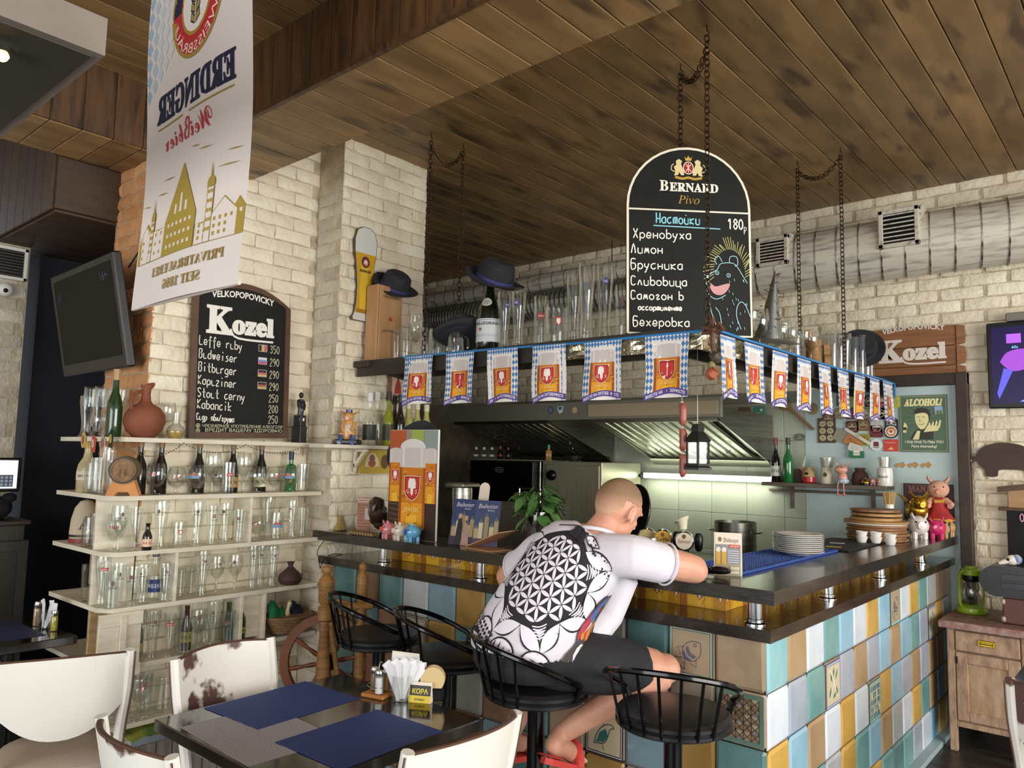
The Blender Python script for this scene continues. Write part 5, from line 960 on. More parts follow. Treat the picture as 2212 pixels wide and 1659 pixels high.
MB().tube(P_, [.125+(.012 if i % 2 else -.008) for i in range(len(P_))], 18).build('hose_body', mat('corrugated_metal', 0x8f8c82, .45, .6, 0x6c6960, 5), cd, smooth=0)
# ------------------------------------------------------------------ kitchen
def hood(label, x0, x1, lit):
    o = thing('cooker_hood', label, 'cooker hood', ((x0+x1)/2, 2.6, 1.64)); w2_ = (x1-x0)/2; m = STL
    MB().prism([(-.5, .36), (.46, .36), (.46, .0), (.43, 0), (-.5, .3)], -w2_, -w2_+.015, T=Matrix(((0, 0, 1, 0), (1, 0, 0, 0), (0, 1, 0, 0), (0, 0, 0, 1)))).prism([(-.5, .36), (.46, .36), (.46, .0), (.43, 0), (-.5, .3)], w2_-.015, w2_, T=Matrix(((0, 0, 1, 0), (1, 0, 0, 0), (0, 1, 0, 0), (0, 0, 0, 1)))).box((-w2_, -.5, .36), (w2_, .46, .375)).box((-w2_, -.51, .3), (w2_, -.5, .375)).build('shell', m, o)
    MB().prism([(-.5, .30), (-.46, .30), (-.46, .285), (-.5, .285)], -w2_, w2_, T=Matrix(((0, 0, 1, 0), (1, 0, 0, 0), (0, 1, 0, 0), (0, 0, 0, 1)))).build('edge_rail', m, o); MB().prism([(.38, .03), (.45, -.01), (.45, -.03), (.36, .02)], -w2_, w2_, T=Matrix(((0, 0, 1, 0), (1, 0, 0, 0), (0, 1, 0, 0), (0, 0, 0, 1)))).build('gutter', m, o)
    n = int((x1-x0-.04)/.078); a = Vector((0, -.46, .295)); c = Vector((0, .42, .022)); nrm = (c-a).cross(Vector((1, 0, 0))).normalized()
    fp = None
    for i in range(n):
        x = -w2_+.05+i*.078
        if fp is None: fp = MB().add([a+Vector((-.022, 0, 0)), a+Vector((.022, 0, 0)), c+Vector((.022, 0, 0)), c+Vector((-.022, 0, 0)), a+Vector((-.03, 0, 0))+nrm*-.02, a+Vector((.03, 0, 0))+nrm*-.02, c+Vector((.03, 0, 0))+nrm*-.02, c+Vector((-.03, 0, 0))+nrm*-.02], [(0, 3, 2, 1), (0, 1, 5, 4), (1, 2, 6, 5), (2, 3, 7, 6), (3, 0, 4, 7)]).build('slat', m, o); fp.location = (x, 0, 0)
        else: q = fp.copy(); COL.objects.link(q); q.location = (x, 0, 0)
    MB().add([a+Vector((-w2_+.015, 0, .03)), a+Vector((w2_-.015, 0, .03)), c+Vector((w2_-.015, 0, .03)), c+Vector((-w2_+.015, 0, .03))], [(0, 1, 2, 3)]).build('filter_back', mat('dark_steel', 0x4a4a44, .4, .8), o)
    for x in (-w2_*.55, w2_*.6): MB().tube(smooth_pts([(x-.02, .1, .1), (x, .1, .075), (x+.02, .1, .08), (x+.025, .1, .1)]), .004, 6).build('handle', CHR, o)
    return o
hood('slatted steel cooker hood lit from below by the fluorescent tube', -2.24, -1.2, 1); hood('darker slatted steel cooker hood over the black oven', -3.75, -2.67, 0)
fa = thing('hood_fascia', 'long horizontal steel fascia with round stickers above both cooker hoods', 'fascia', (-2.5, 2.06, 1.98)); MB().rbox((-1.3, 0, -.03), (1.35, .03, .11), .003).build('panel', mat('beige_steel_fascia', 0x8e8c7e, .45, .3), fa)
MB().rbox((.25, -.006, -.01), (1.33, 0, .085), .002).build('cover_strip', mat('pale_beige_card', 0xb0a184, .7), fa)
d = Dec(); d.ell(-.12, .05, .03, .03, 0x3f5674); d.ell(-.12, .05, .02, .02, 0x6f86a4); d.build('sticker', XZ(-.0005), fa); d = Dec(); d.poly([(-.05, .08), (.01, .08), (.0, .03), (-.03, .02), (-.05, .05)], 0xdfe6ea); d.poly([(-.045, .075), (0, .075), (-.01, .05), (-.035, .045)], 0x4a78b0); d.build('sticker', XZ(-.0005), fa)
d = Dec(); d.ell(.12, .045, .028, .028, 0xa89a5a); d.ell(.12, .045, .022, .022, 0xd8cc9a); d.text('eco', .12, .04, .01, 0x6a5a2a); d.build('sticker', XZ(-.0005), fa)
ft = thing('fluorescent_tube', 'lit fluorescent tube fixed below the hood on the tiled kitchen wall', 'lamp', (-1.74, 3.0, 1.51)); MB().cyl((-.57, 0, 0), (.57, 0, 0), .016, n=14).build('tube', mat('lit_tube', 0xf4ffe4, emit=7), ft); MB().rbox((-.6, .02, -.02), (.6, .08, .03), .004).build('housing', mat('white_plastic', 0xe4e4dc, .4), ft)
tl = bpy.data.lights.new('fluorescent_tube_light', 'AREA'); tl.shape = 'RECTANGLE'; tl.size = 1.1; tl.size_y = .06; tl.energy = 1.6; tl.color = (.95, 1, .86); to = bpy.data.objects.new('fluorescent_tube_light', tl); COL.objects.link(to); to.location = (-1.74, 2.97, 1.50); to.rotation_euler = (R(25), 0, 0)
for x in (-.6, .6): MB().cyl((x, 0, 0), (x+(.03 if x > 0 else -.03), 0, 0), .014, n=10).build('end_cap', BLK, ft)
ov = thing('black_oven', 'tall black glass-fronted oven with an oval badge on its door', 'oven', (-3.42, 2.42, .85)); MB().rbox((-.42, 0, 0), (.42, .6, .765), .006).build('body', STL, ov); MB().rbox((-.40, -.03, .02), (.36, 0, .76), .006).build('door', mat('black_glass', 0x0c0d0c, .1, coat=.5), ov)
d = Dec(); d.ring(-.03, .68, .05, .022, .004, 0x9a9a94); d.text('UNOX', -.03, .672, .017, 0x9a9a94, mw=.065); d.build('door_badge', XZ(-.0305), ov); MB().rbox((-.42, .1, .765), (.42, .6, .775), .002).build('top_tray', mat('pale_tray', 0xb8b4a0, .5), ov)
sc_ = thing('steel_cabinet', 'brushed steel cabinet with a round knob beside the black oven', 'cabinet', (-2.66, 2.42, .5)); MB().rbox((-.32, 0, 0), (.3, .6, 1.12), .006).build('body', mat('warm_steel', 0xa8a48c, .3, .35, 0x98947c, 3, stretch=(20, 1, 1)), sc_); MB().rbox((-.27, -.012, .1), (.28, 0, 1.09), .004).build('door', mat('warm_steel', 0), sc_); MB().lathe([(.045, 0), (.045, .02), (.036, .03), (.03, .05), (0, .052)], 20, T=Matrix.Rotation(PI/2, 4, 'X'), c=(-.2, -.012, 1.0)).build('knob', BLK, sc_)
kt = thing('kitchen_counter', 'long steel kitchen worktop standing against the tiled wall', 'counter', (-2.2, 2.8, 0)); MB().rbox((.0, -.3, .86), (1.7, .27, .9), .004).build('top', STL, kt); MB().box((.02, -.28, .0), (1.68, .26, .86)).build('body', mat('dark_steel', 0), kt)
bk2 = thing('back_bar_unit', 'low dark work unit inside the bar carrying the beer taps', 'cabinet', (-1.4, .72, 0)); MB().rbox((-1.1, -.2, 0), (.9, .25, .98), .005).build('body', mat('dark_unit', 0x24221f, .5), bk2)
def pot(label, p, r, h, name='stock_pot'):
    o = thing(name, label, 'pot', p); MB().lathe([(0, 0), (r, 0), (r, h), (r+.004, h), (r-.003, h), (r-.005, .01), (0, .008)], 28).build('body', STL, o)
    for s in (-1, 1): MB().tube(smooth_pts([(s*r, -.03, h*.75), (s*(r+.05), -.025, h*.78), (s*(r+.05), .025, h*.78), (s*r, .03, h*.75)]), .005, 6).build('handle', CHR, o)
p = at(1590, 1150, 'y', 2.35); pot('wide steel stock pot with side handles behind the table tent', (p.x-.12, 2.6, .9), .15, .31)
# beer taps
for i, (px, c, t, tc, lb) in enumerate([(1400, 0xc8b478, '', 0, 'beer tap with a pale gold round badge half hidden by the man'), (1434, 0xd8a83c, '𝐋𝐞𝐟𝐟𝐞', 0x3a2a18, 'beer tap with a round yellow lettered badge'), (1480, 0xe8e0cc, '𝐵𝑢𝑑𝑤𝑒𝑖𝑠𝑒𝑟', 0xa83a34, 'beer tap with a round cream badge in red script')]):
    p = at(px, 1178, 'y', .72); o = thing('beer_tap', lb, 'beer tap', (p.x, .72, .981), group='beer taps behind the ledge'); o.scale = (1.35, 1.35, 1.35); MB().cyl((0, 0, 0), (0, 0, .17), .014, n=12).build('column', CHR, o)
    MB().lathe([(.036, 0), (.036, .014), (.032, .017), (0, .017)], 24, T=Matrix.Rotation(PI/2, 4, 'X') , c=(0, -.01, .20)).build('badge', CHR, o).rotation_euler = (0, 0, R(20))
    d = Dec(); d.ell(0, 0, .031, .031, c); 
    if t: d.text(t, 0, -.008, .014, tc, mw=.046); d.ell(0, .016, .007, .008, 0x7a5a30)
    d.build('badge_print', lambda u, v, l: (u, -.0275-l, .20+v), o).rotation_euler = (0, 0, R(20))
    MB().tube(smooth_pts([(.0, -.01, .12), (0, -.05, .115), (0, -.06, .07)]), .008, 8).build('spout', CHR, o); MB().lathe([(.008, 0), (.014, .01), (.016, .05), (.01, .065), (0, .066)], 12, c=(.055, 0, .165)).build('handle', BLK if i < 2 else BLK, o)
    if i == 2: MB().tube([(-.01, 0, .24), (-.012, 0, .27), (-.015, 0, .275)], [.016, .02, .032], 12).build('porcelain_top', mat('cream_porcelain', 0xe2dcc0, .2), o)
# shelf with trinkets on the tiled wall
zS = 1.503; ws = thing('wall_shelf', 'grey-brown wooden trinket shelf on brackets on the kitchen wall', 'shelf', (-.77, 2.98, zS)); GBW = mat('grey_brown_wood', 0x6b6255, .5, 0, 0x574f44, 5, stretch=(1, 8, 8))
MB().rbox((-.44, -.12, -.028), (.44, .09, 0), .003).build('shelf_board', GBW, ws); MB().rbox((-.46, .07, -.075), (.42, .095, -.055), .003).build('back_rail', GBW, ws)
for x in (-.28, .3): MB().prism([(.09, 0), (-.08, -.03), (-.08, -.05), (.06, -.06), (.07, -.2), (.09, -.2)], x-.012, x+.012, T=Matrix(((0, 0, 1, 0), (1, 0, 0, 0), (0, 1, 0, 0), (0, 0, 0, 1)))).build('bracket', GBW, ws)
sx = lambda px, y=2.95: (at(px, 1040, 'y', y).x, y, zS+.0005)
bottle(sx(1676), 'dark wine bottle with a white label on the trinket shelf', h=1.1, w_=.95, lab=0xc9ccc2, text='𝐕𝐈𝐍𝐎', lz=.04, lh=.07, cap=0x7a2a2a); bottle(sx(1703, 2.93), 'green wine bottle with a steel pourer on the trinket shelf', h=1.1, w_=1.0, m=mat('bright_green_glass', 0), cap=0x2a2a22)
bb = thing('dog_bowl_ornament', 'red enamel bowl with a tan dog head ornament on the trinket shelf', 'ornament', sx(1747, 2.93)); MB().lathe([(0, 0), (.04, 0), (.048, .01), (.05, .045), (0, .046)], 22).build('bowl', mat('red_enamel', 0xb0282a, .2, coat=.5), bb); MB().lathe([(.046, .046), (.04, .08), (.022, .105), (.01, .12), (0, .122)], 18).build('dog_head', mat('tan_ceramic', 0xb09468, .4), bb); MB().ell((0, -.042, .07), .014, .01, .009, 10).build('nose', BLK, bb)
for s in (-1, 1): MB().tube([(s*.03, 0, .1), (s*.045, 0, .12), (s*.05, 0, .09)], [.01, .014, .006], 8, flat=.5).build('ear', mat('tan_ceramic', 0), bb)
PLS = mat('milky_plastic', 0xd8d4b8, .35); jr = thing('plastic_jar', 'milky plastic jar with a dark round logo on the trinket shelf', 'jar', sx(1787)); MB().lathe([(0, 0), (.045, 0), (.045, .11), (.04, .118), (0, .118)], 22).build('body', PLS, jr); d = Dec(); d.ell(0, 0, .014, .016, 0x4a4a3a); d.build('round_logo', lambda u, v, l: (u, -.0455-l, .065+v), jr); MB().lathe([(.04, .118), (.05, .19), (.048, .19), (.039, .118)], 18).build('stacked_cups', thin_glass('milky_cup', 0xf0eee8, .3, .3), jr)
b9 = thing('white_bottle', 'white ceramic bottle with dark blackletter print at the end of the trinket shelf', 'bottle', sx(1912, 2.94)); MB().lathe([(0, 0), (.05, 0), (.052, .01), (.052, .09), (.048, .125), (.0, .13)], 22).build('body', mat('white_ceramic', 0xe4e2da, .15, coat=.5), b9); d = Dec(); d.text('𝕭𝖊𝖗𝖓𝖆𝖗𝖉', 0, .055, .02, 0x303438, mw=.07); d.build('printed_name', lambda u, v, l: ((.0525+l)*math.sin(u/.052), -(.0525+l)*math.cos(u/.052), v), b9, cut=(.01, 1)); MB().lathe([(.035, .13), (.042, .2), (.04, .2), (.034, .13)], 18).build('stacked_cups', thin_glass('milky_cup', 0), b9)
tp = thing('pig_doll', 'pink pig doll in blue shorts dangling its legs from the trinket shelf', 'doll', (sx(1826)[0], 2.89, zS)); PK = mat('pink_ceramic', 0xd89a88, .35, coat=.3)
MB().ell((0, 0, .045), .035, .03, .045).build('body', PK, tp); MB().ell((-.005, -.01, .105), .045, .035, .032, 16).build('head', PK, tp); MB().cyl((-.012, -.04, .108), (-.014, -.06, .106), .016, .014, 12).build('snout', PK, tp); MB().ell((.005, -.005, .025), .042, .036, .022).build('shorts', mat('checked_blue', 0x8fa6c8, .7, 0, 0xd8e0ea, 60), tp)
for s in (-1, 1):
    MB().tube([(s*.03, 0, .13), (s*.04, 0, .15), (s*.048, .0, .152)], [.01, .02, .012], 10, flat=.4).build('ear', PK, tp); MB().tube(smooth_pts([(s*.018, -.03, .02), (s*.02, -.045, -.01), (s*.022, -.04, -.06)]), .004, 6).build('leg', PK, tp); MB().ell((s*.022, -.045, -.068), .012, .016, .01, 10).build('foot', mat('coral_foot', 0xcf7a66, .4), tp); MB().ell((-.005+s*.014, -.042, .122), .004, n=8, k=4).build('eye', mat('glossy_black', 0), tp)
q = thing('brown_pouch', 'dark brown cloth pouch behind the gold bell', 'pouch', sx(1858, 2.99)); MB().lathe([(0, 0), (.05, 0), (.06, .03), (.05, .08), (.03, .1), (.036, .12), (0, .115)], 14).build('pouch_body', mat('brown_felt', 0x4a302a, .9), q)
q = thing('counter_bell', 'small brass counter bell on the trinket shelf', 'bell', sx(1870, 2.92)); MB().lathe([(0, 0), (.034, 0), (.034, .012), (0, .012)], 20).build('base', BLK, q); MB().lathe([(.03, .016), (.03, .022), (.022, .038), (.008, .046), (0, .047)], 20).build('bell_dome', mat('brass', 0xc8a83c, .2, 1), q); MB().cyl((0, 0, .045), (0, 0, .056), .003, n=8).build('button', CHR, q)
pig('little pink crocheted pig on the trinket shelf, beside the bell', sx(1887, 2.93), R(-90), .55, 0xd8a0a0, m=mat('pink_wool', 0xd39a9e, .9, bump=.8, bs=150), name='toy_pig', cat='toy'); pig('little coral pig on the trinket shelf, beside the white bottle', sx(1901, 2.92), R(-80), .5, 0xd88878, name='toy_pig', cat='toy')
q = thing('paper_flag', 'small white paper flag with a red cross on a stick, trinket shelf', 'flag', sx(1735, 2.97)); MB().cyl((0, 0, 0), (.02, 0, .2), .002, n=6).build('stick', mat('white_plastic', 0), q); d = Dec(); d.poly([(-.05, .03), (.0, .03), (.018, .19), (.0, .14)], 0xe0d8d4); d.poly([(-.04, .05), (-.005, .07), (.0, .1), (-.03, .08)], 0xa8343a); d.poly([(-.02, .035), (-.008, .035), (.006, .13), (-.004, .12)], 0xa8343a); d.build('flag_cloth', XZ(-.002), q)
q = thing('ship_in_frame', 'dark lattice music box with a brass horn on the trinket shelf', 'ornament', sx(1722, 2.99)); MB().rbox((-.03, -.03, 0), (.04, .03, .1), .004).build('box', mat('dark_lattice', 0x54463a, .6, bump=.8, bs=120), q)

for i, (px, c, h) in enumerate(((1028, 0xc8ccc8, .5), (1045, 0xc8ccc8, .5), (1062, 0xc8ccc8, .5), (1080, 0x8a2a22, .55), (1097, 0x3a3a3a, .5))):
    p = at(px, 990, 'y', 2.62); bottle((p.x, 2.62, 1.626), '%s little bottle on top of the black oven, %s from the pier' % (('clear', 'clear', 'clear', 'red', 'dark')[i], ORD[i]), 'little bottles on the black oven', kind='beer', h=h, w_=.95, m=(thin_glass('clear_glass', 0) if i < 3 else DKG), cap=c, lab=c, lz=.04, lh=.04)
p = at(1185, 990, 'y', 2.6); bottle((p.x, 2.6, 1.6205), 'square amber sauce bottle with a green cap on the steel cabinet', kind='square', h=.6, w_=.7, m=mat('amber_sauce', 0xa87a38, .2, coat=.4), cap=0x2f9a68)
p = at(1240, 985, 'y', 2.65); q = thing('steel_bowl', 'shallow steel bowl on the steel cabinet', 'bowl', (p.x, 2.65, 1.6205)); MB().lathe([(0, 0), (.04, 0), (.09, .045), (.095, .05), (.088, .046), (.04, .004), (0, .004)], 24).build('bowl_body', STL, q)
p = at(1392, 1105, 'y', 1.2); q = thing('black_wok', 'round black pan standing on edge behind the man\'s head', 'pan', (p.x-.06, 1.2, p.z), rot=(R(80), R(10), R(-25))); MB().lathe([(0, -.03), (.1, -.025), (.15, .0), (.158, .012), (.155, .014), (.1, -.015), (0, -.02)], 32).build('pan_body', mat('black_pan', 0x131311, .3, .5), q); MB().lathe([(.155, .008), (.161, .012), (.157, .018), (.155, .008)], 32).build('rim_edge', mat('worn_steel_rim', 0x9a988a, .3, 1), q)
pw_ = thing('pan_stand', 'low steel stand holding the black pan upright inside the bar', 'stand', (p.x-.06, 1.22, 0)); MB().rbox((-.2, -.12, 0), (.2, .12, .95), .004).build('stand_body', STL, pw_); MB().tube([(-.1, 0, .95), (-.1, 0, max(1.0, p.z-.14)), (.1, 0, max(1.0, p.z-.14)), (.1, 0, .95)], .005, 6).build('wire_arm', CHR, pw_)
# ------------------------------------------------------------------ wall behind: signs, coasters, screens
def wally(name, label, cat, x, z, y=3.075, **k): return thing(name, label, cat, (x, y, z))
kw = wally('wooden_sign', 'brown plank beer sign with white carved lettering above the blue door panel', 'sign', -.15, 2.41, 3.07)
SGN = mat('brown_sign_plank', 0x7c5232, .5, 0, 0x94643e, 4, bump=.08, rand=.1, stretch=(1, 6, 9))
for k, (z0, z1) in enumerate(((-.2, -.075), (-.072, .06), (.063, .2))): MB().rbox((-.305, -.022, z0), (.235, 0, z1), .004).build('plank', SGN, kw); MB().prism([(.238, z0), (.285, z0+.01), (.29, (z0+z1)/2), (.283, z1-.012), (.238, z1)], -.03, -.003, T=Matrix(((1, 0, 0, 0), (0, 0, 1, 0), (0, 1, 0, 0), (0, 0, 0, 1)))).build('plank', SGN, kw)
d = Dec(); kozel(d, -.03, -.02, 1.0, 0xe2d8cc, arcs=1); d.text('ЧРЕЗМЕРНОЕ УПОТРЕБЛЕНИЕ АЛКОГОЛЯ ВРЕДИТ ВАШЕМУ ЗДОРОВЬЮ', -.03, -.16, .03, 0xd8cfc4, mw=.52); d.build('carved_lettering', XZ(-.0225), kw)
def wp_(name, label, cat, px, py, w, h, bg, draw, y=3.07, rot=0, corner=.0, group=None):
    p = at(px, py, 'y', y); o = thing(name, label, cat, (p.x, y, p.z), group=group)
    if rot: o.rotation_euler = (0, R(rot), 0)
    q = [(-w/2, -h/2), (w/2, -h/2), (w/2, h/2), (-w/2, h/2)] if corner == 0 else (arc(0, 0, w/2, h/2, 0, 350, 28) if corner < 0 else [a for cx_, cy_, s_ in ((w/2-corner, -h/2+corner, -90), (w/2-corner, h/2-corner, 0), (-w/2+corner, h/2-corner, 90), (-w/2+corner, -h/2+corner, 180)) for a in arc(cx_, cy_, corner, corner, s_, s_+90, 4)])
    MB().prism(q, 0, .005, T=TX).build('panel', mat('card_%06x' % bg, bg, .55), o)
    d = Dec(); draw(d); 
    if d.v: d.build('printed_front', XZ(-.0055), o, eps=.0002)
    return o
def dra(d):
    d.lines([[(-.142, -.188), (.142, -.188)], [(.142, -.188), (.142, .188)], [(.142, .188), (-.142, .188)], [(-.142, .188), (-.142, -.188)]], .0025, 0xb8b48a)
    d.text('𝐀𝐋𝐂𝐎𝐇𝐎𝐋!', 0, .125, .045, 0xefe6a8, bold=.05, mw=.24, sh=.2); d.text('I Only Drink To Make YOU', 0, -.135, .018, 0xf0ecd2, bold=.02, mw=.24, sh=.15); d.text('More Interesting!', .0, -.165, .017, 0xf0ecd2, bold=.02, mw=.16, sh=.15)
    d.lines([[(-.01+.06*math.cos(R(a)), .04+.06*math.sin(R(a))), (-.01+.1*math.cos(R(a)), .04+.09*math.sin(R(a)))] for a in range(0, 250, 22)], .002, 0x2e3a2a)
    Y = 0xe6dea2; K = 0x2a2c22
    d.poly([(-.085, -.11), (-.06, -.06), (-.03, -.035), (.06, -.05), (.06, -.11)], K); d.poly([(-.07, -.11), (-.04, -.05), (-.02, -.05), (-.03, -.11)], Y)
    d.poly(smooth_line([(-.05, .07), (-.05, .02), (-.035, -.02), (-.015, -.04), (.01, -.03), (.03, .01), (.035, .06), (.0, .09), (-.05, .07)]), Y); d.poly(smooth_line([(-.055, .065), (-.05, .095), (-.01, .11), (.035, .095), (.045, .05), (.035, .02), (.03, .06), (.0, .075), (-.055, .065)]), K)
    d.lines([[(-.04, .045), (-.022, .048)], [(-.008, .047), (.012, .044)], [(-.03, -.002), (-.012, -.008), (.008, .0)], [(-.02, .035), (-.024, .015), (-.014, .013)]], .003, K)
    for i in range(4): d.poly([(.02+i*.022, -.05+.008*i), (.036+i*.022, -.055+.008*i), (.045+i*.022, .0+.006*i), (.034+i*.022, .01+.006*i)], Y); d.line([(.02+i*.022, -.05+.008*i), (.034+i*.022, .01+.006*i)], .003, K)
    d.poly([(.0, -.06), (.09, -.05), (.1, -.02), (.03, -.01)], Y); d.poly([(-.13, -.06), (-.11, -.065), (-.1, -.02), (-.11, .0), (-.12, .01), (-.127, -.02)], Y); d.rect(-.128, -.045, -.106, -.025, K)
    d.poly([(.075, .06), (.125, .065), (.12, .12), (.07, .115)], 0x8fb4d8); d.poly([(.08, .06), (.12, .064), (.117, .085), (.105, .095), (.1, .08), (.09, .1), (.085, .08), (.08, .09)], 0x6a7a4a)
wp_('tin_poster', 'green tin poster headed ALCOHOL! with a cartoon man pointing', 'poster', 1995, 915, .302, .395, 0x56705a, dra)
def drm(d): d.lines([[(-.14, -.095), (.14, -.095)], [(.14, -.095), (.14, .115)], [(.14, .115), (-.14, .115)], [(-.14, .115), (-.14, -.095)]], .003, 0x6a4a48); d.text('𝐌𝐀𝐍 𝐂𝐀𝐕𝐄', 0, .07, .04, 0x8e5a58, bold=.04, mw=.25); d.text('RULES', 0, .04, .016, 0x8e5a58); d.text('1. NO RULES', 0, .0, .02, 0x7a5250)
wp_('metal_sign', 'dark maroon metal sign with red capitals, behind the pig figures', 'sign', 2006, 1085, .31, .25, 0x4a2c2e, drm)
cst = [(1815, 893, 0x8a8450, 1), (1840, 893, 0x6a4a3a, 0), (1870, 893, 0x8a7a50, 0), (1900, 893, 0x2a2a30, 0), (1918, 893, 0x3a6a9a, 0), (1790, 905, 0x6a4038, 0), (1841, 922, 0x5a2c26, 0), (1865, 918, 0x7a5a30, 0), (1895, 922, 0xc8c8c4, 0), (1926, 918, 0x24262c, 0), (1866, 950, 0x9a9a3a, 0), (1893, 932, 0x6a2c34, 0), (1850, 868, 0xb8b030, 0), (1880, 866, 0x24302a, 0), (1905, 866, 0x8a2a2a, 0), (1930, 868, 0xb8b848, 0), (1820, 865, 0x6a5a5a, 0)]
names = ['olive', 'rust brown', 'tan', 'near-black', 'deep blue', 'dusty brown', 'dark red pizza print', 'bronze', 'pale grey', 'charcoal', 'yellow-green', 'wine red', 'lemon', 'bottle green', 'brick red', 'lime', 'mauve']
for (px, py, c, rd), nm in zip(cst, names):
    r_ = random.Random(px); c2 = r_.choice((0xc8b890, 0xb0a080, 0xd0c8b8, 0x8f4038))
    def drc(d, c2=c2, r_=r_): d.ring(0, 0, .03, .03, .004, c2, 16); d.rect(-.024, -.006, .024, .006, c2); d.poly(arc(0, .014, .012, .008, 0, 340, 8), c2)
    wp_('beer_mat', '%s beer mat pinned among the mats beside the ALCOHOL! poster' % nm, 'beer mat', px, py, .086, .086, c, drc, y=3.068, corner=-1 if rd else .012, group='beer mats pinned on the wall')
def drr(d): d.ell(0, 0, .04, .04, 0xd8dcd8); d.ell(0, 0, .032, .032, 0xd07a2a); d.ell(0, -.003, .022, .018, 0xf0e8dc); d.ell(0, .0, .012, .01, 0xb84a20)
wp_('beer_mat', 'round black-rimmed beer mat with an orange centre', 'beer mat', 1925, 932, .098, .098, 0x22262a, drr, y=3.06, corner=-1)
wp_('beer_mat', 'round white beer mat with a small dark red square', 'beer mat', 1893, 961, .085, .085, 0xdfe2de, lambda d: (d.rect(-.018, -.012, .018, .022, 0x6a2a2c), d.rect(-.02, -.022, .02, -.017, 0x444444)), corner=-1)
wp_('beer_mat', 'square bright red card with pale print beside the green poster', 'card', 1925, 962, .095, .085, 0xcf4634, lambda d: (d.text('Пивоварня', 0, .015, .01, 0xf0c8b8, mw=.07), d.poly([(-.02, -.03), (.0, -.01), (.02, -.03)], 0xeebba6)))
def dre(d):
    for i in range(3):
        for j in range(2):
            x, y = -.028+j*.056, -.055+i*.052; d.ell(x, y, .024, .022, 0xc9bc98)
            for k in range(7): d.line([(x, y), (x+.021*math.cos(k*.9), y+.019*math.sin(k*.9))], .0025, 0x6a5a40)
wp_('dumpling_picture', 'brown picture of six round dumplings hung on the kitchen wall', 'picture', 1786, 930, .13, .185, 0x54402f, dre)
wp_('cardboard_label', 'tilted orange-brown card among papers under the beer mats', 'card', 1842, 955, .12, .075, 0xb87a48, lambda d: d.text('Бургер', 0, 0, .014, 0x7a4424, mw=.07), rot=35, y=3.06, corner=.006)
wp_('cardboard_label', 'tilted grey patterned card beneath the dumpling picture', 'card', 1819, 942, .11, .09, 0x9a9684, lambda d: d.lines([[(-.04, -.03+i*.012), (.04, -.02+i*.012)] for i in range(5)], .002, 0x75705f), rot=25, y=3.065, corner=.005)
wp_('paper_strip', 'long white paper strip slanting under the beer mats', 'paper', 1852, 942, .2, .022, 0xd8d4c4, lambda d: d.text('меню', 0, -.004, .01, 0x8a7a60), rot=33, y=3.055)
wp_('white_card', 'white rounded card with printed lines above the small green sign', 'card', 1848, 968, .1, .055, 0xdedacb, lambda d: d.lines([[(-.035, .01-i*.012), (.03, .012-i*.012)] for i in range(3)], .002, 0x8a8a80), rot=20, y=3.05, corner=.014)
wp_('green_sign', 'small green sign with a white lettered tab', 'sign', 1850, 982, .105, .05, 0x2f7a50, lambda d: (d.rect(-.02, -.006, .025, .03, 0xe8e6dc), d.text('Bernard', .002, .006, .01, 0x333333, mw=.036)), y=3.045)
wp_('oval_plaque', 'grey-green oval plaque with white words on the kitchen wall', 'plaque', 1728, 944, .078, .052, 0x5f665a, lambda d: (d.text('Bon', 0, .004, .01, 0xd8d8cc), d.text('Appetit', 0, -.012, .01, 0xd8d8cc)), corner=-1)
wp_('round_board', 'round tan board with a carved pattern hanging near the pennants', 'board', 1755, 883, .085, .09, 0x9c8a64, lambda d: d.lines([[(-.02, -.02+i*.014), (.02, -.01+i*.014)] for i in range(4)], .003, 0x7a6a48), corner=-1)
sp_ = wally('wooden_spoon', 'long turned wooden ladle hung slanting on the kitchen wall', 'spoon', at(1728, 895, 'y', 3.05).x, at(1728, 895, 'y', 3.05).z, 3.05); a_, c_ = at(1700, 878, 'y', 3.05), at(1757, 928, 'y', 3.05); o3 = sp_.location
MB().tube([a_-o3, a_.lerp(c_, .3)-o3, c_-o3], [.016, .011, .012], 10).ell(a_-o3+Vector((-.02, 0, .01)), .045, .012, .04).build('ladle_body', mat('aged_wood', 0x8f6c46, .5), sp_)
wp_('teal_card', 'teal and white information card on the steel cabinet side', 'card', 1640, 901, .09, .17, 0x4f9484, lambda d: (d.rect(-.045, -.085, .045, -.03, 0x3c5a56), d.text('меню', 0, .03, .012, 0xdce8e0), d.ell(.02, .055, .012, .01, 0xdce8e0)), y=2.95)
wp_('photo_collage', 'brown photo collage hanging beside the teal card', 'picture', 1608, 900, .1, .15, 0x6f5f48, lambda d: [d.ell(-.03+.03*(i % 3), -.04+.035*(i//3), .011, .013, (0xb09a78, 0x94805e, 0xc0ac8c)[i % 3]) for i in range(9)], y=2.95)
for i, px in enumerate((1944, 1972, 2000)):
    gp = wally('gingerbread_pig', 'tan pig cut-out on the blue panel, %s from the trinket shelf' % ORD[i], 'ornament', at(px, 1005, 'y', 3.07).x, at(px, 1007, 'y', 3.07).z-.012, 3.074)
    pg = [(-.03, .012), (-.035, .022), (-.026, .024), (-.015, .032), (.01, .034), (.022, .042), (.026, .034), (.034, .028), (.036, .018), (.028, .012), (.022, .0), (.014, .0), (.012, .01), (-.008, .01), (-.014, 0), (-.022, .0), (-.024, .012)]
    MB().prism(pg, 0, .005, T=TX).build('pig_cutout', mat('gingerbread', 0xc09a62, .7, 0, 0xae8550, 30), gp)
pb_ = wally('pig_board', 'dark brown pig-shaped chalk board hanging on the white bricks', 'board', .17, 1.62, 3.085)
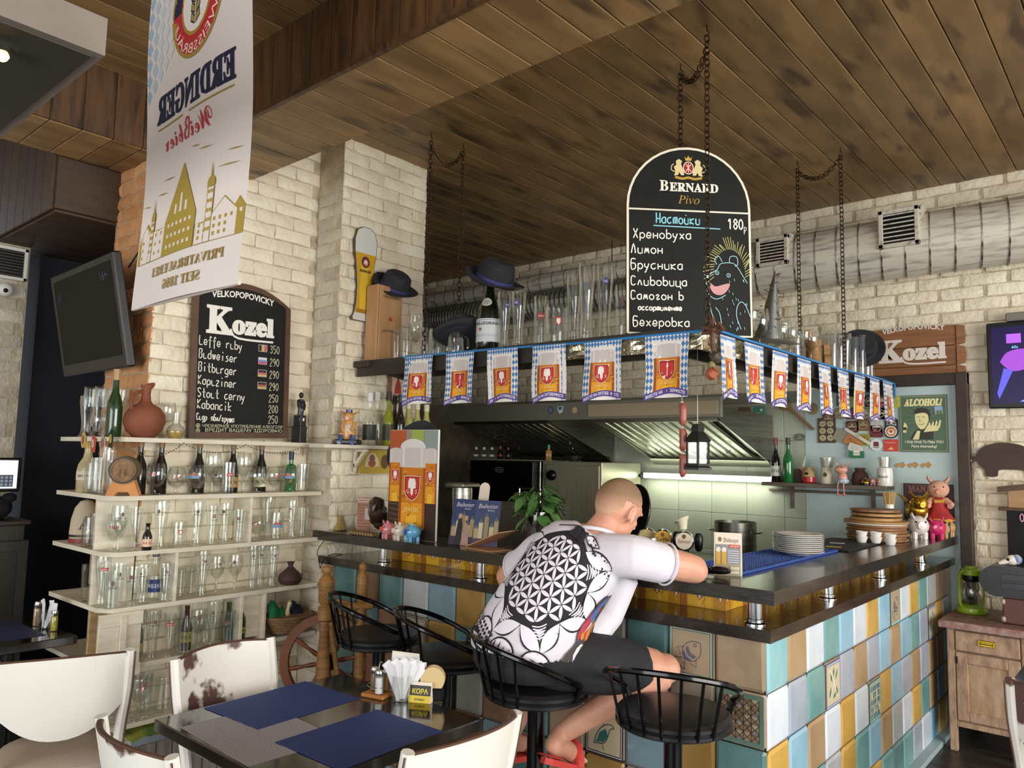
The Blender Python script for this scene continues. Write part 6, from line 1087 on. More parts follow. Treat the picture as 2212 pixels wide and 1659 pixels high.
pg = smooth_line([(0, .1), (.03, .15), (.09, .18), (.16, .19), (.24, .18), (.29, .16), (.335, .17), (.34, .14), (.375, .1), (.4, .08), (.39, .055), (.35, .05), (.33, .04), (.335, .0), (.345, -.03), (.28, -.03), (.27, .01), (.2, .015), (.13, .01), (.12, -.03), (.06, -.03), (.05, .01), (.02, .04), (0, .07), (-.03, .05), (-.045, .07), (-.035, .09), (0, .1)], 3)
MB().prism(pg, 0, .012, T=TX).build('board', mat('pig_board_brown', 0x3d2c22, .6, 0, 0x46342a, 6), pb_); MB().lathe([(.007, 0), (.007, .003), (0, .003)], 12, T=Matrix.Rotation(PI/2, 4, 'X'), c=(-.028, -.012, .07)).build('nail_hole', mat('pale_disc', 0xd8d4c8, .5), pb_)
tv = thing('wall_television', 'lit black wall television showing violet shapes, on the brick wall by the door frame', 'television', (.58, 3.0, 2.03)); MB().rbox((-.31, -.0, 0), (.6, .05, .56), .006).build('casing', BLK, tv)
d = Dec(); d.rect(-.285, .03, .58, .53, 0x140c30); d.poly(smooth_line([(-.24, .3), (-.2, .36), (-.12, .38), (-.06, .36), (-.05, .3), (-.1, .25), (-.18, .24), (-.24, .3)]), 0x7a3a9c); d.poly([(-.26, .1), (-.22, .26), (-.17, .24), (-.25, .06)], 0x4a48b8); d.poly([(-.05, .24), (.1, .5), (.58, .5), (.58, .03), (.1, .03)], 0x241850); d.poly([(-.14, .04), (-.08, .04), (-.1, .06)], 0x6a7ae0)
d.rect(-.2, .42, -.12, .48, 0x8a4ad8); d.text('60s', -.155, .385, .018, 0x7ab0f0); d.text('Я', -.03, .44, .03, 0x9ac0f8); d.build('screen', XZ(-.0005), tv, print_mat('lit_screen', .3, emit=.9))
MB().rbox((-.2, .0, .565), (.5, .07, .62), .006).build('sound_bar', mat('grey_plastic', 0x77736a, .5), tv)
mb = wally('menu_board', 'wooden-headed menu chalkboard with pink chalk word on the bricks by the cabinet', 'sign', .52, 1.05, 3.04)
MB().rbox((-.18, -.012, 0), (.5, .0, .33), .003).build('chalk_panel', CHB, mb); MB().rbox((-.17, -.02, .34), (.5, 0, .47), .004).build('wood_panel', mat('light_sign_wood', 0xb08a62, .5, 0, 0xa07a52, 5, stretch=(1, 5, 9)), mb); MB().rbox((-.22, -.05, .325), (.5, .0, .345), .003).prism([(-.22, .44), (-.05, .465), (.3, .50), (.5, .5), (.5, .53), (.3, .53), (-.06, .5), (-.22, .475)], 0, .06, T=TX).rbox((-.2, -.03, -.03), (.5, 0, -.01), .003).build('wood_trim', KF, mb)
d = Dec(); d.text('𝐊', -.02, .36, .06, 0xe8e0d4, bold=.03); d.text('𝐨𝐳𝐞𝐥', .12, .36, .045, 0xe8e0d4, bold=.03); d.text('VELKOPOPOVICKÝ', .07, .44, .014, 0xdad0c0); d.hand('Окрошка', -.11, .26, .05, 0xd89ab4, .006, .55); d.build('lettering', XZ(-.0205), mb, eps=.0002)
b = MB(); b.tube(smooth_pts([(at(2083, 900, 'y', 3.07)), at(2088, 1000, 'y', 3.07), at(2094, 1100, 'y', 3.07), at(2100, 1160, 'y', 3.05), at(2075, 1200, 'y', 3.05), at(2060, 1250, 'y', 3.05)]), .002, 5); tag(b.build('wire', mat('white_cord', 0xc9c2b0, .6)), 'thin pale wire trailing down the bricks beside the door frame', 'wire')
# cabinet, lantern, boxes at the right
cb = thing('painted_cabinet', 'distressed pinkish wooden cabinet with one drawer over a panelled door', 'cabinet', (.10, 2.42, 0)); DIS = mat('distressed_paint', 0xb6977c, .65, 0, 0x8e6f5c, 12, (.35, .7), bump=.35, bs=60, stretch=(3, 3, 1)); DIP = mat('distressed_panel', 0xa0805f, .65, 0, 0xb79c84, 9, bump=.3, bs=60, stretch=(3, 3, 1)); DIT = mat('distressed_red_top', 0xa98f86, .6, 0, 0x8a5f58, 26, bump=.2)
MB().rbox((.0, .01, .14), (.9, .55, .70), .004).build('body', mat('cabinet_body_wood', 0x7c6452, .7, 0, 0x8f7864, 8), cb); MB().rbox((-.035, -.05, .70), (1.0, .6, .745), .006, jit=.002).build('top', DIT, cb)  # darker wood on the carcass behind the fronts
for x in (0, .37, .86): MB().rbox((x, -.005, 0), (x+.04, .035, .70), .004).build('leg', DIS, cb)
MB().rbox((.04, -.0, .14), (.86, .02, .17), .003).build('rail', DIS, cb)
for x0, x1 in ((.045, .365), (.415, .855)):
    dw = MB().rbox((x0, -.012, .575), (x1, .02, .69), .005, jit=.001).build('drawer', DIS, cb); MB().rbox(((x0+x1)/2-.045, -.02, .62), ((x0+x1)/2+.045, -.012, .655), .003).tube([((x0+x1)/2-.03, -.02, .64), ((x0+x1)/2-.028, -.032, .63), ((x0+x1)/2+.028, -.032, .63), ((x0+x1)/2+.03, -.02, .64)], .003, 6).build('handle', mat('brass', 0), dw)
    dr_ = MB().rbox((x0, -.006, .18), (x0+.06, .02, .565), .003).rbox((x1-.06, -.006, .18), (x1, .02, .565), .003).rbox((x0+.06, -.006, .505), (x1-.06, .02, .565), .003).rbox((x0+.06, -.006, .18), (x1-.06, .02, .235), .003).build('door', DIS, cb); MB().box((x0+.06, .005, .235), (x1-.06, .015, .505)).build('inset_panel', DIP, dr_)
    MB().cyl((x0+.005, -.008, .50), (x0+.005, -.008, .54), .004, n=8).build('hinge', BLK, dr_)
GRP = mat('lime_green_paint', 0x86a81c, .35, coat=.4); lp = at(2100, 1322, 'z', .746)
ln = thing('storm_lantern', 'lime green storm lantern standing on the painted cabinet', 'lantern', (lp.x, lp.y, .7455), rz=R(-30)); ln.scale = (1.25, 1.25, 1.0)
MB().lathe([(0, 0), (.068, 0), (.07, .012), (.066, .032), (.05, .045), (.03, .05), (0, .05)], 24).build('tank', GRP, ln); MB().lathe([(.03, .055), (.045, .08), (.05, .12), (.045, .16), (.036, .19), (.034, .19), (.043, .16), (.048, .12), (.043, .08), (.028, .055)], 20).build('glass_globe', thin_glass('clear_glass', 0), ln)
MB().lathe([(.036, .19), (.04, .2), (.038, .225), (0, .226)], 20).build('chimney', BLK, ln); MB().lathe([(.038, .226), (.046, .23), (.046, .262), (.03, .27), (.028, .282), (0, .284)], 20).build('cap', GRP, ln)
for s in (-1, 1): MB().tube(smooth_pts([(0, s*.055, .035), (0, s*.078, .06), (0, s*.078, .2), (0, s*.07, .245), (0, s*.045, .255)]), .0075, 8).build('side_tube', GRP, ln)
MB().tube(smooth_pts([(.0, -.06, .2), (.03, -.03, .15), (.02, .0, .13), (.03, .03, .15), (0, .06, .2)]), .0018, 5).build('wire_guard', CHR, ln); MB().cyl((0, 0, .05), (0, 0, .09), .012, n=10).build('burner', BLK, ln)
rd = thing('black_speaker', 'rounded black radio box on the brown case beside the lantern', 'speaker', (.35, 2.66, .896)); MB().prism(arc(0, .09, .09, .09, 100, 260, 10)+[(.4, 0), (.4, .18)], -.14, .14, T=TX).build('casing', mat('matt_black_plastic', 0x15161a, .35), rd)
for z in (.05, .1): MB().rbox((.02, -.146, z), (.39, -.14, z+.035), .002).build('front_band', mat('dark_blue_plastic', 0x20242c, .25), rd)
bc_ = thing('brown_case', 'reddish brown case with cream corners on the painted cabinet', 'case', (.40, 2.66, .7455)); MB().rbox((-.03, -.13, 0), (.4, .12, .15), .008).build('body', mat('red_brown_leather', 0x5c3830, .5, bump=.2, bs=80), bc_); 
for z in (.025, .125): MB().ell((-.025, -.125, z), .014, .014, .018, 10).build('corner_cap', mat('cream_metal', 0xa89684, .4), bc_)
sk = thing('skull_figurine', 'white skull figurine in a blue striped scarf on the black radio box', 'ornament', (.42, 2.60, 1.077), rz=R(-150)); MB().ell((0, 0, .03), .04, .028, .03).tube([(.03, 0, .025), (.055, 0, .015), (.075, 0, .008)], [.018, .014, .008], 10).build('skull', mat('bone_white', 0xd8d2c6, .5), sk); MB().ell((-.02, 0, .034), .032, .031, .03).build('scarf', mat('blue_stripes', 0x3f5a94, .7, 0, 0xc8ccd8, 30), sk)
for s in (-1, 1): MB().ell((.03, s*.018, .035), .009, .006, .009, 10).build('eye_socket', BLK, sk)
# far left: wall screen bracket, grille, camera, till
t2 = thing('tilted_television', 'dark tilted flat television hung from the wall end above the glass shelves', 'television', (-3.40, -1.17, 2.365), rot=(R(11), 0, R(-2)))
MB().rbox((-.49, 0, -.3), (.49, .045, .3), .008).rbox((-.3, .045, -.2), (.3, .075, .2), .01).build('casing', mat('gloss_black', 0x0e0d0c, .4), t2); d = Dec(); d.rect(-.445, -.235, .445, .26, 0x1c1713); d.text('16+', .33, .17, .05, 0x5a5668); d.rect(-.4, .13, -.33, .18, 0x2a2440); d.text('HP', .0, -.28, .015, 0x6a6a6a); d.build('screen', XZ(-.0005), t2, print_mat('glossy_screen', .7)); MB().cyl((0, .07, .05), (0, .14, .12), .02, n=10).build('wall_arm', BLK, t2)
g = thing('wall_grille', 'white framed grille high on the pale wall at the dark doorway', 'vent', (-4.43, -1.27, 2.71), rz=PI/2); MB().rbox((-.11, -.02, 0), (.09, .0, .02), .002).rbox((-.11, -.02, .19), (.09, 0, .21), .002).rbox((-.11, -.02, 0), (-.09, 0, .21), .002).rbox((.07, -.02, 0), (.09, 0, .21), .002).build('frame', mat('white_plastic', 0), g); MB().box((-.1, -.004, .01), (.08, 0, .2)).build('backing', BLK, g)
for k in range(9): MB().box((-.09, -.018, .026+k*.019), (.07, -.005, .03+k*.019)).build('slat', mat('grey_brown_wood', 0), g)
cm = thing('security_camera', 'small white dome camera under the wall grille', 'camera', (-4.42, -1.29, 2.64)); MB().ell((0, 0, 0), .045, .05, .045).build('dome', mat('white_plastic', 0), cm); MB().ell((.04, -.01, -.012), .012, .014, .014, 10).build('lens', BLK, cm)
tb = thing('till_screen', 'lit touch screen of a till showing a keypad, at the dark doorway', 'screen', (-4.05, -1.4, 1.38), rz=PI/2); MB().rbox((-.2, 0, 0), (.17, .03, .2), .006).rbox((-.06, .02, -.16), (.04, .06, .02), .004).rbox((-.12, -.02, -.18), (.1, .12, -.16), .004).build('casing', BLK, tb)
d = Dec(); d.rect(-.18, .02, .15, .185, 0xc8ccc8); d.rect(.06, .03, .13, .1, 0x2a3038)
for i in range(3):
    for j in range(3): d.rect(.065+i*.022, .035+j*.021, .08+i*.022, .05+j*.021, 0x5a6068)
d.ell(.03, .08, .012, .008, 0xb83a30); d.build('screen', XZ(-.0005), tb, print_mat('lit_screen', 0))
dc = thing('dark_sideboard', 'dark panelled sideboard under the till screen', 'sideboard', (-4.1, -1.7, 0)); MB().rbox((-.33, -.9, 0), (.1, .5, 1.19), .006).build('body', mat('dark_panel_wood', 0x2e2924, .5, 0, 0x3a332c, 5), dc); MB().rbox((-.33, -.92, 1.19), (.13, .52, 1.215), .004).build('top', BRD, dc)
for y0, y1 in ((-.85, -.4), (-.36, .08), (.12, .52)): q = MB().rbox((.1, y0, .1), (.12, y1, 1.1), .004).build('door', mat('dark_panel_wood', 0), dc); MB().rbox((.12, y0+.06, .6), (.125, y1-.06, 1.04), .002).rbox((.12, y0+.06, .16), (.125, y1-.06, .54), .002).build('inset_panel', mat('darker_panel_wood', 0x262019, .5), q)
bg = tag(MB().ell((0, 0, .06), .1, .08, .07).ell((.04, .05, .12), .04, .04, .03).build('black_bag', mat('black_cloth', 0x17181c, .9, bump=.4, bs=60), None, loc=(-4.2, -1.3, 1.58-.36)), 'slumped black cloth bag lying by the till screen', 'bag')
PL = thing('hanging_lamp_box', 'big grey metal box lamp hung on hooks at the top corner, with a lit bulb', 'lamp', (-.9, -2.6, 2.5))
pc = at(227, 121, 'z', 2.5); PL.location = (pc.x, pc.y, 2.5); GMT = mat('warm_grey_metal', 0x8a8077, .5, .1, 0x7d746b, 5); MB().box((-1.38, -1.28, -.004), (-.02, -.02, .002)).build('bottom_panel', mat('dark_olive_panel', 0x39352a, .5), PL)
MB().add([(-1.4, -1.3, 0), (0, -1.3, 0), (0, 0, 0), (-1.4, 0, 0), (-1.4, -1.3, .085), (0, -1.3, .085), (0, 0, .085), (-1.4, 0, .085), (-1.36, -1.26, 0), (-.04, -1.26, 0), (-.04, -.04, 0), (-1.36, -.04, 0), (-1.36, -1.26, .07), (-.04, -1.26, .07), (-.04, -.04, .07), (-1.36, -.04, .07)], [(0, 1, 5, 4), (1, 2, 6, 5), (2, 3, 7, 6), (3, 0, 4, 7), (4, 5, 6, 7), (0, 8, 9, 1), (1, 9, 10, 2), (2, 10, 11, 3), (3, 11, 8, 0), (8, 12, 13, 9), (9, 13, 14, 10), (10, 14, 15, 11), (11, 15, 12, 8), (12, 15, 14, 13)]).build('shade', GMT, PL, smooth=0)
bp = at(4, 130, 'z', 2.47)-Vector(PL.location); MB().ell(bp+Vector((0, 0, .015)), .014, .014, .018).build('bulb', mat('warm_bulb', 0xffc060, emit=5), PL); MB().lathe([(.03, .01), (.018, .028), (.016, .03)], 18, c=bp).build('socket', CHR, PL)
for q in ((-.12, -.4), (-1.2, -.4)): MB().tube(smooth_pts([(q[0], q[1], .085), (q[0]-.02, q[1], .12), (q[0], q[1], .14), (q[0]+.015, q[1], .12)]), .004, 6).cyl((q[0], q[1], .14), (q[0], q[1], 1.12), .003, n=6).build('hook', CHR, PL)
# lantern and sausages, clay string hanging under the shelf
h = at(1507, 1005, 'y', .32); lz = thing('hanging_lantern', 'small dark hexagonal candle lantern hanging on a string over the bar', 'lantern', (h.x, .32, h.z-.02)); lz.scale = (1.3, 1.3, 1.25); TB = lambda n, prof, m: MB().lathe(prof, 6).build(n, m, lz, smooth=20)
LB = mat('dark_lantern_metal', 0x34342f, .5, .5); TB('base', [(0, 0), (.052, 0), (.052, .008), (.042, .014), (.04, .022), (0, .022)], LB); TB('roof', [(.046, .098), (.05, .104), (.028, .13), (.022, .135), (.026, .145), (.02, .16), (0, .164)], LB); TB('pane', [(.037, .022), (.037, .098)], thin_glass('clear_glass', 0))
for k in range(6): a = PI*k/3; MB().cyl((.041*math.cos(a), .041*math.sin(a), .022), (.041*math.cos(a), .041*math.sin(a), .1), .0035, n=6).build('post', LB, lz)
MB().cyl((0, 0, .16), (0, 0, (2.21-h.z)/1.25), .0015, n=5).build('string', mat('white_cord', 0), lz)
h = at(1473, 868, 'y', .3); sg = thing('sausage_string', 'string of reddish sausages hanging beside the small lantern', 'sausages', (h.x, .3, h.z)); MB().cyl((0, 0, 0), (0, 0, 2.19-h.z), .002, n=5).build('string', mat('white_cord', 0), sg)
for k in range(3): MB().tube(smooth_pts([(0, 0, -.005-k*.115), (.006, 0, -.03-k*.115), (.006, 0, -.08-k*.115), (0, 0, -.108-k*.115)]), [.004, .014, .016, .016, .017, .017, .017, .017, .016, .016, .013, .010, .004], 10).build('sausage', mat('sausage_red', 0xa3584c, .4, 0, 0x8c463c, 20), sg); MB().ell((0, 0, -.002-k*.115), .008, .008, .006, 8).build('knot', mat('white_cord', 0), sg)
h = at(1542, 712, 'y', .08); cs = thing('clay_pot_string', 'leather bow with a string of small clay pots hanging from the shelf corner', 'ornament', (h.x, .08, h.z)); LTH = mat('brown_leather', 0x5a3826, .5, bump=.2)
MB().ell((0, 0, 0), .02, .014, .016).tube([(0, 0, 0), (-.04, -.005, .012), (-.05, 0, -.01), (-.01, 0, -.01)], .01, 8).tube([(0, 0, 0), (.03, -.01, .02), (.045, 0, 0), (.01, 0, -.008)], .01, 8).tube(smooth_pts([(0, 0, 0), (-.005, 0, -.05), (0, 0, -.09)]), .011, 8).tube([(0, 0, 0), (-.005, 0, .05)], .009, 8).build('leather_bow', LTH, cs)
MB().tube(smooth_pts([(0, 0, -.05), (.005, 0, -.12), (0, 0, -.2), (.03, -.01, -.235), (.045, 0, -.27)]), .002, 5).tube(smooth_pts([(.01, 0, -.21), (.05, 0, -.23), (.06, 0, -.27)]), .0018, 5).build('twine', mat('twine', 0x9a7c50, .8), cs)
for k, (x, z, r, c) in enumerate(((.008, -.115, .026, 0x4a4236), (-.006, -.15, .017, 0x8a8458), (.0, -.185, .027, 0xa05a3c))): MB().lathe([(0, -r), (r*.6, -r*.8), (r, -r*.1), (r*.75, r*.6), (r*.45, r*.8), (r*.6, r), (0, r*.9)], 14, c=(x, -.01*k, z), T=Matrix.Rotation(R(50*(k-1)), 4, 'Y')).build('small_pot', mat('pot_%06x' % c, c, .35), cs)
b = MB().tube(smooth_pts([(-2.89, -1.06, 3.22), (-2.93, -1.06, 3.05), (-2.92, -1.06, 2.9), (-3.0, -1.06, 2.75), (-3.06, -1.1, 2.62)]), .004, 5); tag(b.build('cable', BLK), 'thin black cable running down the orange-lit brick end to the television', 'cable')
# ------------------------------------------------------------------ on the raised ledge
zL = 1.1875
def L(px, py): p = at(px, py, 'z', zL); return Vector((p.x, p.y, zL))
def Ly(px, y): p = at(px, 1200, 'y', y); return Vector((p.x, y, zL))
p = Ly(727, .06); e = thing('conical_flask', 'conical glass flask of grain at the pier end of the raised ledge', 'flask', p); MB().lathe([(0, 0), (.055, 0), (.06, .006), (.02, .12), (.017, .13), (.017, .165), (.019, .167), (.0155, .165), (.0155, .13), (.018, .12), (.056, .008), (0, .004)], 22).build('glass_body', GLS, e); MB().lathe([(0, .005), (.054, .006), (.03, .085), (0, .09)], 20).build('grain', mat('grain', 0), e, kind='stuff')
p = Ly(782, .13); mc = thing('menu_card', 'reddish printed card standing against the pier behind the corks', 'card', p, rz=R(14)); MB().rbox((-.05, 0, 0), (.05, .004, .2), .001).build('card', mat('reddish_card', 0xb07f6c, .7), mc); d = Dec(); d.rect(-.048, .17, .048, .195, 0xd8b8a8); d.text('ПИВНАЯ КАРТА', 0, .178, .009, 0x6a2a20, mw=.085); d.rect(.01, .07, .045, .14, 0xc8c0bc)
for k in range(8): d.line([(-.04, .155-k*.018), (.0 if 1 < k < 6 else .04, .155-k*.018)], .002, 0x7f5348)
d.build('printed_front', XZ(-.0005), mc)
cg = mat('cork', 0); ck = None
for i in range(9):
    p = Ly(755+i*7.5, .0+.01*(i % 2)); o = thing('wine_cork', 'wine corks lying in a row on the ledge before the boar mask', 'cork', (p.x, p.y-.01, zL+.0112), group='wine corks on the raised ledge') if 0 else MB().cyl((0, -.022, 0), (0, .022, 0), .0112, n=12).build('wine_cork', mat('wine_cork', 0x9c7f58, .8, 0, 0x6f563a, 60), None, loc=(-2.44+i*.0245, -.012, zL+.0117))
    tag(o, 'wine cork in the row on the ledge, %s from the brick pier' % ORD[i], 'cork', 'wine corks on the raised ledge')
bm_ = thing('leather_boar_mask', 'dark shiny leather boar head sculpture on the ledge beside the beer poster', 'sculpture', Ly(815, .12), rz=R(-60)); BL = mat('shiny_brown_leather', 0x35231a, .3, coat=.4, bump=.2, bs=30)
MB().tube(smooth_pts([(-.1, 0, .02), (-.05, 0, .06), (.0, 0, .1), (.03, 0, .15), (.05, 0, .2)]), [.03]*4+[.05]*4+[.055]*4+[.045]*4+[.03], 14).build('head', BL, bm_); MB().tube(smooth_pts([(.05, 0, .19), (.08, 0, .17), (.09, 0, .13)]), [.03, .028, .024, .02, .018, .016, .014, .012, .01], 12).build('snout', BL, bm_)
for s in (-1, 1): MB().tube(smooth_pts([(.0, s*.04, .1), (-.03, s*.07, .11), (-.04, s*.08, .15)]), [.014, .013, .012, .011, .01, .008, .006, .004, .001], 8).build('tusk', mat('horn', 0x8f8468, .3), bm_)
for k in range(4): MB().lathe([(.035+.006*k, 0), (.04+.006*k, .006), (.035+.006*k, .012)], 16, T=Matrix.Rotation(R(50), 4, 'Y') , c=(-.075+k*.022, 0, .045+k*.014)).build('strap', BL, bm_)
ch_ = None
for (px, py, c, sn, lb) in ((840, 1165, 0xd68a92, 0xd0543c, 'pink piggy bank with a red snout on the ledge'), (866, 1168, 0xe0d6c6, 0xe8dccc, 'cream piggy bank between the pink and blue ones'), (892, 1172, 0x69b0d8, 0x2a56b0, 'sky blue piggy bank with a deep blue snout on the ledge')):
    pp = L(px, py); pp.y = max(pp.y, -.02); pig(lb, (at(px, py-25, 'y', .0).x, .0, zL), R(-105), .9, c, snout=sn)
po = thing('beer_poster_stand', 'tall standing cardboard poster of foaming beer mugs on the ledge', 'poster', (-1.84, .075, zL), rz=R(4)); PW = .37; PH = .60
MB().rbox((-PW, 0, 0), (0, .014, PH), .002).build('board', mat('white_board_edge', 0xe6e4de, .5), po); MB().rbox((-.2, .014, 0), (-.18, .12, .3), .002).build('strut', mat('white_board_edge', 0), po)
d = Dec(); d.rect(-PW+.003, .002, -.003, PH-.002, 0x3a2418); d.rect(-PW+.003, .25, -.003, PH-.002, 0x8f8a80); d.poly([(-PW+.003, .45), (-.25, .3), (-.24, PH-.002), (-PW+.003, PH-.002)], 0xb3552c); d.rect(-.2, .5, -.11, PH-.002, 0x9aae4a); d.rect(-.1, .45, -.003, PH-.002, 0x8a9a94)
for k in range(7): d.line([(-PW+.01, .05+k*.028), (-.24, .04+k*.028)], .008, 0x5c4434)
mug(d, -PW+.005, -PW+.1, .2, .5, 3, False); mug(d, -.095, -.005, .2, .5, 5, False); mug(d, -.28, -.085, .06, .52, 9); d.poly([(-.28, .5)]+arc(-.1825, .5, .0975, .05, 180, 0, 12)+[(-.085, .5)], 0xdedad6); d.rect(-PW+.003, .002, -.003, .05, 0x2a1a14)
d.build('printed_front', XZ(-.0005), po)
hat('grey hat hooked behind the tall beer poster', (-2.16, .2, 1.68), (R(75), R(-20), R(10)), 1.15)
def brochure(label, x, y, w, h, rz, draw, bg, tilt=-12, top=0):
    o = thing('brochure', label, 'brochure', (x, y, zL), rot=(R(tilt), 0, rz)); MB().prism([(-w/2, 0), (w/2, 0), (w/2, h)]+(arc(0, h, w/2, top, 10, 170, 8) if top else [])+[(-w/2, h)], -.003, 0, T=TX).build('card', mat('card_%06x' % bg, bg, .4), o); d = Dec(); draw(d); d.build('printed_front', XZ(-.0004), o, eps=.0002); return o
def drb(d):
    d.rect(-.07, 0, .07, .24, 0x2c3a6a); d.rect(-.07, 0, .07, .05, 0x3a2a44); d.text('𝐵𝑢𝑑𝑤𝑒𝑖𝑠𝑒𝑟', .0, .2, .022, 0xe8e8ee, mw=.11, sh=.1); d.text('Budvar', .02, .185, .01, 0xd0d0dc)
    for x, h, c in ((-.055, .05, 0xb09a6a), (-.03, .08, 0xcabfa0), (0, .11, 0x9a8450), (.03, .06, 0xc8b890), (.055, .09, 0xa89468)): d.rect(x-.012, .045, x+.012, .045+h, c); d.poly([(x-.012, .045+h), (x+.012, .045+h), (x, .07+h)], 0x5a6a5a); wins(x, .02, .05, .05+h, 2, 3, 0x5a4a3a) if 0 else None
brochure('dark blue brochure with white script and a castle at dusk', -1.50, .09, .14, .24, R(20), drb, 0x2c3a6a)
def drc2(d): drb(d); d.poly([(-.04, 0), (.0, .0), (.0, .1), (-.01, .14), (-.03, .13)], 0x1c1c24); d.poly([(.0, 0), (.05, 0), (.035, .1), (.01, .13)], 0xb08f80); d.ell(-.02, .15, .012, .014, 0xc09a84); d.ell(.02, .14, .012, .014, 0xc09a84)
brochure('brochure with a couple before a night castle, next to the beer poster', -1.66, .08, .15, .22, R(12), drc2, 0x2c3a6a)
def drd(d): d.poly([(-.03, 0), (.03, 0), (.03, .2)]+arc(0, .2, .03, .03, 0, 180, 8), 0xe0d2c0); mug(d, -.022, .022, .03, .16, 2, False); d.text('U', 0, .19, .018, 0xb0342a, bold=.03)
brochure('slim round-topped card with a beer mug standing behind the brochures', -1.60, .15, .06, .3, R(15), drd, 0xe0d2c0, top=.03)
mb_ = thing('steel_blender', 'tall steel drink mixer behind the brochures', 'mixer', (-1.79, .22, zL)); MB().lathe([(0, 0), (.045, 0), (.05, .1), (.055, .27), (.05, .3), (0, .3)], 22).build('container', STL, mb_); MB().rbox((-.07, -.07, .29), (.07, .07, .315), .012).build('lid', STL, mb_)
cf = thing('coffee_machine', 'grey coffee machine with a bent steam wand behind the ledge', 'coffee machine', (-1.75, .78, .981)); MB().rbox((-.18, -.12, 0), (.18, .15, .40), .02).build('body', mat('satin_grey', 0x6f6a62, .35, .6), cf); MB().tube(smooth_pts([(.1, -.1, .3), (.14, -.14, .26), (.2, -.15, .27), (.24, -.15, .25), (.245, -.15, .2)]), .006, 8).build('steam_wand', CHR, cf); MB().tube([(-.1, 0, .4), (-.1, 0, .48), (.06, 0, .48), (.06, 0, .4)], .005, 6).build('rack_rail', CHR, cf)
for k in range(4): MB().lathe([(.026, .405), (.034, .45), (.031, .45), (.024, .41), (0, .408)], 14, c=(-.13+k*.075, .03, 0)).build('stored_cup', mat('dark_ceramic', 0x3a3630, .3), cf)
lf = thing('bill_folder', 'open pale leather bill folder lying on the ledge beside the plant', 'folder', L(1060, 1188), rz=R(-8)); LF = mat('pale_leather', 0xb98d68, .6, bump=.2, bs=80); MB().rbox((-.12, -.07, 0), (.08, .07, .006), .002).build('lower_flap', LF, lf); MB().add([(-.12, -.065, .007), (.09, -.03, .09), (.11, .08, .1), (-.1, .075, .01), (-.12, -.065, .012), (.09, -.03, .095), (.11, .08, .105), (-.1, .075, .015)], [(3, 2, 1, 0), (4, 5, 6, 7), (0, 1, 5, 4), (1, 2, 6, 5), (2, 3, 7, 6), (3, 0, 4, 7)]).build('upper_flap', LF, lf)
pp = Ly(1160, .14); pv = thing('plant_in_vase', 'green leafy plant in a dark glass vase on the ledge beside the man', 'plant', pp); pv.scale = (1.3, 1.3, 1.25); MB().lathe([(0, 0), (.045, 0), (.05, .01), (.042, .06), (.05, .11), (.048, .16), (.044, .16), (.045, .11), (.0, .05)], 20, rfn=lambda a, z: 1+.04*math.sin(5*a)).build('vase', mat('smoky_brown_glass', 0x1d1410, .1, coat=.6), pv)
LFM = mat('leaf_green', 0x648f4c, .45, 0, 0x3f6a34, 8, rand=.25, coat=.2); r_ = random.Random(5); lfm = None
for i in range(56):
    a = r_.uniform(0, 2*PI); rr = r_.uniform(.02, .085); z = .15+r_.uniform(.0, .12)-rr*.6+(.03 if i % 3 == 0 else 0); s_ = r_.uniform(.7, 1.25)
    if lfm is None:
        b = MB(); pr = [(0, 0), (.012, .3), (.018, .5), (.014, .75), (0, 1)]; g = []
        for w, t in pr: q = Vector((t*.065, 0, -.03*t*t)); g += [q+Vector((0, -w, .004)), q, q+Vector((0, w, .004))]
        b.add(g, [(i*3+j, i*3+j+1, i*3+j+4, i*3+j+3) for i in range(4) for j in range(2)]); lo_ = b.build('leaf', LFM, pv, smooth=60); lfm = lo_.data; q_ = lo_
    else: q_ = obj('leaf', lfm, pv)
    q_.location = (rr*math.cos(a)*.7, rr*math.sin(a)*.7, z); q_.rotation_euler = (r_.uniform(-.5, .5), r_.uniform(-.5, .9), a+r_.uniform(-.6, .6)); q_.scale = (s_, s_*1.1, s_)
for k in range(6): a = k*1.05; MB().tube(smooth_pts([(0, 0, .06), (.015*math.cos(a), .015*math.sin(a), .15), (.045*math.cos(a), .045*math.sin(a), .22)]), .0022, 5).build('stem', LFM, pv)
def napkins(label, loc_, rz, n=14, s=1.0, glass_=True):
    o = thing('napkin_holder', label, 'napkins', loc_, rz); o.scale = (s, s, s); NM = mat('white_paper', 0xe8e8ec, .8)
    if glass_: MB().lathe([(0, 0), (.033, 0), (.034, .004), (.036, .09), (.034, .09), (.032, .008), (0, .006)], 18).build('glass_cup', GLS, o)
    nm = None
    for i in range(n):
        a = (i-(n-1)/2)/(n/2)
        if nm is None: nm = MB().add([(-.005, 0, .01), (.005, 0, .01), (.024, .0, .125), (.012, .003, .15), (-.018, 0, .14), (-.012, .004, .12)], [(0, 1, 2, 3, 4, 5)]).build('napkin', NM, o, smooth=0); q = nm
        else: q = nm.copy(); COL.objects.link(q)
        q.rotation_euler = ((i % 3-1)*.08, a*.5, R(18)*a); q.location = (a*.006, (i-n/2)*.0016, -abs(a)*.006)
    return o
napkins('fan of white napkins in a cup behind the man\'s shoulder', Ly(1205, .12), R(20), 10, .8)
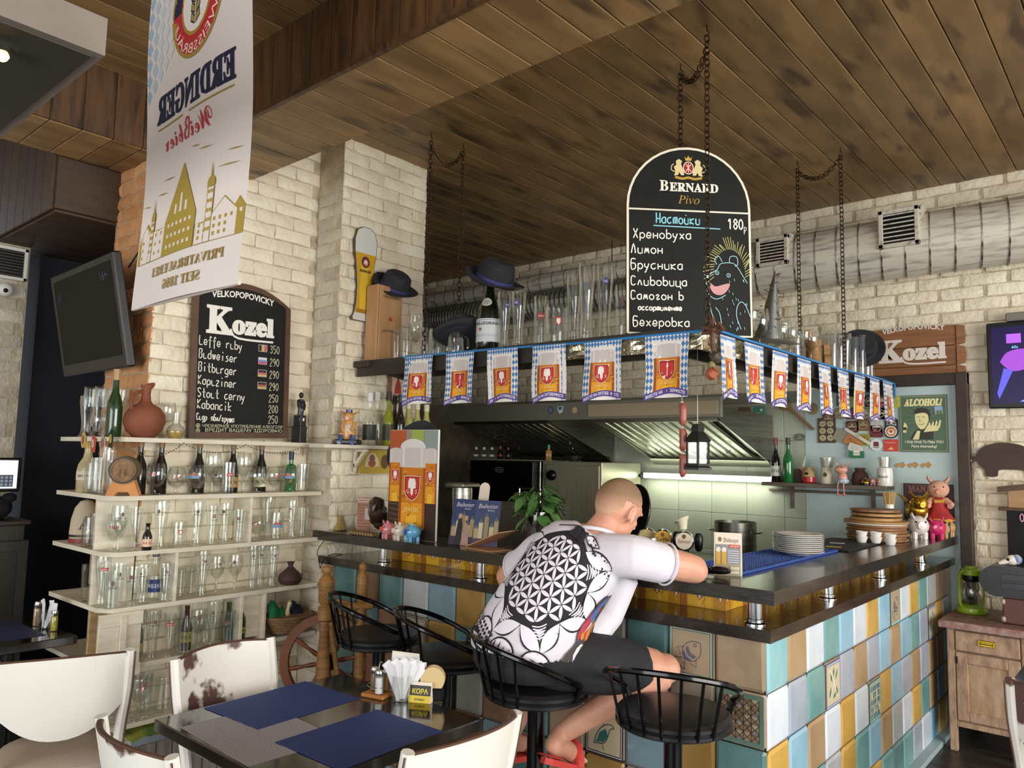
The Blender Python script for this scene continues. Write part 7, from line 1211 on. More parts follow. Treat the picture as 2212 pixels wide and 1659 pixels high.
# right leg: cup, sunglasses, table tent, mat, plates, boards, pigs
q = thing('espresso_cup', 'small white cup beside the man\'s elbow', 'cup', Vector((-.43, .18, zL))); MB().lathe([(0, 0), (.022, 0), (.03, .01), (.036, .045), (.033, .045), (.027, .012), (0, .008)], 22).build('bowl', mat('white_ceramic', 0), q); MB().tube(smooth_pts([(.034, 0, .035), (.05, 0, .03), (.048, 0, .016), (.03, 0, .014)]), .0035, 6).build('handle', mat('white_ceramic', 0), q)
sgl = thing('sunglasses', 'folded dark wraparound sunglasses lying before the beer table tent', 'sunglasses', Vector((-.27, .085, zL)), rz=R(28)); sgl.scale = (1.3, 1.3, 1.4)
for s in (-1, 1): MB().tube(smooth_pts([(s*.008, 0, .02), (s*.035, -.012, .022), (s*.062, .0, .02)]), [.014, .017, .019, .02, .02, .019, .017, .014, .01], 12, flat=.6).build('lens', mat('dark_lens', 0x0f1216, .06, coat=.6), sgl); MB().tube(smooth_pts([(s*.064, 0, .02), (s*.05, .03, .012), (s*-.02, .04+s*.006, .008)]), .0035, 6).build('temple_arm', BLK, sgl)
def tent(label, loc_, rz, w, h, dp, draw, bg=0xe6dccb):
    o = thing('table_tent', label, 'table tent', loc_, rz); t = math.atan2(dp/2, h); MB().add([(-w/2, -dp/2, 0), (w/2, -dp/2, 0), (w/2, 0, h), (-w/2, 0, h), (-w/2, dp/2, 0), (w/2, dp/2, 0)], [(0, 1, 2, 3), (3, 2, 5, 4), (0, 3, 4), (1, 5, 2)]).build('card', mat('tent_card', bg, .5), o, smooth=0)
    d = Dec(); draw(d); d.build('printed_front', lambda u, v, l: (u, -dp/2+v*math.sin(t)-l-.0004, v*math.cos(t)), o, eps=.0002); return o
def drt(d): d.rect(-.05, .0, .05, .165, 0x8d8f98); d.rect(-.05, .0, .05, .05, 0xa59c80); d.rect(-.05, .125, .05, .165, 0xe8ddcc); d.text('𝕭𝖎𝖙𝖇𝖚𝖗𝖌𝖊𝖗', .012, .134, .017, 0x6a4a2c, mw=.06); d.ell(-.032, .145, .008, .01, 0x8f6f4a); d.rect(.005, .112, .046, .126, 0xc8402c); d.text('АКЦИЯ', .026, .115, .008, 0xf0e0d0, mw=.034); [d.rect(x, .045, x+.018, .1, 0xd8a83c) for x in (-.047, -.024)]; [d.ell(x+.009, .104, .01, .01, 0xe8e2d4) for x in (-.047, -.024)]; [d.line([(.0, .1-k*.009), (.044, .1-k*.009)], .0025, 0xdcdce0) for k in range(6)]; d.rect(.01, .025, .045, .037, 0xd8d2b8); d.rect(.01, .01, .045, .021, 0xd8d2b8)
tent('white and grey beer table tent with two full glasses printed on it, on the ledge', Vector((-.24, .2, zL)), R(22), .11, .17, .06, drt)
BLM = mat('blue_rubber', 0x2f4f9c, .45, 0, 0x3a5cab, 30, bump=.3, bs=160); bmt = thing('bar_mat', 'ribbed blue rubber bar mat under the stack of plates', 'mat', (-.33, .8, zL))
MB().rbox((-.13, -.56, 0), (.13, .62, .006), .002).rbox((-.135, -.565, .0), (-.125, .625, .012), .002).rbox((.125, -.565, 0), (.135, .625, .012), .002).rbox((-.13, -.565, 0), (.13, -.555, .012), .002).rbox((-.13, .615, 0), (.13, .625, .012), .002).rbox((-.12, .1, .006), (.12, .106, .011), .001).build('tray_body', BLM, bmt)
b = MB()
for i in range(15):
    for j in range(62): b.lathe([(.0035, .006), (.0035, .0105), (0, .0108)], 4, c=(-.112+i*.016, -.54+j*.0185, 0))
b.build('rubber_studs', BLM, bmt, kind='stuff')
bm2 = thing('black_bar_mat', 'flat black bar mat before the stack of wooden boards', 'mat', (-.3, 1.8, zL)); MB().rbox((-.16, -.34, 0), (.15, .34, .008), .003).build('slab', mat('black_rubber', 0x202228, .6, bump=.2, bs=200), bm2)
for x, y, c, n_ in ((-.1, -.28, 0xd8b84a, 'yellow'), (.03, -.22, 0xd8b84a, 'yellow'), (-.02, .0, 0xd8dcd8, 'white')): q = thing('loyalty_card', '%s card lying on the black bar mat, %s' % (n_, 'nearer the plates' if x < -.05 else 'towards the ledge edge' if y < -.1 else 'towards the cups'), 'card', (-.3+x, 1.8+y, zL+.0085), rz=R(20)); MB().rbox((-.04, -.022, 0), (.04, .022, .001), .0004).build('card_body', mat('card_%06x' % c, c, .5), q)
PLT = mat('white_porcelain', 0xe9e7e2, .12, coat=.5); pr0 = MB().lathe([(0, .002), (.06, 0), (.065, .003), (.092, .012), (.118, .02), (.12, .023), (.116, .0235), (.09, .015), (.063, .007), (0, .006)], 40)
pm_ = None; pc = Vector((-.255, 1.02, zL+.0125)); z = 0
for i in range(10):
    lb = 'white plate in the ledge stack, %s from the bottom' % ORD[i] if i < 9 else 'white dinner plate, topmost of the ledge stack'
    if pm_ is None: pm_ = pr0.build('dinner_plate', PLT, None); q = pm_
    else: q = obj('dinner_plate', pm_.data)
    q.location = (pc.x+rnd.uniform(-.003, .003), pc.y+rnd.uniform(-.003, .003), pc.z+i*.0092); tag(q, lb, 'plate', 'white plates stacked on the blue mat')
cup = None
for i, (x, y) in enumerate(((-.235, 1.97), (-.165, 2.0), (-.095, 2.03))):
    for k in range(2):
        lb = 'small white sauce cup, %s of the %s pair from the plates' % (('lower', 'upper')[k], ORD[i])
        if cup is None: cup = MB().lathe([(0, 0), (.022, 0), (.026, .008), (.033, .033), (.034, .036), (.031, .036), (.024, .01), (0, .006)], 24).build('sauce_cup', PLT, None); q = cup
        else: q = obj('sauce_cup', cup.data)
        q.location = (x, y, zL+.0005+k*.0285+(.008 if x < -.14 else .0)); tag(q, lb, 'cup', 'small white cups on the ledge')
WB = [mat('board_wood_%d' % i, c, .5, 0, c2, 4, stretch=(1, 7, 1), bump=.08) for i, (c, c2) in enumerate(((0x9a6f48, 0x7f5838), (0xb78d58, 0xa0784a), (0x8a5f3c, 0x9c7048)))]
stk = [(.17, .016, 0, 'round brown board'), (.172, .016, 0, 'round brown board'), (.17, .016, 2, 'round brown board'), (.172, .016, 0, 'round brown board'), (.168, .016, 2, 'round brown board'), (.175, .014, 0, 'round brown board'), (.18, .008, 9, 'white oval platter'), (.185, .014, 1, 'wide pale board'), (.15, .02, 1, 'thick pale board'), (.145, .018, 1, 'round pale board'), (.14, .016, 0, 'dark warped board on top')]
z = zL+.0005; bx0, by0 = -.24, 2.30
for i, (r, h, mi, nm) in enumerate(stk):
    lb = '%s, %s from the bottom of the wooden stack' % (nm, (ORD+['fifteenth'])[i]); o = MB().lathe([(0, 0), (r-.004, 0), (r, .004), (r, h-.004), (r-.004, h), (0, h)], 36, rfn=lambda a, z_: 1+.02*math.cos(2*a+i)).build('serving_board', PLT if mi == 9 else WB[mi], None, loc=(bx0+rnd.uniform(-.012, .008), by0+rnd.uniform(-.01, .01), z), rot=(0, 0, rnd.uniform(0, 3))); tag(o, lb, 'board', 'boards stacked on the ledge'); z += h+.0006+(.006 if i > 7 else 0)
z_top = z
tk = thing('toothpick_bundle', 'bundle of wooden skewers standing on the board stack', 'skewers', (bx0+.06, by0+.05, z_top+.0)); tm = None
for i in range(48):
    a = i*2.4; r = .003*math.sqrt(i)*1.2
    if tm is None: tm = MB().cyl((0, 0, 0), (0, 0, .1), .0016, n=4).build('skewer', mat('skewer_wood', 0xc8a468, .6), tk); q = tm
    else: q = obj('skewer', tm.data, tk)
    q.location = (r*math.cos(a), r*math.sin(a), 0); q.rotation_euler = (-.9*r*10*math.sin(a)*.6, .9*r*10*math.cos(a)*.6, 0)
MB().lathe([(.026, 0), (.027, .025), (.025, .025), (.024, 0)], 16).build('rubber_band', mat('white_plastic', 0), tk)
WP = 0xe2dad4
wpg = pig('white porcelain pig with pink feet, at the end of the board stack', (-.085, 2.62, zL), R(-60), 1.5, WP, name='pig_figurine', cat='figurine'); pig('magenta piggy bank between the white pig and the wooden pigs', (.0, 2.72, zL), R(-75), 1.25, 0xcf2f6c, name='pig_figurine', cat='figurine')
pig('carved pale wooden pig, nearer the magenta pig', (.005, 2.86, zL), R(-80), 1.0, 0xc49a5c, m=mat('carved_wood', 0xc09860, .5), name='pig_figurine', cat='figurine'); pig('carved wooden pig at the very end of the ledge', (.01, 2.99, zL), R(-95), 1.05, 0xb98a50, m=mat('carved_wood', 0), name='pig_figurine', cat='figurine')
GLD = mat('gold_leaf', 0xd8aa3c, .22, .9, 0xc89a30, 10, bump=.3, bs=40)
gb = thing('gold_pig_bell', 'shiny gold winged pig ornament behind the white porcelain pig', 'ornament', (-.13, 2.80, zL), rz=R(-60)); 
MB().box((-.05, -.05, 0), (.05, .05, .1)).build('plinth', BKP, gb); MB().ell((0, 0, .17), .085, .07, .07, 20).build('body', GLD, gb); MB().ell((.06, 0, .22), .055, .05, .048, 16).build('head', GLD, gb); MB().cyl((.1, 0, .212), (.125, 0, .21), .02, .018, 14).build('snout', GLD, gb)
for s in (-1, 1): MB().tube([(.05, s*.03, .255), (.05, s*.05, .28), (.055, s*.05, .3)], [.02, .018, .002], 8, flat=.5).build('ear', GLD, gb); MB().tube(smooth_pts([(-.02, s*.05, .22), (-.05, s*.08, .26), (-.08, s*.09, .27)]), [.02]*5+[.015]*3+[.004], 8, flat=.4).build('wing', GLD, gb)
pd = thing('plush_pig', 'pink plush pig in a red dress standing behind the gold pig', 'toy', (-.02, 2.90, zL+.1), rz=R(-75)); PKP = mat('pink_plush', 0xd8a68e, .95, bump=.6, bs=180); RDV = mat('red_velvet', 0x8f1c20, .7, 0, 0xa82a2a, 10)
MB().box((-.06, -.06, -.1), (.05, .06, 0)).build('plinth', BKP, pd); MB().lathe([(0, 0), (.085, .002), (.088, .02), (.06, .06), (.042, .12), (.04, .15), (0, .16)], 24, rfn=lambda a, z: 1+.04*math.sin(7*a)).build('dress', RDV, pd); MB().lathe([(.086, .002), (.09, .012), (.086, .02)], 24).build('hem', mat('gold_trim', 0xc8963c, .5), pd)
MB().ell((.005, 0, .21), .062, .065, .058, 20).build('head', PKP, pd); MB().cyl((.06, 0, .195), (.08, 0, .193), .02, .018, 14).build('snout', mat('pink_snout', 0), pd)
for s in (-1, 1): MB().tube([(0, s*.04, .255), (.0, s*.06, .28), (0, s*.062, .3)], [.024, .02, .003], 10, flat=.5).build('ear', PKP, pd); MB().ell((.056, s*.025, .225), .006, n=8, k=5).build('eye', mat('glossy_black', 0), pd); MB().tube([(0, s*.04, .14), (.03, s*.07, .11), (.055, s*.06, .1)], [.02, .02, .017], 10).build('arm', PKP, pd)
MB().tube([(.0, -.03, .15), (.04, -.02, .13), (.04, .02, .13), (0, .03, .15)], .012, 8).build('gold_collar', mat('gold_trim', 0), pd)
q = thing('ceramic_pig_pot', 'small olive pig pot on the lower counter behind a chrome post', 'pot', (-.1, 2.75, 1.046)); MB().ell((0, 0, .04), .045, .04, .04).build('body', mat('olive_ceramic', 0x8f8358, .4), q); MB().ell((.02, -.04, .045), .014, .012, .012).build('snout', mat('olive_ceramic', 0), q)
q = thing('glass_block', 'small clear glass holders between the counter and the ledge', 'holder', (-1.75, .08, 1.046)); MB().rbox((-.05, -.02, 0), (.0, .02, .05), .003).rbox((.03, -.02, 0), (.09, .02, .055), .003).build('holder_body', thin_glass('clear_glass', 0), q)
for (a_, c_) in (((685, 1185), (700, 1235)),): pass
b = MB().tube(smooth_pts([at(700, 1168, 'x', -2.63), at(686, 1190, 'x', -2.635), at(690, 1215, 'x', -2.635), at(692, 1228, 'x', -2.635), at(700, 1208, 'x', -2.635), at(725, 1196, 'x', -2.635), at(765, 1205, 'x', -2.63)]), .0022, 5); tag(b.build('cable', BLK), 'thin black cable looping down the pier at the ledge end', 'cable')
# ------------------------------------------------------------------ bar stools
def stool(label, x, y, rz):
    o = thing('bar_stool', label, 'bar stool', (x, y, 0), rz, 'black bar stools along the bar front'); m = mat('gloss_black_steel', 0x0d0d10, .18, .5, coat=.3)
    MB().lathe([(0, .735), (.19, .735), (.2, .742), (.2, .752), (.193, .758), (.2, .765), (.2, .776), (.188, .788), (.14, .795), (0, .796)], 36).build('seat', mat('black_vinyl', 0x1a1a1c, .38), o)
    MB().cyl((0, 0, .03), (0, 0, .735), .032, n=20).build('column', m, o); MB().lathe([(0, 0), (.2, 0), (.205, .01), (.18, .022), (.06, .04), (.036, .06), (0, .06)], 32).build('base', m, o)
    q = MB().tube([(.17*math.cos(2*PI*k/28), .17*math.sin(2*PI*k/28), .27) for k in range(28)], .009, 8, closed=True); [q.cyl((0, 0, .27), (.17*math.cos(a), .17*math.sin(a), .27), .006, n=6) for a in (0, 2.1, 4.2)]; q.build('foot_ring', CHR, o)
    # looped backrest: highest behind, sweeping down to the seat sides
    P = [];
    for k in range(25): a = R(-118+236*k/24); t = math.cos(a*.5)**1.0; zz = .80+.165*max(0, math.cos(a*.72)); rr = .2+.05*max(0, math.cos(a*.6)); P.append((-rr*math.cos(a), rr*math.sin(a), zz))
    P = [(-.195*math.cos(R(-118)), .195*math.sin(R(-118)), .755)]+P+[(-.195*math.cos(R(118)), .195*math.sin(R(118)), .755)]
    MB().tube(smooth_pts(P, 2), .0115, 8).build('back_rail', m, o)
    for k in range(-3, 4):
        a = R(k*17); zz = .80+.165*math.cos(a*.72); rr = .2+.05*math.cos(a*.6); MB().cyl((-.197*math.cos(a), .197*math.sin(a), .745), (-rr*math.cos(a), rr*math.sin(a), zz), .0055, n=6).build('back_bar', m, o)
    return o
stool('black bar stool nearest the spinning wheel', -1.80, -.32, R(50)); stool('black bar stool between the wheel-side stool and the seated man', -1.30, -.33, R(50)); stool('black bar stool with the man sitting on it', -.74, -.42, R(58)); stool('empty black bar stool by the bar corner', -.20, -.33, R(108))
# ------------------------------------------------------------------ spinning wheel
sw_ = thing('spinning_wheel', 'old wooden spinning wheel with turned posts and red-brown wheel, beside the bar', 'spinning wheel', (-2.27, -.30, 0)); SPW = mat('turned_pine', 0); RBW = mat('red_brown_wood', 0x7c4426, .5, 0, 0x663719, 4)
def post(x, y, h, s=1): MB().lathe([(0, 0), (.022*s, 0), (.026*s, .3*h), (.03*s, .5*h), (.02*s, .66*h), (.027*s, .69*h), (.018*s, .72*h), (.032*s, .73*h), (.032*s, .79*h), (.02*s, .80*h), (.032*s, .82*h), (.034*s, .92*h), (.022*s, .94*h), (.014*s, .95*h), (.024*s, .965*h), (.024*s, .985*h), (.0, h)], 18, c=(x, y, 0)).build('post', SPW, sw_)
post(.0, .0, 1.06, 1.2); post(.10, .16, 1.07, .9); MB().cyl((0, 0, .83), (.14, .2, .84), .024, .02, 12).cyl((.08, .12, .1), (.02, .02, .76), .014, n=8).build('crossbar', SPW, sw_)
wc = Vector((-.06, .07, .53)); T = Matrix.Translation(wc) @ Matrix.Rotation(R(38), 4, 'Z') @ Matrix.Rotation(PI/2, 4, 'X'); rm = MB().lathe([(.255, -.016), (.21, -.016), (.21, .016), (.255, .016), (.258, 0), (.255, -.016)], 44, T=T).build('rim', RBW, sw_)
MB().lathe([(0, -.05), (.03, -.05), (.045, -.02), (.045, .02), (.03, .05), (0, .05)], 18, T=T).build('hub', mat('dark_iron', 0x33312f, .5, .5), sw_)
for k in range(8): a = k*PI/4+.2; p0 = T @ Vector((.04*math.cos(a), .04*math.sin(a), 0)); p1 = T @ Vector((.213*math.cos(a), .213*math.sin(a), 0)); MB().tube([p0, p0.lerp(p1, .25), p0.lerp(p1, .5), p0.lerp(p1, .75), p1], [.009, .014, .009, .014, .009], 8).build('spoke', RBW, sw_)
MB().rbox((-.12, -.05, .08), (.2, .2, .12), .005).build('treadle_frame', SPW, sw_)
# ------------------------------------------------------------------ tables
BTT = mat('black_lacquer_top', 0x1b1917, .12, 0, 0x2a2622, 4, coat=.6, stretch=(1, 8, 1))
def table(label, x0, y0, x1, y1, h=.75):
    o = thing('cafe_table', label, 'table', ((x0+x1)/2, (y0+y1)/2, 0)); w_, l_ = (x1-x0)/2, (y1-y0)/2; MB().rbox((-w_, -l_, h-.04), (w_, l_, h), .004).build('top', BTT, o); MB().cyl((0, 0, .02), (0, 0, h-.04), .035, n=16).build('column', BLK, o); MB().rbox((-.28, -.035, 0), (.28, .035, .03), .004).rbox((-.035, -.28, .0), (.035, .28, .03), .004).rbox((-.2, -.03, h-.06), (.2, .03, h-.04), .002).build('base', BLK, o); return o
table('square black table with blue placemats in front of the bar stools', -1.465, -1.56, -.68, -.785); table('black table with a blue mat before the dark doorway', -3.55, -1.66, -2.87, -1.29-.0)
table('dark table cut off by the picture edge beside the painted cabinet', .60, .94, 1.3, 1.6, .75)
def placemat(label, cx_, cy_, w, l, rz, c1, c2, z, st=.0065):
    o = thing('placemat', label, 'placemat', (cx_, cy_, z), rz); MB().rbox((-w/2, -l/2, 0), (w/2, l/2, .0016), .0005).build('mat_body', mat('weave_%06x' % c1, c1, .6), o)
    d = Dec(); n = int(l/st); d.many([[(-w/2+.003, -l/2+i*st), (w/2-.003, -l/2+i*st), (w/2-.003, -l/2+i*st+st*.45), (-w/2+.003, -l/2+i*st+st*.45)] for i in range(n)], c2); d.build('woven_stripe', XY(.0017), o, print_mat('weave_print', .6), eps=.0002); return o
placemat('blue woven placemat on the wheel side of the table', -1.30, -1.17, .32, .43, R(3), 0x263b7c, 0x38529c, .7505); placemat('white and grey striped placemat lying partly under both blue ones', -1.10, -1.385, .45, .32, R(-2), 0x686878, 0xe4e4ea, .7488); placemat('blue woven placemat on the bar side of the table', -.84, -1.185, .32, .42, R(2), 0x263b7c, 0x38529c, .7505); placemat('dark blue placemat on the table at the dark doorway', -3.2, -1.52, .45, .25, 0, 0x20284e, 0x2a3560, .7505)
def shaker(label, p, c, h=.07): o = thing('shaker', label, 'shaker', p); MB().lathe([(0, 0), (.016, 0), (.017, .004), (.016, h*.8), (.012, h*.86), (0, h*.86)], 14).build('glass_body', GLS, o); MB().lathe([(0, .003), (.0145, .003), (.0145, h*.7), (0, h*.7)], 12).build('filling', mat('fill_%06x' % c, c, .8), o, kind='stuff'); MB().lathe([(.0145, h*.82), (.0155, h*.9), (.012, h), (0, h*1.02)], 14).build('cap', CHR, o); return o
z_ = .7505; tx, ty = -1.13, -.875
o = thing('condiment_caddy', 'small wooden condiment caddy with a chrome handle on the table', 'caddy', (tx, ty, z_), rz=R(15)); MB().rbox((-.05, -.045, 0), (.05, .045, .014), .006).build('base', mat('orange_pine', 0), o); MB().tube(smooth_pts([(-.002, 0, .014), (-.002, 0, .1), (0, .01, .12), (.004, .02, .1)]), .0022, 6).tube([(.046*math.cos(k*.52), .04*math.sin(k*.52), .038) for k in range(12)], .0015, 5, closed=True).build('handle', CHR, o)
shaker('white salt shaker in the wooden caddy', (tx+.022, ty-.018, z_+.0145), 0xe8e8ec, .085); shaker('pepper shaker in the wooden caddy', (tx-.026, ty+.0, z_+.0145), 0x8a7a62, .085); shaker('toothpick jar at the back of the wooden caddy', (tx+.012, ty+.024, z_+.0145), 0xb08a50, .08)
napkins('fan of white napkins in a glass on the table with blue mats', (-1.02, -.86, z_), R(35), 16, 1.05)
def drk(d): d.rect(-.04, .0, .04, .06, 0x1a1a18); d.rect(-.04, .0, .04, .025, 0xd8bc28); d.text('КОРА', .0, .032, .016, 0xe0c832, bold=.03, mw=.06); d.text('меню', 0, .008, .01, 0x2a2a18)
tent('small black and yellow card beside the table napkins', (-.965, -.815, z_), R(30), .085, .07, .03, drk, 0x1a1a18)
def drt2(d): d.rect(-.055, .0, .055, .15, 0x8d8f98); d.rect(-.055, .1, .055, .15, 0xf0eeea); d.text('𝕭𝖎𝖙𝖇𝖚𝖗𝖌𝖊𝖗', .012, .112, .02, 0xa87a34, mw=.065); d.ell(-.038, .122, .009, .011, 0xa87a34)
tent('white lettered table tent behind the table napkins', (-1.07, -.80, z_), R(20), .115, .155, .05, drt2)
ch = thing('coaster_holder', 'black holder with upright round cardboard coasters on the table', 'holder', (-.955, -.765, z_), rz=R(40)); MB().rbox((-.04, -.025, 0), (.04, .025, .045), .004).build('holder_body', BLK, ch)
for k in range(5): MB().lathe([(0, -.001), (.045, -.001), (.045, .001), (0, .001)], 20, T=Matrix.Translation((0, -.018+k*.009, .075)) @ Matrix.Rotation(PI/2, 4, 'X')).build('coaster', mat('tan_card', 0xd0b888, .8), ch)
bz = .7505; napkins('folded white napkin standing in a glass on the doorway table', (-3.12, -1.36, bz), R(10), 5, 1.0); shaker('cork-topped jar beside the doorway table napkins', (-3.22, -1.36, bz), 0xb89868, .12); shaker('yellow oil jar beside the doorway table napkins', (-3.04, -1.34, bz), 0xa8a030, .1)
def chair(label, x, y, rz, cush=0xb8a898):
    o = thing('dining_chair', label, 'chair', (x, y, 0), rz, 'white distressed chairs'); m = mat('distressed_white', 0xe6e4dc, .5, 0, 0x5d403a, 3.6, (.615, .64), bump=.08, rand=.02, detail=8); E_ = mat('worn_brown_edge', 0x5c4034, .5)
    # back: curved panel with a rounded lower edge, bowed across; chair faces +x, back at x=-.2
    g = []; nx = 14; nz = 6
    top = lambda u: .90-.012*u*u*4; bot = lambda u: .60+.11*(abs(u)*2)**2.2
    xb = lambda u, z: -.215-.09*(z-.45)/.45+.06*(2*u)**2
    for lay in (0, .018):
        for j in range(nz+1):
            for i in range(nx+1): u = -.5+i/nx; z = bot(u)+(top(u)-bot(u))*j/nz; g.append((xb(u, z)-lay, u*.42, z))
    n = (nx+1)*(nz+1); q = lambda l, j, i: l*n+j*(nx+1)+i
    fs = [(q(0, j, i), q(0, j, i+1), q(0, j+1, i+1), q(0, j+1, i)) for j in range(nz) for i in range(nx)]+[(q(1, j, i), q(1, j+1, i), q(1, j+1, i+1), q(1, j, i+1)) for j in range(nz) for i in range(nx)]
    fs += [(q(0, 0, i), q(1, 0, i), q(1, 0, i+1), q(0, 0, i+1)) for i in range(nx)]+[(q(0, j, 0), q(0, j+1, 0), q(1, j+1, 0), q(1, j, 0)) for j in range(nz)]+[(q(0, j, nx), q(1, j, nx), q(1, j+1, nx), q(0, j+1, nx)) for j in range(nz)]+[(q(0, nz, i), q(0, nz, i+1), q(1, nz, i+1), q(1, nz, i)) for i in range(nx)]
    MB().add(g, fs).build('backrest', m, o, smooth=50)
    MB().tube([(xb(-.5+i/14, .9)-.009, (-.5+i/14)*.424, top(-.5+i/14)+.002) for i in range(15)], .0085, 8, flat=.5).build('worn_top_edge', E_, o)
    for s in (-1, 1):
        MB().tube(smooth_pts([(xb(.5, .9)-.01, s*.213, .898), (xb(.5, .75)-.01, s*.212, .75), (-.19, s*.2, .6), (-.17, s*.195, .47), (-.19, s*.2, .25), (-.25, s*.205, 0)]), .018, 8).build('leg', m, o); MB().tube([(.19, s*.19, .43), (.195, s*.19, .25), (.2, s*.19, 0)], [.02, .018, .013], 8).build('leg', m, o)
        MB().tube(smooth_pts([(xb(.5, .9)-.019, s*.232, .89), (xb(.5, .75)-.02, s*.231, .75), (-.2, s*.219, .6), (-.18, s*.214, .47)]), .0025, 5).build('dark_groove', E_, o)
    MB().rbox((-.2, -.205, .4), (.21, .205, .445), .008).build('seat_frame', m, o); MB().lathe([(0, .445), (.2, .445), (.215, .455), (.215, .475), (.19, .492), (.1, .5), (0, .502)], 28, T=Matrix.Translation((.01, 0, 0)), rfn=lambda a, z: min(1.18, 1/max(abs(math.cos(a)), abs(math.sin(a))))*.94).build('cushion', mat('cush_%06x' % cush, cush, .8, 0, 0xa5968a, 3, bump=.1), o)
    return o
chair('white distressed chair between the glass shelving and the blue-mat table', -1.37, -1.19, R(8)); chair('white distressed chair tucked to the street side of the blue-mat table, near the picture bottom', -.95, -1.60, R(90)); chair('white distressed chair at the bar-corner side of the blue-mat table', -.60, -1.22, R(180)); chair('white distressed chair with beige cushion at the doorway table', -2.16, -1.60, R(160))
chair('white distressed chair at the dark table by the painted cabinet', .90, .76, R(90))
# ------------------------------------------------------------------ the man at the bar
SKIN = mat('skin', 0xd9a48a, .5, 0, 0xc98f76, 9, bump=.03, bs=80); 
V3 = lambda *a: Vector(a)
def solid(mb, name, m, parent, vox, smooth_it=4, hide=None):
    o = mb.build(name, m, None, smooth=0); r = o.modifiers.new('r', 'REMESH'); r.mode = 'VOXEL'; r.voxel_size = vox; r.use_smooth_shade = True
    s = o.modifiers.new('s', 'SMOOTH'); s.factor = .5; s.iterations = smooth_it
    bpy.context.view_layer.update(); dg = bpy.context.evaluated_depsgraph_get(); me = bpy.data.meshes.new_from_object(o.evaluated_get(dg)); bpy.data.objects.remove(o)
    me.name = name; me.materials.clear(); me.materials.append(m); me.polygons.foreach_set('use_smooth', [True]*len(me.polygons)); o = obj(name, me, parent); return o
def loft(b, rings, n=24):         # rings: centre, axis u, radius u, axis v, radius v
    vs = []
    for c, u, ru, v, rv in rings:
        for j in range(n): a = 2*PI*j/n; vs.append(c+u*(ru*math.cos(a))+v*(rv*math.sin(a)))
    k = len(rings); b.add(vs, [(i*n+j, i*n+(j+1) % n, (i+1)*n+(j+1) % n, (i+1)*n+j) for i in range(k-1) for j in range(n)]+[tuple(reversed(range(n))), tuple((k-1)*n+j for j in range(n))]); return b
def limb(b, pts, rs, n=16, k=4):
    P = smooth_pts(pts, k); m = len(P); R_ = [rs[min(int(i/k), len(rs)-1)]+(rs[min(int(i/k)+1, len(rs)-1)]-rs[min(int(i/k), len(rs)-1)])*((i % k)/k) for i in range(m)]
    b.tube(P, R_, n); b.ell(P[0], R_[0]*.98, n=12); b.ell(P[-1], R_[-1]*.98, n=12); return b
mo = V3(-.76, -.42, .80)           # base: on the stool seat
man = thing('person', 'man in a black and white patterned T-shirt, black shorts and red slides, leaning on the bar ledge', 'person', mo)
man['label'] = 'man in patterned T-shirt, black shorts and red slides, leaning on the bar ledge'
q_ = lambda *a: Vector(a)-mo
RGT = V3(.985, .17, 0).normalized(); FWD = V3(-.17, .985, 0)
SP = [(q_(-.77, -.44, .84), .2, .17), (q_(-.77, -.44, .92), .205, .165), (q_(-.745, -.43, 1.0), .188, .155), (q_(-.705, -.40, 1.1), .178, .15), (q_(-.65, -.365, 1.2), .18, .145), (q_(-.605, -.335, 1.28), .178, .12), (q_(-.585, -.315, 1.335), .14, .085), (q_(-.565, -.30, 1.37), .075, .065)]
def torso(b, g=0, i0=0, i1=8, hs=1.0):
    rg = []
    for i in range(i0, i1):
        c, ru, rv = SP[i]; d = (SP[min(i+1, 7)][0]-SP[max(i-1, 0)][0]).normalized(); v = (FWD-d*FWD.dot(d)).normalized(); u = v.cross(d)*-1; u = (RGT-d*RGT.dot(d)).normalized(); rg.append((c, u, (ru+g)*hs, v, rv+g))
    return loft(b, rg, 28)
shR, elR, wrR = q_(-.385, -.30, 1.285), q_(-.262, -.055, 1.232), q_(-.49, .03, 1.245)
shL, elL, wrL = q_(-.80, -.32, 1.27), q_(-1.065, -.235, 1.12), q_(-.86, .01, 1.222)
hipR, knR, anR = q_(-.64, -.40, .885), q_(-.37, -.125, .845), q_(-.655, -.375, .60)
hipL, knL, anL = q_(-.88, -.43, .885), q_(-.93, -.12, .84), q_(-.985, -.27, .50)
H = q_(-.505, -.215, 1.448); F = V3(.22, .86, -.42).normalized(); Rr = F.cross(V3(0, 0, 1)).normalized(); Rr = (Rr+V3(0, 0, -.12)).normalized(); U = Rr.cross(F).normalized()
MH = Matrix((F, Rr*-1, U)).transposed().to_4x4()
hp = lambda f, r, u: H+F*f+Rr*r+U*u
b = MB(); torso(b, -.022)
limb(b, [q_(-.575, -.31, 1.32), q_(-.545, -.27, 1.375), hp(-.02, 0, -.045)], [.066, .06, .058])
b.ell(hp(-.012, 0, .022), .098, .077, .1, 24, T=MH, k=14); b.ell(hp(.022, 0, -.045), .066, .058, .066, 20, T=MH, k=12); b.ell(hp(.05, 0, -.082), .03, .034, .024, 14, T=MH); b.ell(hp(.045, 0, .03), .045, .062, .04, 16, T=MH)
b.tube([hp(.078, 0, .012), hp(.095, 0, -.012), hp(.106, 0, -.03), hp(.09, 0, -.038)], [.008, .01, .013, .008], 10)
b.ell(hp(.082, 0, -.055), .01, .021, .006, 10, T=MH); b.ell(hp(.08, 0, -.064), .01, .018, .006, 10, T=MH)
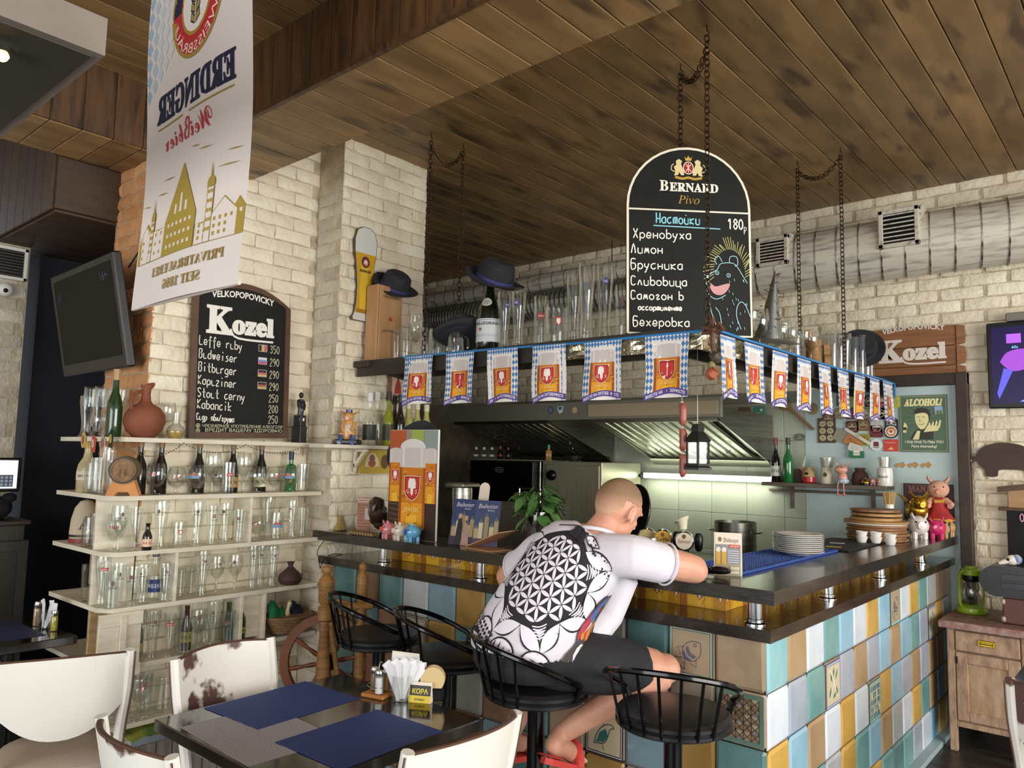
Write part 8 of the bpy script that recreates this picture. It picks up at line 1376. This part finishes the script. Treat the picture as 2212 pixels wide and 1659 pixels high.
for s in (-1, 1):
    b.ell(hp(.06, s*.03, -.02), .024, .022, .02, 10, T=MH); b.ell(hp(.078, s*.03, .025), .014, .024, .007, 10, T=MH)
    pts = [hp(.0+.0*k+.017*math.cos(t)-.006, s*(.078+.007*(1-math.cos(t))*.5+.004), -.006+.032*math.sin(t)) for k, t in enumerate([-1.4, -.7, 0, .7, 1.4, 2.1, 2.8, 3.5, 4.1])]; b.tube(pts, .0062, 8); b.ell(hp(-.004, s*.078, -.004), .013, .006, .022, 10, T=MH)
limb(b, [shR, shR.lerp(elR, .5)+V3(0, 0, .004), elR, elR.lerp(wrR, .4), wrR], [.066, .062, .054, .05, .03])
limb(b, [shL, shL.lerp(elL, .5), elL, elL.lerp(wrL, .5), wrL], [.062, .055, .047, .042, .029])
b.ell(elR+V3(.01, -.01, -.004), .05, .05, .048, 14)
def hand(b, w, d, up, s, curl):
    d = d.normalized(); sd = d.cross(up).normalized()*s; up = sd.cross(d)*s
    c = w+d*.045; M = Matrix((d, sd, up)).transposed().to_4x4(); b.ell(w+d*.012, .03, .027, .02, 12, T=M); b.ell(c, .05, .04, .017, 16, T=M)
    for k, (L_, o) in enumerate(((.072, -.029), (.08, -.0095), (.074, .0105), (.058, .03))):
        p0 = w+d*.07+sd*o; P = [p0]; a = .15
        for seg in (.42, .32, .26): a += curl; P.append(P[-1]+(d*math.cos(a)-up*math.sin(a)+sd*o*1.2)*seg*L_)
        b.tube(P, [.0095, .009, .0085, .007], 8); b.ell(P[-1], .007, n=8)
    p0 = w+d*.025-sd*.03; P = [p0, p0+(d*.6-sd*.75-up*.2)*.035, p0+(d*.9-sd*.75-up*.5)*.06, p0+(d*1.1-sd*.5-up*.7)*.075]; b.tube(P, [.014, .012, .0105, .008], 8); b.ell(P[-1], .008, n=8)
hand(b, wrR, V3(-.8, .45, .0), V3(0, .15, 1), 1, .35); hand(b, wrL, V3(.85, .5, 0), V3(0, .1, 1), -1, .3)
limb(b, [hipR, hipR.lerp(knR, .5)+V3(0, 0, .01), knR, knR.lerp(anR, .3)+V3(.012, -.012, -.008), knR.lerp(anR, .65), anR], [.1, .088, .062, .062, .05, .036]); b.ell(knR+V3(.01, .02, .005), .062, .058, .058, 14)
limb(b, [hipL, hipL.lerp(knL, .5), knL, knL.lerp(anL, .3)+V3(0, -.015, 0), knL.lerp(anL, .65), anL], [.1, .088, .062, .06, .049, .036])
FT = []
for an, dr in ((anR, V3(-.12, .9, -.38)), (anL, V3(-.18, .95, -.2))):
    dr = dr.normalized(); sd = dr.cross(V3(0, 0, 1)).normalized(); up = sd.cross(dr); heel = an-up*.05-dr*.035; FT.append((heel, dr, sd, up))
    limb(b, [an, heel+up*.012], [.037, .034], k=2); limb(b, [heel+up*.005, heel+dr*.09+up*.008, heel+dr*.17-up*.006, heel+dr*.2-up*.01], [.034, .036, .033, .024]); 
    for k in range(5): b.tube([heel+dr*.19+sd*(-.032+k*.016)-up*.012, heel+dr*(.235-.006*abs(k-1))+sd*(-.036+k*.018)-up*.018], [.013, .01], 8); b.ell(heel+dr*(.235-.006*abs(k-1))+sd*(-.036+k*.018)-up*.018, .0105, n=8)
    for s in (-1, 1): b.ell(an+sd*s*.03+up*.002, .013, n=10)
bd_ = solid(b, 'body', SKIN, man, .0058, 3)
# short hair: clipped crown and shaved fade as thin skins lifted off the head
hv = {'crown_hair': [], 'faded_hair': []}; me = bd_.data; cos_ = [v.co.copy() for v in me.vertices]; nos = [v.normal.copy() for v in me.vertices]
def hl(p):
    d = p-H; f, r, u = d.dot(F), d.dot(Rr), d.dot(U); 
    if d.length > .15: return 0
    top = u-(.052+.25*max(0, f)+.12*max(0, -f)*-1); fade = u-(.022+(.55*f if f > 0 else .85*f)); 
    if f > .085 or (abs(r) > .066 and -.04 < f < .03 and u < .035): return 0
    return 2 if top > 0 else 1 if fade > 0 else 0
cls = [hl(c) for c in cos_]
fs = [tuple(p.vertices) for p in me.polygons if all(cls[v] >= 1 for v in p.vertices)]; used = sorted({v for f in fs for v in f}); ix = {v: i for i, v in enumerate(used)}
def hk(p): d = p-H; return min(1, max(0, (d.dot(U)-(.0+.5*max(0, d.dot(F))+.35*min(0, d.dot(F))))/.075))
bb = MB().add([cos_[v]+nos[v]*(.0008+.0035*hk(cos_[v])) for v in used], [tuple(ix[v] for v in f) for f in fs]); ho = bb.build('hair', print_mat('short_hair', .75), man, smooth=80)
ca = ho.data.color_attributes.new('Col', 'FLOAT_COLOR', 'POINT'); c0_, c1_ = lin(0xcf9f86), lin(0x86694e); r_ = random.Random(3)
for i, v in enumerate(used): t = hk(cos_[v])**.8; t = min(1, max(0, t+r_.uniform(-.06, .06))); ca.data[i].color = (*[c0_[q]*(1-t)+c1_[q]*t for q in range(3)], 1)
SHW = mat('white_shirt_cloth', 0xe3dfe8, .85, 0, 0xd8d3de, 5, bump=.12, bs=14)
b = MB()
rg = []
for i, (g, dz) in enumerate(((.03, 0), (.032, 0), (.024, 0), (.016, 0), (.012, 0), (.012, 0), (.014, 0), (.014, -.012))):
    c, ru, rv = SP[i]; d = (SP[min(i+1, 7)][0]-SP[max(i-1, 0)][0]).normalized(); v = (FWD-d*FWD.dot(d)).normalized(); u = (RGT-d*RGT.dot(d)).normalized(); rg.append((c+V3(0, 0, dz)+(V3(0, 0, .075)+RGT*.0 if i == 0 else V3(0, 0, 0)), u, ru+g, v, rv+g))
loft(b, rg, 32)
limb(b, [q_(-.50, -.33, 1.285), shR+V3(.0, 0, .003), shR.lerp(elR, .25), shR.lerp(elR, .42)], [.085, .082, .078, .078]); limb(b, [q_(-.70, -.34, 1.275), shL, shL.lerp(elL, .35), shL.lerp(elL, .6)], [.085, .08, .076, .078])
for i in range(5): p = q_(-.56+.05*i, -.26+.02*i, 1.24-.05*abs(i-2)*.3); 
b.tube([q_(-.47, -.20, 1.20), q_(-.55, -.22, 1.05), q_(-.62, -.28, .95)], [.05, .07, .08], 12)
sh = solid(b, 'shirt', SHW, man, .0085, 5)
b = MB(); nk = hp(-.03, 0, -.075)
pc_ = [(q_(-.56, -.296, 1.362)+RGT*.079*math.cos(2*PI*k/24)+V3(-.15, .9, -.35).normalized()*.07*math.sin(2*PI*k/24)) for k in range(24)]; b.tube(pc_, .008, 8, closed=True).build('collar', SHW, man)
for (p0, p1) in ((shR, elR), (shL, elL)):
    c = p0.lerp(p1, .53 if p0 is shR else .61); u, v, w_ = frame(p1-p0); MB().tube([c+u*.079*math.cos(2*PI*k/24)+v*.079*math.sin(2*PI*k/24) for k in range(24)], .004, 6, closed=True).build('sleeve_hem', SHW, man)
# printed back: flower-of-life disc, leaf star, dots and fans, laid on the cloth
bv = BVHTree.FromObject(sh, bpy.context.evaluated_depsgraph_get()) if 0 else BVHTree.FromPolygons([v.co for v in sh.data.vertices], [tuple(p.vertices) for p in sh.data.polygons])
VU = (SP[6][0]-SP[2][0]).normalized(); BU = RGT.copy(); BU = (BU-VU*BU.dot(VU)).normalized(); BW = VU.cross(BU)*-1
if BW.dot(FWD) > 0: BW = -BW
OC = q_(-.66, -.36, 1.175)
def onback(u, v, l):
    # wrap round the torso: direction turns with u
    a = u/.24; o = OC+VU*v; dr = BU*math.sin(a)+BW*math.cos(a); st = o+dr*.6; h_ = bv.ray_cast(st, -dr, .75)
    if h_[0] is None: h_ = bv.find_nearest(o+dr*.2)
    return h_[0]+dr*(.0012+l)
BK = 0x26232a; WH = 0xe8e2ee
d = Dec(); d.poly(arc(0, 0, .182, .158, 0, 355, 60), BK)
rl = .047; A1 = Vector((rl, 0)); A2 = Vector((rl/2, rl*.866)); pet = []
inn = lambda p: (p[0]/.155)**2+(p[1]/.134)**2 < 1
for i in range(-6, 7):
    for j in range(-6, 7):
        p = A1*i+A2*j
        for dv in (A1, A2, A2-A1):
            q = p+dv; m_ = (p+q)/2
            if inn(m_): n_ = Vector((-dv.y, dv.x)).normalized(); pt = [p.lerp(q, .04)]; pt += [p.lerp(q, t)+n_*.0058*math.sin(PI*t)**.8*(rl/.047) for t in (.2, .35, .5, .65, .8)]; pt += [p.lerp(q, .96)]; pt += [p.lerp(q, t)-n_*.0058*math.sin(PI*t)**.8 for t in (.8, .65, .5, .35, .2)]; pet.append([tuple(x) for x in pt])
d.many(pet, WH)
def leafp(p, q, w): p, q = Vector(p), Vector(q); n_ = Vector((-(q-p).y, (q-p).x)).normalized(); return [tuple(p.lerp(q, t)+n_*w*math.sin(PI*t)) for t in [k/8 for k in range(9)]]+[tuple(p.lerp(q, t)-n_*w*math.sin(PI*t)) for t in [k/8 for k in range(7, 0, -1)]]
RX, RY = .178, .155; tips = []
for k in range(8):
    a = R(k*45+10); a2 = R(k*45+32.5); a3 = R(k*45+55); p0 = (RX*.98*math.cos(a), RY*.98*math.sin(a)); pt = (RX*1.42*math.cos(a2), RY*1.42*math.sin(a2)); p1 = (RX*.98*math.cos(a3), RY*.98*math.sin(a3))
    if -30 < (k*45+32.5) % 360 < 150 and pt[1] > .17: continue
    for e in (p0, p1): d.poly(leafp(e, pt, .027), BK); d.poly(leafp(e, pt, .021), WH)
    for r_ in range(4): m_ = (.5*(p0[0]+p1[0])*(1.05+.05*r_), .5*(p0[1]+p1[1])*(1.05+.05*r_)); 
    c = Vector(((p0[0]+p1[0])/2, (p0[1]+p1[1])/2)); o_ = (Vector(pt)-c)
    for r_ in range(5): t = .1+.1*r_; w_ = .026*(1-t); n_ = Vector((-o_.y, o_.x)).normalized(); cc = c+o_*t; d.line(smooth_line([tuple(cc+n_*w_-o_*.06), tuple(cc), tuple(cc-n_*w_-o_*.06)]), .0035, WH)
r_ = random.Random(11)
for (cx, cy, rr) in ((-.1, -.235, .05), (.02, -.25, .055), (.14, -.22, .05)):
    d.poly(arc(cx, cy, rr, rr*.8, 0, 350, 30), BK); d.poly(arc(cx, cy, rr*.9, rr*.7, 0, 350, 30), WH); [d.line(arc(cx, cy+.01, rr*t, rr*t*.75, 200, 340, 12), .0016, 0x6a6670) for t in (.2, .32, .44, .56, .68, .8)]
for i in range(11):
    for j in range(4): d.ell(-.215+i*.017+r_.uniform(-.002, .002), -.2-.016*j-.003*i, .006, .0055, BK, 8)
for i in range(8): x = -.02+i*.021; d.poly([(x, -.262), (x+.016, -.262), (x+.003, -.225+.005*(i % 2))], BK)
d.poly(smooth_line([(-.2, -.27), (-.14, -.245), (-.06, -.275), (.02, -.268), (.1, -.275), (.02, -.29), (-.08, -.29), (-.2, -.27)]), BK); d.poly(smooth_line([(-.15, -.262), (-.1, -.258), (-.05, -.275), (-.11, -.278), (-.15, -.262)]), WH)
for c, pts in ((0xc23a48, [(.235, .02), (.27, .045), (.31, .03), (.28, .0)]), (0xc8443e, [(.225, -.03), (.25, -.07), (.24, -.12), (.22, -.08)]), (0xd08a34, [(.21, -.2), (.26, -.12), (.27, -.17), (.225, -.25)]), (0xc8b83c, [(.2, -.17), (.225, -.15), (.22, -.19)]), (0x4a6fb8, [(.235, -.1), (.25, -.13), (.235, -.16), (.225, -.13)]), (0x55504a, [(.27, -.02), (.33, .02), (.31, -.1), (.275, -.2), (.26, -.12)]), (0xc86a30, [(.18, -.26), (.23, -.245), (.2, -.28)]), (0x7f7a3c, [(.25, -.06), (.27, -.1), (.26, -.15), (.245, -.11)])): d.poly(smooth_line(pts+[pts[0]]), BK); d.poly(smooth_line([(x*.995+.001, y*.99) for x, y in pts]+[(pts[0][0]*.995+.001, pts[0][1]*.99)]), c)
r_ = random.Random(8); d.poly(smooth_line([(.215, -.26), (.2, -.17), (.235, -.1), (.225, -.02), (.25, .04), (.3, .05), (.34, 0), (.34, -.14), (.31, -.26), (.215, -.26)]), 0x4c4846)
for k in range(34):
    x, y = r_.uniform(.235, .325), r_.uniform(-.24, .03); w_, h_ = r_.uniform(.008, .02), r_.uniform(.012, .035); a = r_.uniform(-.6, .6); d.poly([(x+w_*math.cos(t)*math.cos(a)-h_*math.sin(t)*math.sin(a), y+w_*math.cos(t)*math.sin(a)+h_*math.sin(t)*math.cos(a)) for t in [q*.7 for q in range(9)]], r_.choice((0xc23a48, 0xd08a34, 0xc8b83c, 0x4a6fb8, 0xe8e2ee, 0x7f7a3c, 0xc86a30, 0x2a282c, 0xb84a58, 0x86806a)))
d.line(smooth_line([(-.13, .145), (-.05, .175), (.05, .175), (.14, .13)]), .006, BK); d.poly(leafp((-.05, .165), (.0, .2), .012), BK); d.poly(leafp((.06, .165), (.14, .155), .016), BK); d.poly(leafp((.065, .165), (.135, .156), .011), WH)
[d.line(arc(.0, .185, .02+.008*k, .012+.006*k, 10, 170, 8), .0025, BK) for k in range(4)]
d.v = [(x*1.34, y*1.3 if y < 0 else y*1.22, l) for x, y, l in d.v]
d.build('shirt_print', onback, man, print_mat('shirt_print', .85), eps=.00009, cut=(.01, .01), cap=.012)
SHB = mat('black_shorts_cloth', 0x1d1d20, .85, 0, 0x29292d, 5, bump=.3, bs=16); b = MB()
loft(b, [(SP[0][0]+V3(0, 0, -.025), RGT, .19, FWD, .16), (SP[0][0]+V3(0, 0, .02), RGT, .222, FWD, .19), (SP[1][0], RGT, .222, FWD, .18), (SP[1][0]+V3(0, 0, .05), RGT, .2, FWD, .16)], 28)
limb(b, [hipR+V3(0, 0, .0), hipR.lerp(knR, .35), hipR.lerp(knR, .72)], [.125, .115, .1]); limb(b, [hipL, hipL.lerp(knL, .35), hipL.lerp(knL, .72)], [.125, .115, .1])
solid(b, 'shorts', SHB, man, .009, 4)
RED = mat('coral_red_rubber', 0xd2443f, .5)
for heel, dr, sd, up in FT:
    P = [heel+sd*w*.045*f-up*.038+dr*t for t, f, w in ((-.03, .6, -1), (.06, .85, -1), (.16, 1.05, -1), (.22, .9, -1), (.255, .3, -1), (.255, .3, 1), (.22, .9, 1), (.16, 1.05, 1), (.06, .85, 1), (-.03, .6, 1), (-.045, 0, 1))]; n = len(P)
    sl_ = MB().add(P+[p-up*.022 for p in P], [tuple(range(n)), tuple(reversed(range(n, 2*n)))]+[(i, i+n, (i+1) % n+n, (i+1) % n) for i in range(n)]); sl_.build('sandal_sole', RED, man)
    MB().tube([heel+dr*.14+sd*.05*math.cos(a)+up*(-.042+.075*math.sin(a)) for a in [R(10*k) for k in range(19)]], .02, 8, flat=.2).build('sandal_strap', RED, man)
    MB().tube([heel+dr*(-.01)+sd*.042*math.cos(a)+up*(-.03)+dr*-.035*math.sin(a) for a in [R(15*k) for k in range(13)]], .012, 8, flat=.35).build('sandal_rim', RED, man)
gk = glass('mug', (-.56, .12, 1.1875), 'clear glass mug in front of the man on the ledge', 'glassware on the ledge', 1.0, None, w_=.9)
